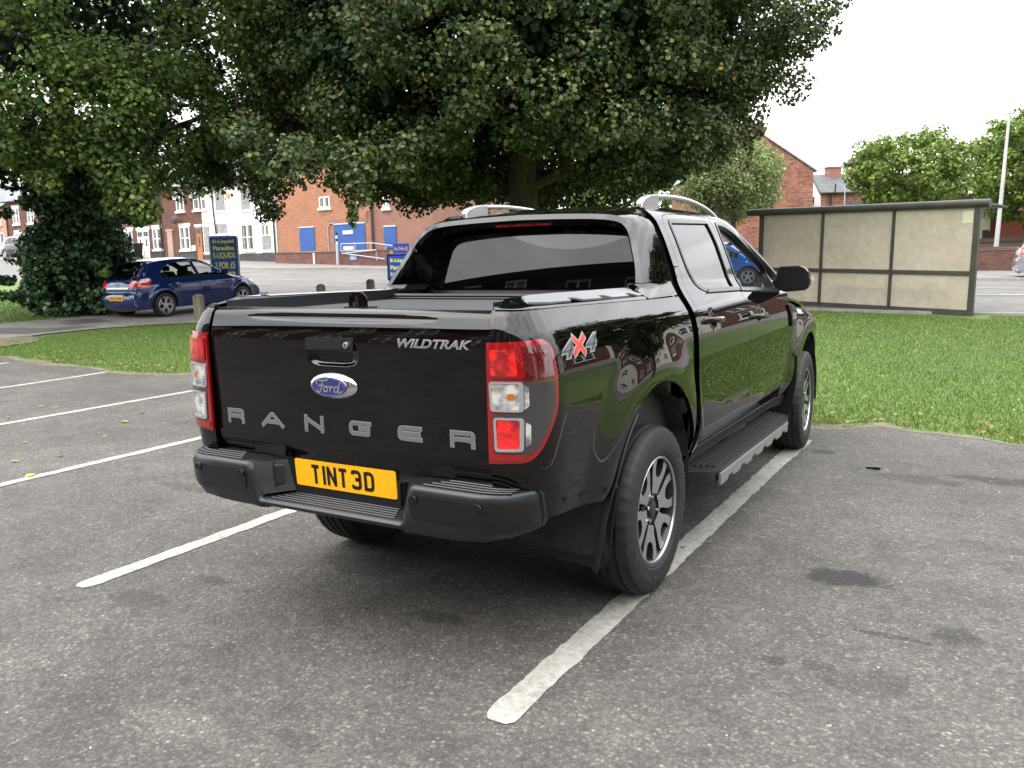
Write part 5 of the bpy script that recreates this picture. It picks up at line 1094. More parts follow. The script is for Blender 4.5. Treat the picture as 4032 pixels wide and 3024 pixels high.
for (x, z, h) in ((-51.62, 4.95, hA), (-47.91, 4.80, hB)):
    b = MB(); b.lathe([(0, 0), (.03, .15), (.09, .30), (.10, .31)], 20, 'y', (x, Y0-.5, z)); b.tube([(x, Y0, z-.1), (x, Y0-.42, z)], .025, 6); b.tube([(x, Y0-.5, z-.25), (x, Y0-.85, z)], .015, 5); o = b.build('satellite_dish', M['pipe'], None)
    tag(o, 'dark satellite dish on the brick wall '+('above the two white doors' if h is hA else 'left of the white house'), 'satellite dish', 'dark satellite dishes on the terrace')
hW = house('corner_house', -45.6, -38.6, Y0, 8, 7.08, 9.35, M['white'], 'white-painted corner house with boarded-up windows and a black base', roofm=M['slate_d'])
def board(par, x0, x1, z0, z1, m_=None, name='window_board'):
    b = MB(); b.box(x0, x1, Y0-.03, Y0, z0, z1); o = b.build(name, m_ or M['board'], par, smooth=False); b = MB(); b.box(x0-.08, x1+.08, Y0-.10, Y0, z0-.13, z0-.003); b.build('sill', M['upvc'], o, smooth=False); return o
board(hW, -44.10, -43.25, 5.22, 6.95); board(hW, -41.65, -40.85, 5.15, 6.65); window(hW, -39.85, -39.2, 5.35, 6.75, Y0, 'sash', lint=False, sill=True); board(hW, -45.5, -44.95, 2.5, 4.25); board(hW, -44.3, -43.2, 3.7, 4.35); window(hW, -44.2, -43.25, 3.0, 3.62, Y0, 'tall', lint=False, net=False)
window(hW, -41.8, -40.7, 2.55, 4.22, Y0, 'pair', lint=False, fm=M['stone']); window(hW, -39.9, -39.25, 3.42, 4.15, Y0, 'tall', lint=False, fm=M['stone'], sill=False); board(hW, -39.95, -39.15, 2.50, 3.38)
window(hW, -45.5, -45.05, 5.4, 6.75, Y0, 'sash', lint=False)
b = MB(); b.box(-42.95, -42.72, Y0-.14, Y0, 6.0, 6.32); b.build('alarm_box', mat('alarm_orange', (.70, .36, .10), .5), hW, bevel=.03)
b = MB(); b.tube([(-44.35, Y0-.1, 6.9), (-44.3, Y0-.09, 5.0), (-44.2, Y0-.08, 3.6)], .05, 6); b.build('drainpipe', M['pipe'], hW); b = MB(); b.tube([(-38.72, Y0-.1, 1.9), (-38.72, Y0-.1, 6.9)], .06, 6); b.build('drainpipe', M['pipe'], hW)
# orange block with blue boards
oB = empty('commercial_building', label='orange-brick building with blue-boarded window and wide blue-boarded doorway', cat='building')
b = MB(); b.box(-38.5, -30.72, Y0, Y0+12, .8, 8.6); b.build('wall', M['br_orange'], oB, smooth=False); b = MB(); b.box(-38.55, -30.72, Y0-.05, Y0+12.05, 8.6, 8.75); b.build('parapet_coping', M['stone'], oB, smooth=False)
def bb(par, x0, x1, z0, z1):
    b = MB(); b.box(x0, x1, Y0-.04, Y0, z0, z1); o = b.build('blue_board', M['blueb'], par, smooth=False); b = MB(); b.box(x0-.03, x1+.03, Y0-.06, Y0, z1+.002, z1+.06); b.build('board_batten', M['stone'], o, smooth=False); return o
bb(oB, -36.58, -35.32, 2.36, 3.80); w_ = bb(oB, -33.68, -31.22, 2.1, 3.88)
b = MB(); b.box(-36.9, -35.2, Y0-.14, Y0, 2.16, 2.30); b.build('sill', M['stone'], oB, smooth=False)
for q in ((-32.95, -32.15, 3.27, 3.50), (-32.95, -32.15, 2.33, 2.55)): b = MB(); b.box(q[0], q[1], Y0-.08, Y0-.04, q[2], q[3]); b.build('plank', M['stone'], w_, smooth=False)
b = MB(); b.box(-34.1, -31.0, Y0-.025, Y0, 3.92, 4.18); b.build('brick_band', M['br_pink'], oB, smooth=False)
b = MB(); b.tube([(-34.15, Y0-.06, 2.2), (-34.15, Y0-.06, 3.7), (-34.0, Y0-.06, 3.95), (-33.6, Y0-.06, 4.0)], .03, 6); b.build('conduit', M['galv'], oB)
b = MB(); b.box(-31.93, -31.75, Y0-.2, Y0, 4.15, 4.35); b.build('security_light', M['stone'], oB, bevel=.02)
window(oB, -34.75, -33.9, 4.95, 5.6, Y0, 'tall', lint=False)
rB = empty('commercial_building', label='pinkish-red brick building with a narrow blue-boarded window, right of the orange one', cat='building')
b = MB(); b.box(-30.70, -26.22, Y0+.02, Y0+12, .8, 8.3); b.build('wall', M['br_pink'], rB, smooth=False); b = MB(); b.box(-30.70, -26.17, Y0-.03, Y0+12.05, 8.3, 8.45); b.build('parapet_coping', M['stone'], rB, smooth=False)
bb(rB, -29.78, -28.90, 2.35, 3.60); window(rB, -29.75, -29.3, 4.7, 5.5, Y0, 'tall', lint=False, net=False)
b = MB(); b.tube([(-30.62, Y0-.08, 1.9), (-30.62, Y0-.08, 8.0)], .07, 8); b.tube([(-30.6, Y0-.1, 4.55), (-30.95, Y0-.1, 4.55), (-30.98, Y0-.1, 4.2)], .03, 6); b.build('drainpipe', M['pipe'], rB)
# low wall, ramp rails, striped post, little sign
YL = 34.5; b = MB(); b.prism([(-37.3, .9), (-37.3, 2.22), (-31.9, 2.16), (-31.2, 2.14), (-28.4, 2.16), (-28.2, 1.6), (-28.2, .9)], YL, YL+.25, 'y'); lw = b.build('low_wall', M['br_wall'], None, smooth=False); tag(lw, 'low red-brown brick wall with dark coping in front of the orange building', 'wall')
b = MB(); b.prism([(-37.35, 2.224), (-37.35, 2.29), (-31.9, 2.23), (-28.4, 2.23), (-28.4, 2.165), (-31.9, 2.165)], YL-.03, YL+.28, 'y'); b.build('coping', M['plinth'], lw, smooth=False)
b = MB(); b.box(-34.12, -34.0, YL-.02, YL-.002, 1.3, 2.2); b.build('white_stripe', M['upvc'], lw, smooth=False)
b = MB()
b.tube([(-32.3, YL+.5, 2.68), (-29.9, YL+.5, 2.66), (-28.3, YL+.5, 2.45)], .03, 6); b.tube([(-32.4, YL+.5, 2.25), (-29.9, YL+.5, 2.25), (-28.3, YL+.5, 2.05)], .03, 6)
for x in (-32.3, -31.2, -30.0, -28.9): b.tube([(x, YL+.5, 1.6), (x, YL+.5, 2.67 if x < -29.5 else 2.55)], .03, 6)
b.tube([(-31.7, YL-.15, 2.1), (-29.1, YL-.15, 2.25), (-29.08, YL-.15, 1.65)], .03, 6); b.tube([(-31.7, YL-.15, 2.12), (-28.5, YL-.15, 1.72)], .03, 6)
tag(b.build('handrail', M['galv']), 'blue-grey tubular handrail along the ramp by the wide blue doorway', 'handrail')
sp_ = empty('striped_post', (-31.9, YL-.3, TT(-31.9, YL-.3)+.1), label='thin black and white banded post standing by the low brick wall', cat='post')
b = MB(); b.tube([(0, 0, 0), (0, 0, 1.2)], .08, 10); b.build('base_post', M['galv'], sp_)
for k in range(4): b = MB(); b.tube([(0, 0, 1.2+.17*k), (0, 0, 1.37+.17*k)], .055, 10); b.build('band', M['black'] if k % 2 else M['upvc'], sp_)
bs = empty('notice', (-30.9, YL-.03, 1.88), label='small blue notice with white lines fixed to the low brick wall', cat='sign')
b = MB(); b.box(-.30, .30, -.02, 0, -.15, .15); b.build('panel', mat('notice_blue', (.03, .16, .42), .5), bs, smooth=False)
b = MB(); [b.box(-.24, .24-.06*(k % 3), -.026, -.02, .08-.055*k, .10-.055*k) for k in range(5)]; b.build('lettering', M['upvc'], bs, smooth=False)
# wheelie bin with painted number
wb = empty('wheelie_bin', (-51.65, Y0-.9, TT(-51.65, Y0-.9)+.10), label='black wheelie bin with the number 10 painted in white, by the white doors', cat='wheelie bin')
b = MB(); b.add([(-.24, -.28, .05), (.24, -.28, .05), (.24, .24, .05), (-.24, .24, .05), (-.30, -.38, .95), (.30, -.38, .95), (.30, .34, .95), (-.30, .34, .95)], [(0, 3, 2, 1), (4, 5, 6, 7), (0, 1, 5, 4), (1, 2, 6, 5), (2, 3, 7, 6), (3, 0, 4, 7)]); b.build('bin_body', M['plastic'], wb, bevel=.02)
b = MB(); b.prism([(-.42, .952), (-.42, .99), (-.1, 1.05), (.36, 1.06), (.40, .952)], -.31, .31, 'x'); b.build('lid', M['plastic'], wb, bevel=.012); b = MB(); b.cyl((-.27, .22, .1), (-.20, .22, .1), .1, 14); b.build('wheel', M['rubber'], wb); b = MB(); b.cyl((.20, .22, .1), (.27, .22, .1), .1, 14); b.build('wheel', M['rubber'], wb)
fl_ = lambda x, z: np.stack([np.asarray(x, float), -.335-.10*(np.asarray(z, float)-.5)+0*np.asarray(x), np.asarray(z, float)], -1)
text_on('10', (-.17, .40, .17, .72), lambda x, z: fl_(x, z)-np.array([0, .02, 0]), M['upvc'], wb, off=.004, bold=.04, name='painted_number')
# ---- right-hand side: gable house, low house, garage, garden walls
RZ = math.atan2(RH[1], RH[0])
def site(name, D, L, label, cat, group=None):
    x, y = W2(D, L); return empty(name, (x, y, TT(x, y)), RZ, label, cat, group)
gh = site('gable_end_house', 50, 14.69, 'tall red-brick gable-end house with slate verge, behind the bus shelter', 'house')
tb = TT(*W2(50, 14.69)); za, ze_ = 8.36-tb, 6.26-tb; b = MB(); b.prism([(-3.17, -.5), (3.17, -.5), (3.17, ze_), (0, za), (-3.17, ze_)], 0, 10, 'y'); b.build('wall', M['br_gable'], gh, smooth=False)
for s in (-1, 1):
    b = MB(); dx, dz = 3.17, za-ze_; k = dz/dx
    b.add([(0, -.08, za+.02), (s*3.35, -.08, ze_-k*.18+.02), (s*3.35, 10.1, ze_-k*.18+.02), (0, 10.1, za+.02), (0, -.08, za+.12), (s*3.35, -.08, ze_-k*.18+.12), (s*3.35, 10.1, ze_-k*.18+.12), (0, 10.1, za+.12)], [(0, 1, 2, 3), (4, 7, 6, 5), (0, 4, 5, 1), (1, 5, 6, 2), (2, 6, 7, 3)]); b.build('roof', M['slate'], gh, smooth=False)
b = MB(); b.box(-.9, .55, .8, 1.4, za-.6, za+.36); b.box(-1.0, .65, .7, 1.5, za+.36, za+.5); c = b.build('chimney', M['br_gable'], gh, smooth=False)
for k in range(4): b = MB(); b.lathe([(0, .12), (.2, .10), (.22, .11)], 10, 'z', (-.75+.38*k, 1.1, za+.5)); b.build('chimney_pot', M['terra'], c)
lh = site('low_house', 54, 19.79, 'low house with white end wall, slate roof and brick chimney, right of the gable house', 'house')
tb = TT(*W2(54, 19.79)); e_, r_ = 5.32-tb, 6.5-tb
b = MB(); b.box(0, 9, 0, 3.2, -.5, e_); b.build('wall', M['br_gable'], lh, smooth=False); b = MB(); b.prism([(-.002, -.5), (3.2, -.5), (3.2, e_), (1.6, r_-.03), (-.002, e_)], -.05, 0, 'x'); ww = b.build('white_wall', mat('white_render', (.82, .82, .80), .8), lh, smooth=False)
b = MB(); b.box(0, .35, -.03, 0, -.5, e_-.05); b.build('red_quoin', M['br_pink'], lh, smooth=False)
b = MB(); b.add([(-.12, -.2, e_-.13), (9.1, -.2, e_-.13), (9.1, 1.6, r_), (-.12, 1.6, r_), (-.12, 3.4, e_-.13), (9.1, 3.4, e_-.13)], [(0, 1, 2, 3), (3, 2, 5, 4)]); rf = b.build('roof', M['slate_d'], lh, smooth=False)
b = MB(); b.box(.9, 1.75, 1.3, 1.9, r_-.3, r_+.38); b.box(.85, 1.8, 1.25, 1.95, r_+.38, r_+.46); b.build('chimney', M['br_pink'], rf, smooth=False)
b = MB(); b.tube([(-.13, -.2, e_-.10), (-.13, 1.6, r_+.04)], .06, 6); b.tube([(-.13, -.24, e_-.12), (9, -.24, e_-.12)], .06, 6); b.build('gutter', M['pipe'], lh)
b = MB(); b.tube([(.62, -.1, e_-2), (.62, -.1, e_-.25), (.78, -.3, e_-.08), (.80, -.3, e_+.42)], .055, 8); b.build('soil_pipe', M['pipe'], lh)
wf = MB(); wf.box(-.09, -.05, .8, 1.35, e_-.85, e_-.2); w_ = wf.build('window', M['upvc'], lh, smooth=False); b = MB(); b.box(-.095, -.085, .88, 1.27, e_-.77, e_-.28); b.build('pane', M['pane'], w_, smooth=False)
gr = site('garage', 45, 24.9, 'cream-rendered garage with a red roller door, behind the garden walls at the right edge', 'garage')
b = MB(); b.box(-5, 9, 0, 5, -.4, 3.6); b.build('wall', M['cream'], gr, smooth=False); b = MB(); b.box(.62, .95, -.05, 0, -.4, 2.9); b.box(.95, 9, -.05, 0, 2.75, 2.9); b.build('door_frame', mat('maroon_paint', (.14, .02, .02), .6), gr, smooth=False)
b = MB(); [b.box(.95, 7, -.04-.02*(k % 2), 0, -.4+.11*k, -.4+.11*(k+1)) for k in range(28)]; b.build('roller_door', mat('red_shutter', (.42, .12, .07), .6), gr, smooth=False)
b = MB(); b.box(.20, .50, -.15, 0, 1.45, 1.92); b.tube([(.35, -.08, 1.45), (.35, -.08, .4)], .03, 6); b.build('meter_box', M['pipe'], gr, smooth=False)
b = MB(); b.box(-5.2, 9.2, -.3, 5.2, 3.6, 3.8); b.build('roof', M['slate_d'], gr, smooth=False)
w2_ = site('garden_wall', 40, 21, 'dark-coped upper garden wall standing behind the front brick wall at right', 'wall'); b = MB(); b.box(-5, 14, 0, .25, -.3, 1.28); b.build('wall', M['br_wall'], w2_, smooth=False); b = MB(); b.box(-5, 14, -.04, .29, 1.283, 1.46); b.build('coping', M['plinth'], w2_, smooth=False)
w1_ = site('garden_wall', 37, 20, 'long front brick garden wall along the pavement at right, dark brick coping', 'wall'); b = MB(); b.box(-16, 14, 0, .25, -.3, .93); b.build('wall', M['br_wall'], w1_, smooth=False); b = MB(); b.box(-16, 14, -.03, .28, .933, 1.10); b.build('coping', brick('dark_coping', (.08, .06, .055), (.12, .08, .07), (.2, .18, .16)), w1_, smooth=False)
# telegraph pole, street lamp, thin mast
x, y = W2(38.3, 22.0); tp_ = empty('utility_pole', (x, y, TT(x, y)), 0, 'tall off-white tapering pole behind the garden wall at the right edge', 'pole')
b = MB(); b.tube([(0, 0, 0), (.12, .02, 3.2), (.24, .04, 6.9)], [.115, .085, .052], 12); b.build('shaft', varied('pale_concrete', (.42, .43, .41), (.50, .51, .48), 2, .7), tp_); b = MB(); b.box(.10, .42, -.02, .10, 6.9, 6.95); b.build('cap', M['galv'], tp_)
x, y = W2(36, 17.4); sl_ = empty('street_lamp', (x, y, TT(x, y)), RZ, 'street lamp reaching its arm out of the round tree, grey head against the sky', 'street lamp')
zl = 5.18-TT(x, y); b = MB(); b.tube([(0, 0, 0), (0, 0, zl-.3)], [.09, .06], 10); b.build('column', M['galv'], sl_); b = MB(); b.tube([(0, 0, zl-.3), (-.3, 0, zl-.05), (-1.0, 0, zl), (-2.75, 0, zl+.02)], .022, 6); b.build('arm', M['galv'], sl_)
b = MB(); b.tube([(-2.7, 0, zl+.02), (-2.85, 0, zl+.03), (-3.0, 0, zl-.03), (-3.2, 0, zl-.05), (-3.32, 0, zl+.05)], [.03, .06, .11, .10, .02], 12); lp = b.build('lamp_head', M['pipe'], sl_)
b = MB(); b.lathe([(-.07, 0), (-.06, .10), (0, .14)], 14, 'z', (-3.1, 0, zl-.08)); b.build('lens', M['lens_clear'], lp)
x, y = W2(40, 15.76); o = MB(); o.tube([(x, y, TT(x, y)), (x+.03, y, 5.1)], [.035, .025], 6); tag(o.build('thin_mast', M['galv']), 'thin pale mast rising in front of the low slate-roofed house', 'mast')
# ---- bus shelter
A = np.array([-3.33, 18.45]); B = np.array([1.54, 16.48]); d = B-A; LS = float(np.hypot(*d)); zb = .5*(TT(*A)+TT(*B))
M['sgreen'] = varied('olive_shelter_frame', (.040, .041, .033), (.058, .058, .048), 3, .5)
pm = mat('frosted_panel', (.72, .66, .48), .55); t_ = pm.node_tree; v = noise(pm, 1.1, 6, .65); v2 = noise(pm, 6, 5, .7); c_ = mixc(pm, 1, ramp(pm, v, [(.30, (.60, .545, .44)), (.50, (.69, .63, .52)), (.75, (.72, .66, .55))]), ramp(pm, v2, [(.3, .86), (.65, 1.05)]), 'MULTIPLY'); setc(pm, c_)
tr_ = N(t_, 'ShaderNodeBsdfTranslucent'); t_.links.new(c_, tr_.inputs[0]); xx = N(t_, 'ShaderNodeMixShader'); xx.inputs[0].default_value = .42; o_ = t_.nodes['Material Output']; t_.links.new(bsdf(pm).outputs[0], xx.inputs[1]); t_.links.new(tr_.outputs[0], xx.inputs[2]); t_.links.new(xx.outputs[0], o_.inputs[0])
sh = empty('bus_shelter', (A[0], A[1], TT(*A)), math.atan2(d[1], d[0]), 'bus shelter with dark olive frame and dirty cream panels, seen from behind on the lawn', 'bus shelter')
tilt = (TT(*B)-TT(*A))/LS; sh.rotation_euler = (0, -math.atan(tilt), math.atan2(d[1], d[0]))
H_ = 2.32
for k, x in enumerate((0, LS/3-.02, 2*LS/3-.02, LS)):
    w = .055 if k in (0, 3) else .028; b = MB(); b.box(x-w, x+w, -.05, .05, -.1, H_-.08); b.build('post', M['sgreen'], sh, bevel=.006)
for x0, x1 in ((.055, LS/3-.048), (LS/3+.008, 2*LS/3-.048), (2*LS/3+.008, LS-.055)):
    for z0, z1 in ((.11, .83), (.92, H_-.06)): b = MB(); b.box(x0, x1, .004, .014, z0, z1); b.build('panel', pm, sh, smooth=False)
    for z in (.83,): b = MB(); b.box(x0, x1, -.035, .035, z, z+.09); b.build('mid_rail', M['sgreen'], sh, bevel=.008)
    b = MB(); b.box(x0, x1, -.04, .04, -.02, .11); b.build('bottom_rail', M['sgreen'], sh, bevel=.008)
b = MB(); b.tube([(-.42, -.02, H_-.02), (LS+.24, -.02, H_-.02)], .085, 16); b.build('gutter_beam', M['sgreen'], sh)
V = []; n_ = 9
for x in (-.36, LS+.02):
    for i in range(n_): t = i/(n_-1); V.append((x, -.02+1.35*t, H_-.03-.02*t+.03*math.sin(math.pi*t)))
b = MB(); b.add(V, [(i, i+1, n_+i+1, n_+i) for i in range(n_-1)]); rf = b.build('roof', M['sgreen'], sh); rf.modifiers.new('s', 'SOLIDIFY').thickness = .04
b = MB(); b.box(-.03, .03, .05, .9, .1, H_-.1); b.build('end_panel', M['sgreen'], sh, smooth=False)
b = MB(); b.tube([(LS/3+.45, .05, .05), (LS/3+.45, .05, .50), (LS-.55, .05, .50), (LS-.55, .05, .05)], .035, 8); b.box(LS/3+.3, LS-.45, .06, .34, .46, .50); b.build('bench', M['pipe'], sh)
b = MB(); b.box(LS-.30, LS-.08, -.004, .003, H_-.42, H_-.16); b.build('pale_patch', mat('pale_sticker', (.60, .56, .42), .6), sh, smooth=False)
# ---- advertising signs
M['sblue'] = mat('sign_blue', (.035, .095, .56), .4); M['syel'] = mat('sign_yellow', (.85, .85, .10), .5); M['sorange'] = mat('sign_orange', (.75, .45, .10), .5)
def advert(name, D, L, w, ztop, label, frame, lines, rnd_=.1, zbot=.15, rot=0, m2=None, cat='advertising sign'):
    x, y = W2(D, L); t0 = TT(x, y); s = empty(name, (x, y, t0), RZ+rot, label, cat); H = ztop-t0
    o = rnd([(-w/2, zbot), (-w/2, H), (w/2, H), (w/2, zbot)], [.02, rnd_, rnd_, .02]); b = MB(); b.prism([tuple(p) for p in o], 0, .06, 'y'); b.build('frame', frame, s, bevel=.008)
    o2 = inset(o, .055); fy = lambda x, z: np.stack([np.asarray(x, float), -.004+0*np.asarray(x), np.asarray(z, float)], -1); pnl = patch('face', o2, fy, .3, M['sblue'], s, rim=.002)
    for txt, u0, u1, v0, v1, mt, kw in lines: text_on(txt, (u0*w, v0*H, u1*w, v1*H), fy, mt, pnl, off=.004, **kw)
    b = MB(); [b.box(x0, x0+.06, .0, .3, 0, zbot+.1) for x0 in (-w/2+.05, w/2-.11)]; b.build('foot', frame, s); return s
bo = dict(bold=.035)
advert('forecourt_sign', 28, -9.40, .96, 2.52, 'tall blue pavement sign with yellow lettering in a grey rounded frame, behind the blue hatchback', M['galv'],
       [('E-Liquid', -.37, .37, .86, .935, M['syel'], dict(bold=.05)), ('Paradise', -.37, .37, .755, .835, M['syel'], dict(bold=.05)), ('E-LIQUIDS', -.38, .38, .61, .725, M['syel'], bo), ('3 FOR £5', -.33, .36, .45, .565, M['syel'], bo), ('STARTER', -.34, .38, .285, .40, M['syel'], bo), ('KITS £5', -.30, .34, .13, .24, M['syel'], bo)], .10)
advert('board_sign', 33, -4.30, .95, 1.83, 'black-framed blue board with big yellow lettering, half hidden by the truck cab', M['black'],
       [('E-Liquid', -.36, .40, .70, .86, M['syel'], dict(bold=.05)), ('Paradise', -.36, .40, .48, .64, M['syel'], dict(bold=.05)), ('E-LIQUIDS', -.36, .40, .26, .40, M['syel'], bo)], .01, rot=R(-6))
advert('banner_sign', 34.2, -4.35, .66, 2.26, 'small blue banner reading Buy Online above the black-framed sign', M['sblue'], [('Buy Online @', -.42, .42, .80, .93, M['sorange'], bo), ('www.eliquidparadise.com', -.44, .44, .70, .765, M['sorange'], {})], .01, zbot=.95)
# ---- wooden bollard posts
M['oldwood'] = varied('mossy_oak', (.10, .10, .05), (.24, .21, .15), 9, .9, sc=(1, 1, .25), bmp=.6, detail=7)
for x, y, h, w, lab in ((-20.4, 11.4, .60, .105, 'weathered wooden post behind the rear of the blue hatchback'), (-14.47, 10.03, .55, .10, 'mossy wooden post in front of the blue hatchback, left of the truck'), (-13.61, 13.3, .60, .095, 'wooden post top, lower one of two showing above the truck bed'), (-13.58, 15.3, .62, .095, 'wooden post top nearest the truck cab, above the bed rail'), (-20.3, 14.2, .6, .1, None), (-20.2, 16.6, .6, .1, None)):
    if lab is None: continue
    b = MB(); z = TT(x, y); b.box(-w, w, -w, w, -.1, h); b.add([(-w, -w, h), (w, -w, h), (w, w, h), (-w, w, h), (-w*.55, -w*.55, h+.05), (w*.55, -w*.55, h+.05), (w*.55, w*.55, h+.05), (-w*.55, w*.55, h+.05)], [(0, 1, 5, 4), (1, 2, 6, 5), (2, 3, 7, 6), (3, 0, 4, 7), (4, 5, 6, 7)])
    o = b.build('wooden_post', M['oldwood'], None, bevel=.012); o.location = (x, y, z); o.rotation_euler = (R(1.5), R(-1), .3); tag(o, lab, 'post', 'wooden posts around the lawn edge')
# ---- stand-in houses outside the frame, added for the paintwork to mirror
def flats(name, x0, y0, rz, n_, label, zt=8.6, alt=True):
    h = empty(name, (x0, y0, TT(x0, y0)), rz, label, 'building')
    for i in range(n_):
        a = i*6.2; mt = (M['br_red'], M['cream'])[i % 2] if alt else M['br_red']; b = MB(); b.box(a, a+6.19, -.3*(i % 2), 8, -.5, zt-(i % 2)*.5); b.build('wall', mt, h, smooth=False)
        for fx in (1.0, 3.9):
            for z in ((.9, 3.4) if zt < 7 else (.9, 3.5, 6.0) if zt < 10 else (.9, 3.5, 6.0, 8.6)):
                window(h, a+fx, a+fx+1.25, z, z+1.35, -.3*(i % 2), 'pair', lint=False, net=False)
    b = MB(); w = n_*6.2; b.add([(-.3, -.7, zt-.05), (w+.3, -.7, zt-.05), (w-2, 4, zt+(1.7 if zt < 10 else .4)), (2, 4, zt+(1.7 if zt < 10 else .4)), (-.3, 8.5, zt-.05), (w+.3, 8.5, zt-.05)], [(0, 1, 2, 3), (3, 2, 5, 4), (0, 3, 4), (1, 5, 2)]); b.build('roof', M['slate_d'], h, smooth=False)
    return h
flats('standin_block', 6.5, 39.5, R(-4), 8, 'long brick and cream stand-in block, unseen, added to be mirrored in the truck doors', 6.0)
flats('standin_block', 36, -6, R(-90), 4, 'unseen stand-in brick block, added to be mirrored in the corner of the truck bed', 8.0)
flats('standin_block', 22, -15.0, R(181), 9, 'tall stand-in brick block behind the camera, added and shaped for the rear window reflection', 10.1, False)
# ================================================================ other cars
def small_wheel(par, x, y, r, w=.2, n=5, out=1, face=None, rr=.66):
    e = bpy.data.objects.new('wheel', None); col.objects.link(e); e.parent = par; e.location = (x, y, r); e.rotation_euler = (0, 0, 0 if out > 0 else math.pi)
    h = w/2; b = MB(); b.lathe([(-h*.8, r*.68), (-h, r*.78), (-h*.95, r*.93), (-h*.8, r*.985), (-h*.3, r), (h*.3, r), (h*.8, r*.985), (h*.95, r*.93), (h, r*.78), (h*.86, r*.685), (h*.8, r*.67)], 40); b.build('tyre', M['rubber'], e, angle=40)
    b = MB(); b.lathe([(h*.88, r*.70), (h*.92, r*.67), (h*.75, r*.645), (h*.3, r*.61), (-h*.6, r*.60)], 40); b.build('rim', face or M['satin'], e)
    b = MB(); b.lathe([(h*.15, 0), (h*.15, r*.6)], 24); b.build('brake_disc', M['dark'], e)
    b = MB(); a0 = .2
    for k in range(n):
        a = a0+2*math.pi*k/n; ca, sa = math.cos(a), math.sin(a)
        for sg in (1, -1):
            q = [(.10, sg*.005), (.10, sg*.11), (.36, sg*.06), (.64, sg*.235), (.64, sg*.11), (.40, sg*.0)]; q = q if sg > 0 else q[::-1]
            b.prism([((p[0]*ca-p[1]*sa)*r, (p[0]*sa+p[1]*ca)*r) for p in q], h*.45, h*.80, 'x')
    b.lathe([(h*.84, 0), (h*.84, r*.10), (h*.78, r*.15), (h*.4, r*.16)], 16); b.build('spokes', face or M['satin'], e, smooth=False)
    return e
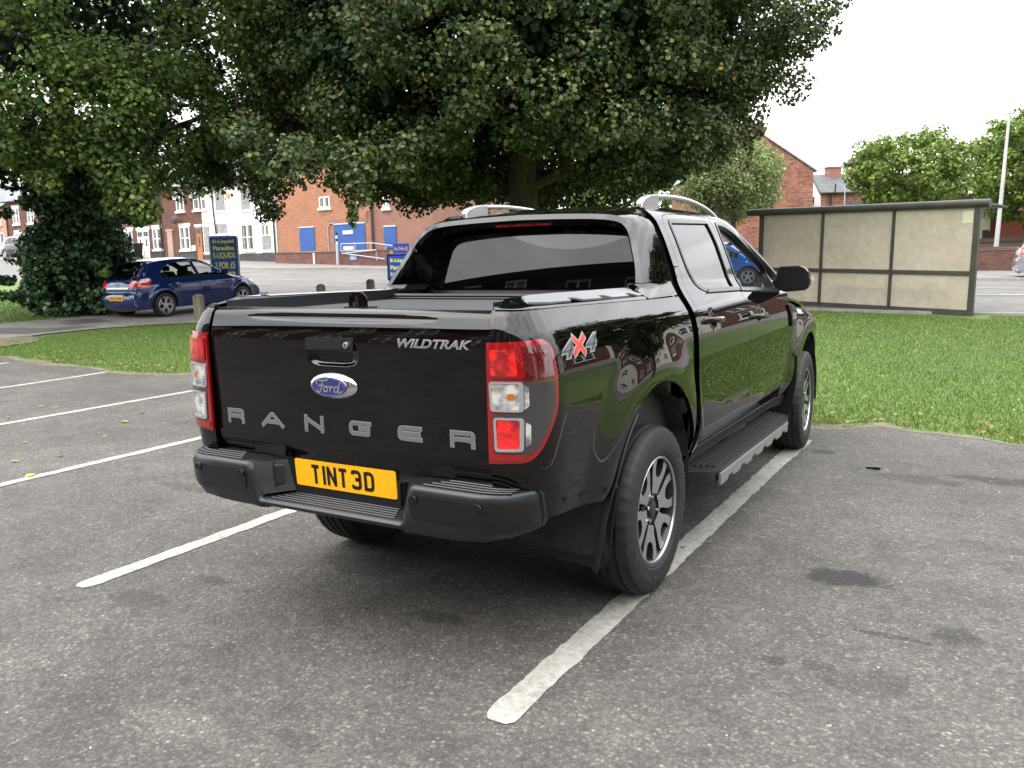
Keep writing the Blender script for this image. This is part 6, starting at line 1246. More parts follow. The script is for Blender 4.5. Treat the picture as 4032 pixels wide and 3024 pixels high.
def car(name, loc, rz, sp, label, cat='car', group=None, parts='full'):
    root = empty(name, loc, rz, label, cat, group); pm = sp['paint']
    C_ = spl(sp['prof'], 6); ln = np.concatenate([[0], np.cumsum(np.hypot(*np.diff(C_, axis=0).T))]); Lt = ln[-1]
    Sx = smtab(sp['S'], .03, .004); r0 = .085; y0, y1 = C_[:, 0].min(), C_[:, 0].max(); yc, hl = (y0+y1)/2, (y1-y0)/2; wr = sp['wheels']; R0 = sp['r']
    def dtop(y, z):
        d = np.full(np.shape(y), 1e9)
        for i in range(len(C_)-1):
            a = C_[i]; e = C_[i+1]-a; L = max(e@e, 1e-12); t = np.clip(((y-a[0])*e[0]+(z-a[1])*e[1])/L, 0, 1); d = np.minimum(d, np.hypot(y-a[0]-t*e[0], z-a[1]-t*e[1]))
        return d
    def body(y, z): 
        q = np.abs(y-yc)/hl; x = Sx(z)-.16*np.clip(q-.35, 0, 1)**2/.42*1.0
        for w_ in wr: x = x+.022*sm((R0+.20-np.hypot(y-w_, z-R0))/.10)
        return x
    def sidef(y, z):
        y = np.asarray(y, float); z = np.asarray(z, float); d = np.clip(dtop(y, z)/r0, 0, 1); return np.stack([body(y, z)-r0*(1-np.sqrt(1-(1-d)**2)), y, z], -1)
    def topf(t, v):
        t = np.clip(np.asarray(t, float), 0, Lt); s = np.asarray(v, float)/.7; y = np.interp(t, ln, C_[:, 0]); z = np.interp(t, ln, C_[:, 1]); g_ = .03
        ty = np.interp(t+g_, ln, C_[:, 0])-np.interp(t-g_, ln, C_[:, 0]); tz = np.interp(t+g_, ln, C_[:, 1])-np.interp(t-g_, ln, C_[:, 1]); L = np.hypot(ty, tz)+1e-9
        w = body(y, z)-r0; cr_ = .045*(1-np.clip(np.abs(s), 0, 1)**2.6); return np.stack([s*w, y-tz/L*cr_, z+ty/L*cr_], -1)
    def tat(y, z): return float(ln[np.argmin((C_[:, 0]-y)**2+(C_[:, 1]-z)**2)])
    zb = sp['zb']; ra = R0+.055
    out = [tuple(p) for p in C_]+[(wr[1]+ra+.02, zb)]+arch(wr[1], R0, ra, zb, zb, 16)[::-1]+[(wr[1]-ra-.05, zb), (wr[0]+ra+.05, zb)]+arch(wr[0], R0, ra, zb, zb, 16)[::-1]
    wins = [rnd(w_, .035, 3) for w_ in sp['wins']]
    gr_, gf = sp['rear_glass'], sp['screen']; tr0, tr1 = tat(*gr_[0]), tat(*gr_[1]); tf0, tf1 = tat(*gf[0]), tat(*gf[1])
    rgo = rnd([(tr0, -.60), (tr0, .60), (tr1, .58), (tr1, -.58)], .06, 3); wso = rnd([(tf0, -.62), (tf0, .62), (tf1, .66), (tf1, -.66)], .05, 3)
    tp = patch('body_shell', [(0, -.7), (0, .7), (Lt, .7), (Lt, -.7)], topf, .055, pm, root, holes=[rgo, wso], rim=.0, flip=True)
    patch('rear_window', inset(rgo, -.004), topf, .12, M['tint'], root, off=-.004, rim=0, flip=True); patch('windscreen', inset(wso, -.004), topf, .12, M['screen'], root, off=-.004, rim=0, flip=True)
    for mir in (False, True):
        k = dict(mirror=mir); sd_ = patch('body_side', out, sidef, .055, pm, root, holes=wins, rim=.0, **k)
        for i, w_ in enumerate(wins):
            if sp.get('open') == i and not mir: pass
            else: patch('side_window', inset(w_, -.004), sidef, .10, M['screen'] if sp.get('clear') else M['tint'], sd_, off=-.006, rim=0, **k)
            patch('window_trim', inset(resample(w_, .04), -.022), sidef, .05, M['trim'], sd_, holes=[inset(resample(w_, .04), .004)], off=.004, rim=.008, **k)
        for l in sp.get('seams', []):
            o = ribbon([np.array(l)], .008, lambda u, v: sidef(u, v)*([-1, 1, 1] if mir else [1, 1, 1]), .0015, 'door_seam', M['black'], sd_, flip=mir, step=.03)
        for (nm, poly, mt, of) in sp.get('side_bits', []): patch(nm, rnd(poly, .02, 3), sidef, .04, mt, sd_, off=of, rim=.012, **k)
        for w_ in wr: 
            b = MB(); sgn = -1 if mir else 1; V = []; xo = float(body(np.array(w_), np.array(R0+.3)))
            for i in range(17):
                a = math.pi*i/16
                V += [(sgn*(xo-.01), w_+ra*math.cos(a), R0+ra*math.sin(a)), (sgn*(xo-.32), w_+ra*math.cos(a), R0+ra*math.sin(a))]
            V.append((sgn*(xo-.32), w_, R0)); b.add(V, [(2*i, 2*i+1, 2*i+3, 2*i+2) for i in range(16)]+[(2*i+1, 34, 2*i+3) for i in range(16)]); b.build('wheel_housing', M['dark'], sd_)
            small_wheel(root, sgn*(xo-.095), w_, R0, .20, sp.get('spokes', 5), sgn)
    for (nm, poly, mt, of) in sp.get('top_bits', []):
        q = [(tat(a, b_), v) for a, b_, v in poly]; patch(nm, rnd(q, .015, 3), topf, .05, mt, root, off=of, rim=.01, flip=True)
    b = MB(); b.box(-.62, .62, y0+.1, y1-.15, zb+.02, zb+.24); b.box(-.70, .70, wr[0]+.45, wr[1]-.4, zb, .62); b.build('floor_pan', M['dark'], root)
    if parts == 'full' or sp.get('seats'):
        for s in (-1, 1):
            for yy in (wr[0]+1.28, wr[0]+.42):
                b = MB(); b.prism([(yy, .45), (yy+.5, .45), (yy+.5, .60), (yy+.12, .60), (yy-.10, 1.12), (yy-.22, 1.12), (yy-.08, .5)], s*.36-.23, s*.36+.23, 'x'); st = b.build('seat', M['fabric'], root, bevel=.03)
                b = MB(); b.box(s*.36-.12, s*.36+.12, yy-.26, yy-.16, 1.13, 1.27); b.build('headrest', M['fabric'], st, bevel=.02)
        b = MB(); b.box(-.66, .66, wr[1]-.75, wr[1]-.45, .62, .93); b.build('dashboard', M['dark'], root, bevel=.03)
        b = MB(); c0 = Vector((.36, wr[1]-.88, .90)); ax = Vector((0, -.85, .5)).normalized(); e1 = Vector((1, 0, 0)); e2 = ax.cross(e1); b.tube([c0+(e1*math.cos(t)+e2*math.sin(t))*.18 for t in np.linspace(0, 2*math.pi, 25)], .018, 6); b.tube([c0-e1*.17, c0+e1*.17], .02, 6); b.build('steering_wheel', M['trim'], root)
        b = MB(); b.box(-.10, .10, wr[1]-1.10, wr[1]-1.07, sp['mir_z'], sp['mir_z']+.06); b.build('interior_mirror', M['trim'], root, bevel=.01)
    for s in (1, -1):
        y, z = sp['mirror']; xo = float(body(np.array(y), np.array(z))); b = MB(); b.prism([(s*(xo+.03), z-.03), (s*(xo+.03), z+.09), (s*(xo+.17), z+.10), (s*(xo+.19), z+.0), (s*(xo+.15), z-.05)], y-.06, y+.07, 'y'); b.box(s*(xo-.03), s*(xo+.05), y-.02, y+.04, z-.03, z+.02); b.build('door_mirror', sp.get('mirror_mat', M['trim']), root, bevel=.02)
    return root, sidef, topf, tat
M['blue'] = mat('dark_blue_paint', (.009, .022, .11), .10, Coat_Weight=1.0, Coat_Roughness=.02, Metallic=.2)
M['lampred'] = mat('small_red_lamp', (.62, .02, .02), .12, Coat_Weight=1.0); M['lampclr'] = mat('small_clear_lamp', (.78, .72, .72), .15, Coat_Weight=1.0); M['headlamp'] = mat('headlamp', (.55, .57, .56), .08, Coat_Weight=1.0)
ast = dict(paint=M['blue'], r=.315, wheels=(0, 2.614), zb=.23, spokes=5, clear=True, open=1, seats=True, mir_z=1.22,
    prof=[(-.60, .23), (-.72, .30), (-.765, .45), (-.755, .58), (-.70, .66), (-.700, .74), (-.675, .90), (-.60, .97), (-.36, 1.24), (-.20, 1.375), (.10, 1.425), (.65, 1.46), (1.15, 1.445), (1.50, 1.37), (2.02, 1.12), (2.34, .97), (2.75, .90), (3.12, .78), (3.36, .62), (3.46, .50), (3.48, .36), (3.40, .23)],
    S=[(.1, .78), (.23, .80), (.45, .855), (.60, .868), (.80, .868), (.90, .855), (.97, .83), (1.05, .795), (1.2, .745), (1.35, .69), (1.46, .63), (1.6, .55)],
    rear_glass=((-.59, .99), (-.24, 1.35)), screen=((1.46, 1.38), (2.28, 1.0)),
    wins=[[(.06, 1.0), (-.02, 1.08), (.08, 1.22), (.30, 1.335), (.62, 1.375), (.98, 1.375), (1.10, 1.005)], [(1.20, 1.005), (1.07, 1.375), (1.32, 1.345), (1.62, 1.235), (1.98, 1.05), (2.02, 1.0)]],
    seams=[[(1.14, .36), (1.15, .80), (1.14, .99), (1.03, 1.40)], [(.40, .44), (.46, .60), (.34, .75), (.14, .93), (.05, .98)], [(.60, .33), (2.02, .33)], [(2.10, .34), (2.13, .60), (2.08, .97)], [(.30, 1.37), (.30, 1.01), (.30, .99)], [(-.72, .60), (-.42, .60)]],
    side_bits=[('tail_lamp', [(-.70, .80), (-.68, .90), (-.62, .975), (-.36, 1.02), (-.30, .97), (-.36, .86), (-.50, .79)], M['lampred'], .006), ('tail_lamp_clear', [(-.675, .90), (-.62, .97), (-.37, 1.015), (-.325, .96), (-.45, .905)], M['lampclr'], .009),
        ('door_handle', [(.66, .845), (.66, .885), (.86, .885), (.86, .845)], M['blue'], .028), ('door_handle', [(1.62, .825), (1.62, .865), (1.82, .865), (1.82, .825)], M['blue'], .028),
        ('rubbing_strip', [(.52, .475), (.52, .52), (1.12, .515), (1.12, .47)], M['blue'], .014), ('rubbing_strip', [(1.17, .47), (1.17, .515), (2.05, .51), (2.05, .465)], M['blue'], .014),
        ('indicator', [(2.26, .80), (2.26, .83), (2.34, .83), (2.34, .80)], M['headlamp'], .006), ('headlamp', [(2.96, .66), (2.88, .80), (3.05, .79), (3.25, .70), (3.30, .62)], M['headlamp'], .006)],
    top_bits=[('tail_lamp', [(-.70, .80, .44), (-.70, .80, .69), (-.62, .965, .69), (-.66, .94, .54)], M['lampred'], .006), ('tail_lamp', [(-.70, .80, -.44), (-.70, .80, -.69), (-.62, .965, -.69), (-.66, .94, -.54)], M['lampred'], .006),
        ('tail_lamp_clear', [(-.68, .89, .55), (-.68, .89, .695), (-.62, .962, .695), (-.65, .945, .58)], M['lampclr'], .009), ('chrome_strip', [(-.70, .765, -.44), (-.70, .765, .44), (-.697, .795, .44), (-.697, .795, -.44)], M['chrome'], .018),
        ('brake_light', [(-.20, 1.378, -.09), (-.20, 1.378, .09), (-.16, 1.39, .09), (-.16, 1.39, -.09)], M['lampred'], .012), ('lower_grille', [(3.47, .32, -.45), (3.47, .32, .45), (3.47, .42, .45), (3.47, .42, -.45)], M['black'], .004), ('headlamp', [(3.05, .80, .45), (3.05, .80, .69), (3.34, .64, .69), (3.36, .62, .50)], M['headlamp'], .006)],
    mirror=(1.98, 1.03))
px_, py_ = -16.56, 10.06
car_o, sf_, tf_, tat_ = car('hatchback_car', (px_, py_, TT(-16.3, 11)+.0), R(0), ast, 'dark blue five-door hatchback parked on the path behind the truck, left')
cz0, cz1 = TT(px_+.9, py_), TT(px_+.9, py_+2.6); car_o.location.z = cz0; car_o.scale = (.965, .955, .975); car_o.rotation_euler = (math.atan2(cz1-cz0, 2.6), 0, R(1.5))
tpl = lambda x, z: np.stack([np.asarray(x, float), -.79+0*np.asarray(z), np.asarray(z, float)], -1)
p_ = patch('number_plate', rnd([(-.26, .475), (-.26, .585), (.26, .585), (.26, .475)], .01), lambda x, z: np.stack([np.asarray(x, float), -.826+0*np.asarray(z), np.asarray(z, float)], -1), .1, M['yellow'], car_o, rim=.03)
text_on('KE55 NYM', (-.22, .495, .22, .565), lambda x, z: np.stack([np.asarray(x, float), -.826+0*np.asarray(z), np.asarray(z, float)], -1), M['black'], p_, off=.003, bold=.02, name='plate_characters')
b = MB(); b.lathe([(-.752, 0), (-.752, .052), (-.735, .06)], 24, 'y', (0, 0, .845)); bg_ = b.build('round_badge', M['satin'], car_o)
b = MB(); b.lathe([(-.757, .040), (-.757, .047)], 24, 'y', (0, 0, .845)); b.tube([(-.035, -.757, .865), (.005, -.757, .85), (-.005, -.757, .838), (.035, -.757, .822)], .006, 5); b.build('badge_mark', M['pipe'], bg_)
b = MB(); b.tube([(0, .02, 1.46), (0, -.12, 1.60)], .006, 5); b.build('aerial', M['black'], car_o)
b = MB(); b.tube([(.05, -.60, 1.03), (-.1, -.565, 1.06), (-.32, -.57, 1.05)], .010, 5); b.build('rear_wiper', M['black'], car_o)
b = MB(); b.box(-.22, -.02, -.36, -.355, 1.20, 1.245); b.build('window_sticker', mat('pale_green_sticker', (.35, .55, .42), .6), car_o)
ribbon([[(-.72, .60), (-.40, .60)]], .01, sf_, .002, 'bumper_seam', M['black'], car_o, step=.05)
def variant(base, **k):
    d = dict(base); d.update(k); return d
SM = [('tail_lamp', [(-.66, .80), (-.64, .99), (-.45, 1.0), (-.36, .86), (-.50, .79)], M['lampred'], .006), ('headlamp', [(2.96, .66), (2.88, .80), (3.05, .79), (3.25, .70), (3.30, .62)], M['headlamp'], .006)]
silver = variant(ast, paint=mat('silver_paint', (.42, .43, .45), .25, .6, Coat_Weight=1.0), open=None, clear=False, side_bits=[('tail_lamp', [(-.70, .86), (-.62, 1.12), (-.44, 1.16), (-.42, 1.0), (-.55, .86)], M['lampred'], .008)]+ast['side_bits'][2:], seats=False,
    prof=[(-.60, .23), (-.72, .30), (-.765, .45), (-.755, .62), (-.72, .75), (-.70, .90), (-.62, 1.05), (-.42, 1.35), (-.28, 1.46), (.10, 1.50), (.65, 1.53), (1.15, 1.51), (1.50, 1.43), (2.02, 1.16), (2.34, .99), (2.65, .92), (2.85, .80), (3.0, .62), (3.04, .50), (3.04, .36), (2.98, .23)], wheels=(0, 2.35), rear_glass=((-.58, 1.1), (-.32, 1.42)), top_bits=ast['top_bits'][4:5])
x, y = W2(30.6, 19.1); o_, *_ = car('hatchback_car', (3.6+1.1, 29.6, 0), R(-90), silver, 'silver hatchback cut off by the right edge of the frame, red tail lamp showing'); 
xs0, ys0 = W2(30.3, 18.43); o_.location = (xs0+.50, ys0+.45, TT(xs0, ys0)+.03); o_.rotation_euler = (0, 0, R(-84))
bluec = variant(silver, paint=mat('mid_blue_paint', (.01, .09, .38), .2, Coat_Weight=1.0), seats=True, clear=True)
x, y = W2(29.3, 7.55); o_, *_ = car('hatchback_car', (x-1.5, y+.4, TT(x, y)), R(-90), bluec, 'bright blue car on the road seen through the truck cab and beside the shelter')
b = MB(); b.box(.745, .75, .2, .5, 1.06, 1.32); b.build('window_sticker', mat('pale_green_sticker', (.45, .75, .62), .6), o_)
suv = variant(silver, paint=mat('dark_grey_paint', (.02, .024, .03), .15, .3, Coat_Weight=1.0), seats=False)
o_, *_ = car('parked_car', (-63.6, 33.3, TT(-63, 33)), R(-90), suv, 'dark car parked on the far road at the foot of the terrace, left edge'); o_.scale = (1.08, 1.05, 1.1)
wh = variant(silver, paint=mat('white_paint', (.72, .72, .71), .2, Coat_Weight=1.0), seats=False)
o_, *_ = car('parked_car', (-69.6, 33.3, TT(-69, 33)), R(-90), wh, 'white car parked at the extreme left, nose just showing in the frame')
# ================================================================ trees
def crown(name, clumps, per, size, mt, parent, seed=1, droop=.35, k=6, flat=1.0):
    "one crown mesh: every clump is a cloud of leaf-sized faces, denser on its outside"
    g_ = np.random.default_rng(seed); Vs = []
    for (c, r, n) in clumps:
        n = int(n*per); d = g_.normal(0, 1, (n, 3)); d /= np.linalg.norm(d, axis=1)[:, None]; rad = g_.uniform(.25, 1.0, n)**.5
        p = np.asarray(c)+d*rad[:, None]*np.asarray(r)
        nr = d*.75+g_.normal(0, .55, (n, 3))+[0, 0, .55]; nr /= np.linalg.norm(nr, axis=1)[:, None]
        t = np.cross(nr, g_.normal(0, 1, (n, 3))); t /= np.linalg.norm(t, axis=1)[:, None]; t[:, 2] -= droop; t -= nr*(t*nr).sum(1)[:, None]; t /= np.linalg.norm(t, axis=1)[:, None]; b_ = np.cross(nr, t)
        s = size*g_.uniform(.6, 1.25, n)
        if k == 6: sh_ = [(-.5, 0), (-.22, .42), (.2, .36), (.55, 0), (.2, -.36), (-.22, -.42)]
        else: sh_ = [(-.5, 0), (0, .34), (.55, 0), (0, -.34)]
        V = np.stack([p+t*(a*s)[:, None]+b_*(q*s*flat)[:, None]+nr*((abs(q)*.35)*s)[:, None] for a, q in sh_], 1); Vs.append(V.reshape(-1, 3))
    V = np.concatenate(Vs); F = np.arange(len(V), dtype=np.int32).reshape(-1, k)
    return mk(name, V, F, mt, parent, smooth=False)
bark = varied('bark', (.045, .038, .028), (.12, .10, .075), 6, .95, sc=(3, 3, .6), bmp=.9, detail=7)
def limb(b, a, c, r0, r1, g_, seg=5, wob=.25):
    a, c = np.array(a, float), np.array(c, float); P_ = [a+(c-a)*t+g_.normal(0, wob, 3)*math.sin(math.pi*t)*.5+np.array([0, 0, .25*math.sin(math.pi*t)]) for t in np.linspace(0, 1, seg)]
    b.tube([tuple(p) for p in P_], list(np.linspace(r0, r1, seg)), 7)
LF = {}
LF['lime'] = leafmat('lime_leaf', [(0, (0.022, 0.040, 0.014)), (.45, (0.044, 0.076, 0.023)), (.78, (0.083, 0.118, 0.031)), (.92, (0.178, 0.192, 0.057)), (.9975, (0.237, 0.227, 0.069)), (.9985, (0.593, 0.315, 0.036)), (1, (0.654, 0.350, 0.036))], .25, .55, .35)
LF['dark'] = leafmat('ivy_leaf', [(0, (0.018, 0.046, 0.019)), (.6, (0.044, 0.102, 0.039)), (.93, (0.078, 0.154, 0.057)), (1, (0.154, 0.267, 0.071))], .15, .38, .5)
LF['side'] = leafmat('maple_leaf', [(0, (0.033, 0.067, 0.015)), (.5, (0.081, 0.140, 0.029)), (.85, (0.161, 0.225, 0.048)), (1, (0.290, 0.344, 0.086))], .3, .5, .35)
LF['light'] = leafmat('bright_leaf', [(0, (0.057, 0.104, 0.019)), (.5, (0.127, 0.198, 0.033)), (.85, (0.221, 0.290, 0.053)), (1, (0.347, 0.394, 0.098))], .38, .55, .3)
LF['olive'] = leafmat('birch_leaf', [(0, (0.099, 0.138, 0.049)), (.5, (0.217, 0.278, 0.099)), (.85, (0.336, 0.397, 0.160)), (1, (0.515, 0.576, 0.260))], .3, .6, .3)
LF['hid'] = leafmat('shaded_inner_leaf', [(0, (0.008, 0.023, 0.008)), (1, (0.025, 0.053, 0.017))], .05, .7, .2)  # crown interior: shade put into a darker leaf colour
def prof_crown(center, prof, nc, rc, seed, sector=None, squash=.75):
    "clumps spread over a lathe-like crown outline prof=[(z,r)], lumpy"
    g_ = np.random.default_rng(seed); zs = np.array([p[0] for p in prof]); rs = np.array([p[1] for p in prof]); out = []
    w = rs/rs.sum(); cz = np.cumsum(w)/w.sum()
    for _ in range(nc):
        z = zs[0]+(zs[-1]-zs[0])*np.interp(g_.uniform(0, 1), np.linspace(0, 1, 60), np.interp(np.linspace(0, 1, 60), np.concatenate([[0], cz]), np.concatenate([[zs[0]], zs]))-zs[0])/(zs[-1]-zs[0]) if False else g_.uniform(zs[0], zs[-1])
        a = g_.uniform(0, 2*math.pi); r = np.interp(z, zs, rs)*(1+.09*math.sin(3*a+z)+.06*math.sin(7*a+2*z)); q = g_.uniform(.80, 1.04); R_ = g_.uniform(*rc)
        out.append(((center[0]+r*q*math.cos(a), center[1]+r*q*math.sin(a), z+g_.normal(0, .15)), (R_, R_, R_*squash), R_**2))
    return out
# the big lime over the truck
cD = 21.6; cx_, cy_ = W2(cD, .38); zt0 = TT(cx_, cy_)
big = empty('lime_tree', (0, 0, 0), 0, 'huge dark green lime tree above the truck, trunk rising behind the cab roof', 'tree')
b = MB(); gg = np.random.default_rng(2); b.tube([(cx_, cy_, zt0-.2), (cx_, cy_, zt0+.2), (cx_+.02, cy_, 2.2), (cx_, cy_, 4.5), (cx_+.2, cy_, 8), (cx_, cy_, 12)], [.60, .44, .37, .34, .26, .10], 20)
for k in range(16):
    a = k*2.4; z0 = 3.2+.45*k; limb(b, (cx_, cy_, z0), (cx_+5.2*math.cos(a), cy_+5.2*math.sin(a), z0+1.2+gg.uniform(0, 1.5)), .13, .03, gg)
b.build('trunk', bark, big)
pc = [(3.2, 2.6), (3.5, 3.7), (3.9, 4.6), (4.6, 5.2), (5.8, 5.9), (7, 6.25), (8.5, 6.4), (10, 6.0), (12, 5.0), (14, 3.2), (15, 1.6)]
cl = prof_crown((cx_, cy_), [p for p in pc if p[0] <= 8.5], 520, (.42, .85), 21)
cl_top = prof_crown((cx_, cy_), [p for p in pc if p[0] >= 8], 260, (.7, 1.2), 22)
g_ = np.random.default_rng(31)
for _ in range(90):       # underside, seen against the street
    a = g_.uniform(0, 2*math.pi); r = g_.uniform(.9, 5.2); R_ = g_.uniform(.4, .7); cl.append(((cx_+r*math.cos(a), cy_+r*math.sin(a), 3.55+.14*max(0, r-2)+g_.normal(0, .2)), (R_, R_, R_*.6), R_**2))
def hang(D, L, zt, zb_, n, r=.35):      # a drooping spray of twigs
    for i in range(n):
        t = i/(n-1); x, y = W2(D+g_.normal(0, .1), L+g_.normal(0, .12)); R_ = r*(1-.55*t); cl.append(((x, y, zt+(zb_-zt)*t), (R_, R_, R_*.9), R_**2*1.3))
def hang2(pts, r=.4, n=6):
    P_ = spl(np.array(pts, float), n)
    for i, p in enumerate(P_):
        t = i/len(P_); x, y = W2(p[0]+g_.normal(0, .1), p[1]+g_.normal(0, .1)); R_ = r*(1-.5*t); cl.append(((x, y, p[2]), (R_, R_, R_*.8), R_**2*1.2))
for D, L, zt, zb_ in ((15.2, -2.6, 3.4, 2.65), (15.6, -3.1, 3.5, 2.85), (15.8, -3.7, 3.6, 3.0), (16.2, -4.2, 3.7, 3.1), (15.6, -1.9, 3.6, 3.05), (16.6, -4.7, 4.0, 3.3), (16.9, -5.1, 4.3, 3.6), (19.5, 5.4, 4.4, 3.9), (18, 3.9, 3.8, 3.3), (18.5, 4.6, 4.0, 3.5)): hang(D, L, zt, zb_, 5)
hang2([(21, -5.2, 5.5), (21.3, -6.0, 4.9), (21.5, -6.5, 4.2), (21.5, -6.3, 3.4), (21.4, -5.9, 2.75)], .55); hang2([(22, -5.5, 6.5), (23, -7.2, 5.6), (23, -7.8, 4.6), (23, -7.6, 3.8)], .7); hang2([(21, -5.0, 4.4), (21.5, -5.7, 4.0), (21.3, -5.6, 3.3)], .5)
x, y = W2(14.9, -2.72); cl.append(((x, y, 2.38), (.10, .10, .24), .09))
def vis(c):       # how wanted detail is: lower, nearer clumps carry the leaves one can see
    return 1.0
keep = []
for c, r, w in cl:      # the underside opens in front of the trunk
    D_ = (c[0]-CAM[0])*FH[0]+(c[1]-CAM[1])*FH[1]; L_ = (c[0]-CAM[0])*RH[0]+(c[1]-CAM[1])*RH[1]
    if D_ < cD-.2 and abs(L_-.45*D_/21.6) < .75+r[0]*.6 and c[2]-r[2] < 1.45+.112*D_: continue
    keep.append((c, r, w))
cl = keep
crown('crown', cl, 800, .096, LF['lime'], big, 41, .45)
crown('upper_crown', cl_top, 95, .26, LF['lime'], big, 42, .3, 4, 1.4)
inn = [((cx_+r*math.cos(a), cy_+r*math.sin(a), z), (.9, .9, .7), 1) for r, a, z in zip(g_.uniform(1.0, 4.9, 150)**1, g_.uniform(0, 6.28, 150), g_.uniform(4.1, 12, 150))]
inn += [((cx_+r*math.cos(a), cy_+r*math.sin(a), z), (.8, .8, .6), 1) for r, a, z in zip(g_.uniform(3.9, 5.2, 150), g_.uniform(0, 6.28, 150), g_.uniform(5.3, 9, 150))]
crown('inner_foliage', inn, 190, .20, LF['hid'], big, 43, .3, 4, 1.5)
# the ivy-skirted tree at left
tx, ty = W2(22.6, -11.4); z0 = TT(tx, ty)
lt_ = empty('maple_tree', (0, 0, 0), 0, 'spreading tree at left whose trunk is skirted to the ground by dark bushy shoots', 'tree')
b = MB(); b.tube([(tx, ty, z0-.2), (tx, ty, 3), (tx-.2, ty, 6), (tx, ty, 10)], [.45, .36, .28, .1], 12)
for k in range(18):
    a = k*2.4+.5; z1 = 4.0+.35*k; limb(b, (tx, ty, z1), (tx+5.5*math.cos(a), ty+5.5*math.sin(a), z1+.8+gg.uniform(0, 1.5)), .11, .025, gg)
b.build('trunk', bark, lt_)
pl2 = [(3.9, 3.4), (4.3, 4.6), (4.9, 5.4), (6, 5.9), (8, 6.2), (10, 5.6), (12, 4.2), (13, 2.5)]
cl = prof_crown((tx, ty), [p for p in pl2 if p[0] <= 8.2], 230, (.45, .9), 51); ct = prof_crown((tx, ty), [p for p in pl2 if p[0] >= 7.5], 150, (.7, 1.2), 52)
for pts, r in (([(21, -13.6, 4.6), (20, -14.0, 3.9), (19.5, -14.3, 3.2), (19.3, -14.2, 2.75)], .75), ([(19.5, -9.6, 4.4), (19, -8.6, 3.8), (18.8, -8.2, 3.2), (18.7, -7.9, 2.7)], .65), ([(20, -9.4, 4.2), (19.5, -8.8, 3.5), (19.3, -8.7, 2.9)], .6), ([(19.5, -12.4, 5.6), (18.6, -11.6, 5.0), (18.0, -10.8, 4.4), (17.8, -10.4, 3.9)], .8), ([(19, -13.6, 6.2), (18, -12.8, 5.6), (17.6, -12.2, 5.1)], .8), ([(19.6, -9.5, 6.2), (18.8, -8.4, 5.5), (18.6, -7.8, 4.9)], .7), ([(19.3, -10.9, 4.1), (18.6, -10.2, 3.6), (18.4, -9.8, 3.3)], .5), ([(20.5, -7.6, 6.0), (20.3, -6.8, 5.3), (20.3, -6.5, 4.7)], .6)): hang2(pts, r)
crown('crown', cl, 440, .108, LF['side'], lt_, 61, .35); crown('upper_crown', ct, 80, .28, LF['side'], lt_, 62, .3, 4, 1.4)
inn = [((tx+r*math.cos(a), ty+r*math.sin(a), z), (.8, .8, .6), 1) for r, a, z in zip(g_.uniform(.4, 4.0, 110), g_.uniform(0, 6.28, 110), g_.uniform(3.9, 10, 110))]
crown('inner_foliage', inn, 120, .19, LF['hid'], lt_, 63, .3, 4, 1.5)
sk = []
for _ in range(300):
    z = g_.uniform(.1, 4.6); a = g_.uniform(0, 2*math.pi); r = np.interp(z, [0, .5, 1.2, 2.2, 3.2, 4.2, 4.8], [1.05, 1.40, 1.35, 1.05, .85, .85, 1.0])*g_.uniform(.55, 1.05)*(1+.12*math.sin(3*a+1)); R_ = g_.uniform(.22, .42); sk.append(((tx+r*math.cos(a), ty+r*math.sin(a), z0+z), (R_, R_, R_*.8), R_**2))
for pts in ([(22, -13.0, z0+.9), (21.6, -13.6, z0+1.0), (21.4, -13.9, z0+1.25)], [(22, -12.8, z0+.5), (21.5, -13.4, z0+.55)], [(21.5, -10.4, z0+2.6), (21.2, -9.6, z0+2.4), (21.1, -9.1, z0+2.3)], [(21.5, -10.3, z0+3.2), (21.2, -9.7, z0+3.1)], [(21.5, -12.6, z0+2.6), (21.2, -13.2, z0+2.7)]):
    P_ = spl(np.array(pts, float), 4)
    for p in P_: x, y = W2(p[0], p[1]); sk.append(((x, y, p[2]), (.18, .18, .14), .05))
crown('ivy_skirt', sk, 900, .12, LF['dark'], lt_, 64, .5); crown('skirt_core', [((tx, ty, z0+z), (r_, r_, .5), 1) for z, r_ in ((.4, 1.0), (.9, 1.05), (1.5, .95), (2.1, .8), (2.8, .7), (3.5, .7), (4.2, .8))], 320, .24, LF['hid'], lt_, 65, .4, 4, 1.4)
b = MB(); x, y = W2(20.9, -10.0)
crown('bright_shoot', [((x, y, z0+1.05), (.13, .13, .09), 1)], 22, .12, LF['light'], lt_, 66, .3)
# smaller street trees
def small_tree(name, D, L, zc, rx, rz_, label, mt, n, size, seed, trunk=.12, lumps=60, cat='tree', per=260, flat=1.0, shape=None, rc=(.28, .6)):
    x, y = W2(D, L); t0 = TT(x, y); e = empty(name, (0, 0, 0), 0, label, cat); g2 = np.random.default_rng(seed); b = MB(); b.tube([(x, y, t0-.1), (x+.05, y, (t0+zc)/2), (x, y, zc)], [trunk, trunk*.8, trunk*.5], 9); cs = []
    for i in range(lumps):
        d = g2.normal(0, 1, 3); d /= np.linalg.norm(d); q = g2.uniform(.45, 1.0)**.6; R_ = g2.uniform(*rc); c = (x+d[0]*rx*q, y+d[1]*rx*q, zc+d[2]*rz_*q); cs.append((c, (R_, R_, R_*.75), R_**2))
        if i % 4 == 0: limb(b, (x, y, zc-rz_*.6), c, trunk*.4, .015, g2, 4, .1)
    b.build('trunk', bark, e); crown('crown', cs, per, size, mt, e, seed+1, .3, 6 if size > .12 else 4, flat); return e
small_tree('round_tree', 36, 16.9, 4.75, 2.35, 1.75, 'bright green round-headed tree behind the middle of the bus shelter', LF['light'], 0, .15, 71, lumps=160, per=380)
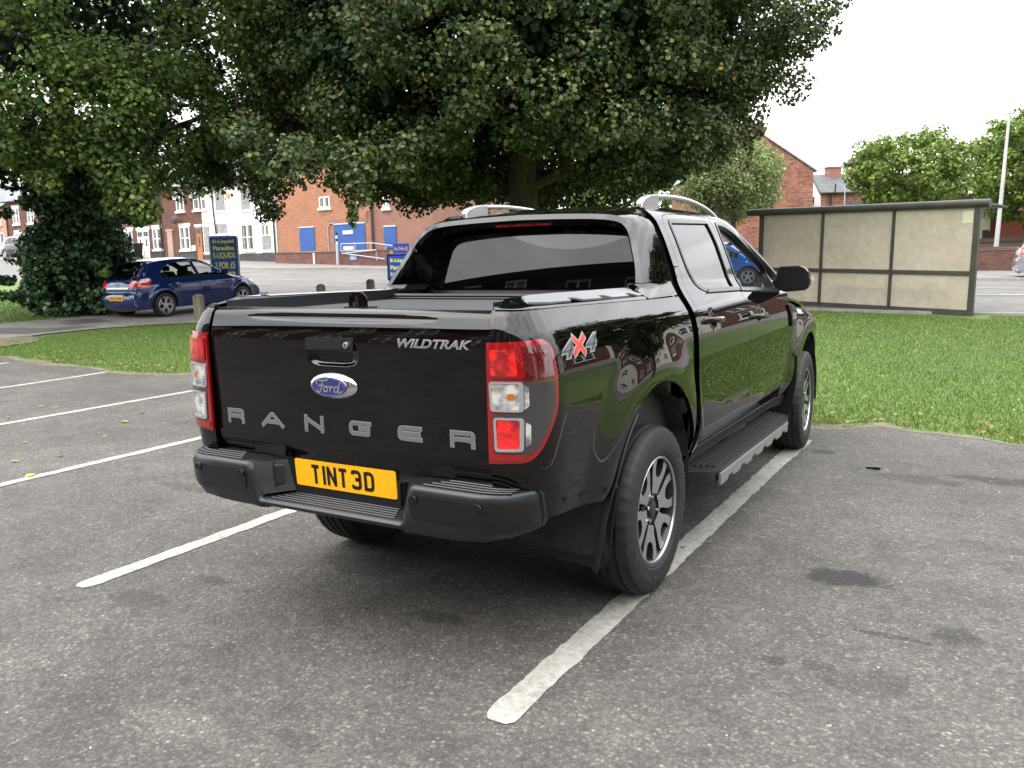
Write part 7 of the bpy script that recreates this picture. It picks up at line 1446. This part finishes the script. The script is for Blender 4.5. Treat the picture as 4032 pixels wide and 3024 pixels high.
small_tree('round_tree', 41.5, 26.2, 5.4, 3.5, 2.9, 'bright green tree at the right edge, in front of the red roller door', LF['light'], 0, .17, 75, lumps=330, per=340)
small_tree('birch_tree', 30, 7.9, 4.05, 1.72, 1.35, 'olive-green weeping birch between the truck roof and the gable house', LF['olive'], 0, .12, 81, lumps=170, per=620, flat=.9)
for i, (D, L, zc, rx, rz_, lab) in enumerate(((66, -3.2, 5.6, 4.2, 3.6, 'dark tree just right of the red-brick building, behind the truck roof'), (72, 3.5, 5.4, 4.5, 3.6, 'dark background tree behind the big trunk'), (70, 10.5, 5.6, 4.5, 3.6, 'dark background tree left of the gable house'), (60, -1.9, 3.6, 1.6, 1.3, 'small bright green tree over the left end of the truck roof'))):
    small_tree('background_tree', D, L, zc, rx, rz_, lab, LF['side'] if i < 3 else LF['light'], 0, .34 if i < 3 else .2, 90+3*i, lumps=90, per=60 if i < 3 else 150, flat=1.3, rc=(.6, 1.2) if i < 3 else (.3, .6), trunk=.2)
# stand-in trees out of view, added for the bodywork to mirror
for i, (x, y, zc, rx, rz_, tr_, lab) in enumerate(((6.4, 12.0, 4.4, 2.2, 2.2, .16, 'young stand-in tree out of view, added to be mirrored in the rear wheel arch'), (14, -1, 5.0, 4.0, 3.6, .3, 'dark stand-in tree out of view, added to be mirrored in the corner of the truck bed'), (-7, -22, 6.0, 5, 4.0, .3, 'dark stand-in tree behind the camera, added for the tailgate reflection'), (4, -26, 6.0, 5, 4.2, .3, 'second dark stand-in tree behind the camera, added for reflections'))):
    D = (x-CAM[0])*FH[0]+(y-CAM[1])*FH[1]; L = (x-CAM[0])*RH[0]+(y-CAM[1])*RH[1]
    small_tree('standin_tree', D, L, zc, rx, rz_, lab, LF['lime'], 0, .22, 120+3*i, trunk=tr_, lumps=110, per=90, flat=1.3, rc=(.5, 1.0))
# overhead cable at top left
b = MB(); p0, p1 = np.array([*W2(26, -22), 10.4]), np.array([*W2(19.5, -6.2), 9.6]); b.tube([p0, (p0+p1)/2-[0, 0, .25], p1], .022, 5); tag(b.build('overhead_cable', M['pipe']), 'thin overhead cable crossing the top left corner', 'cable')
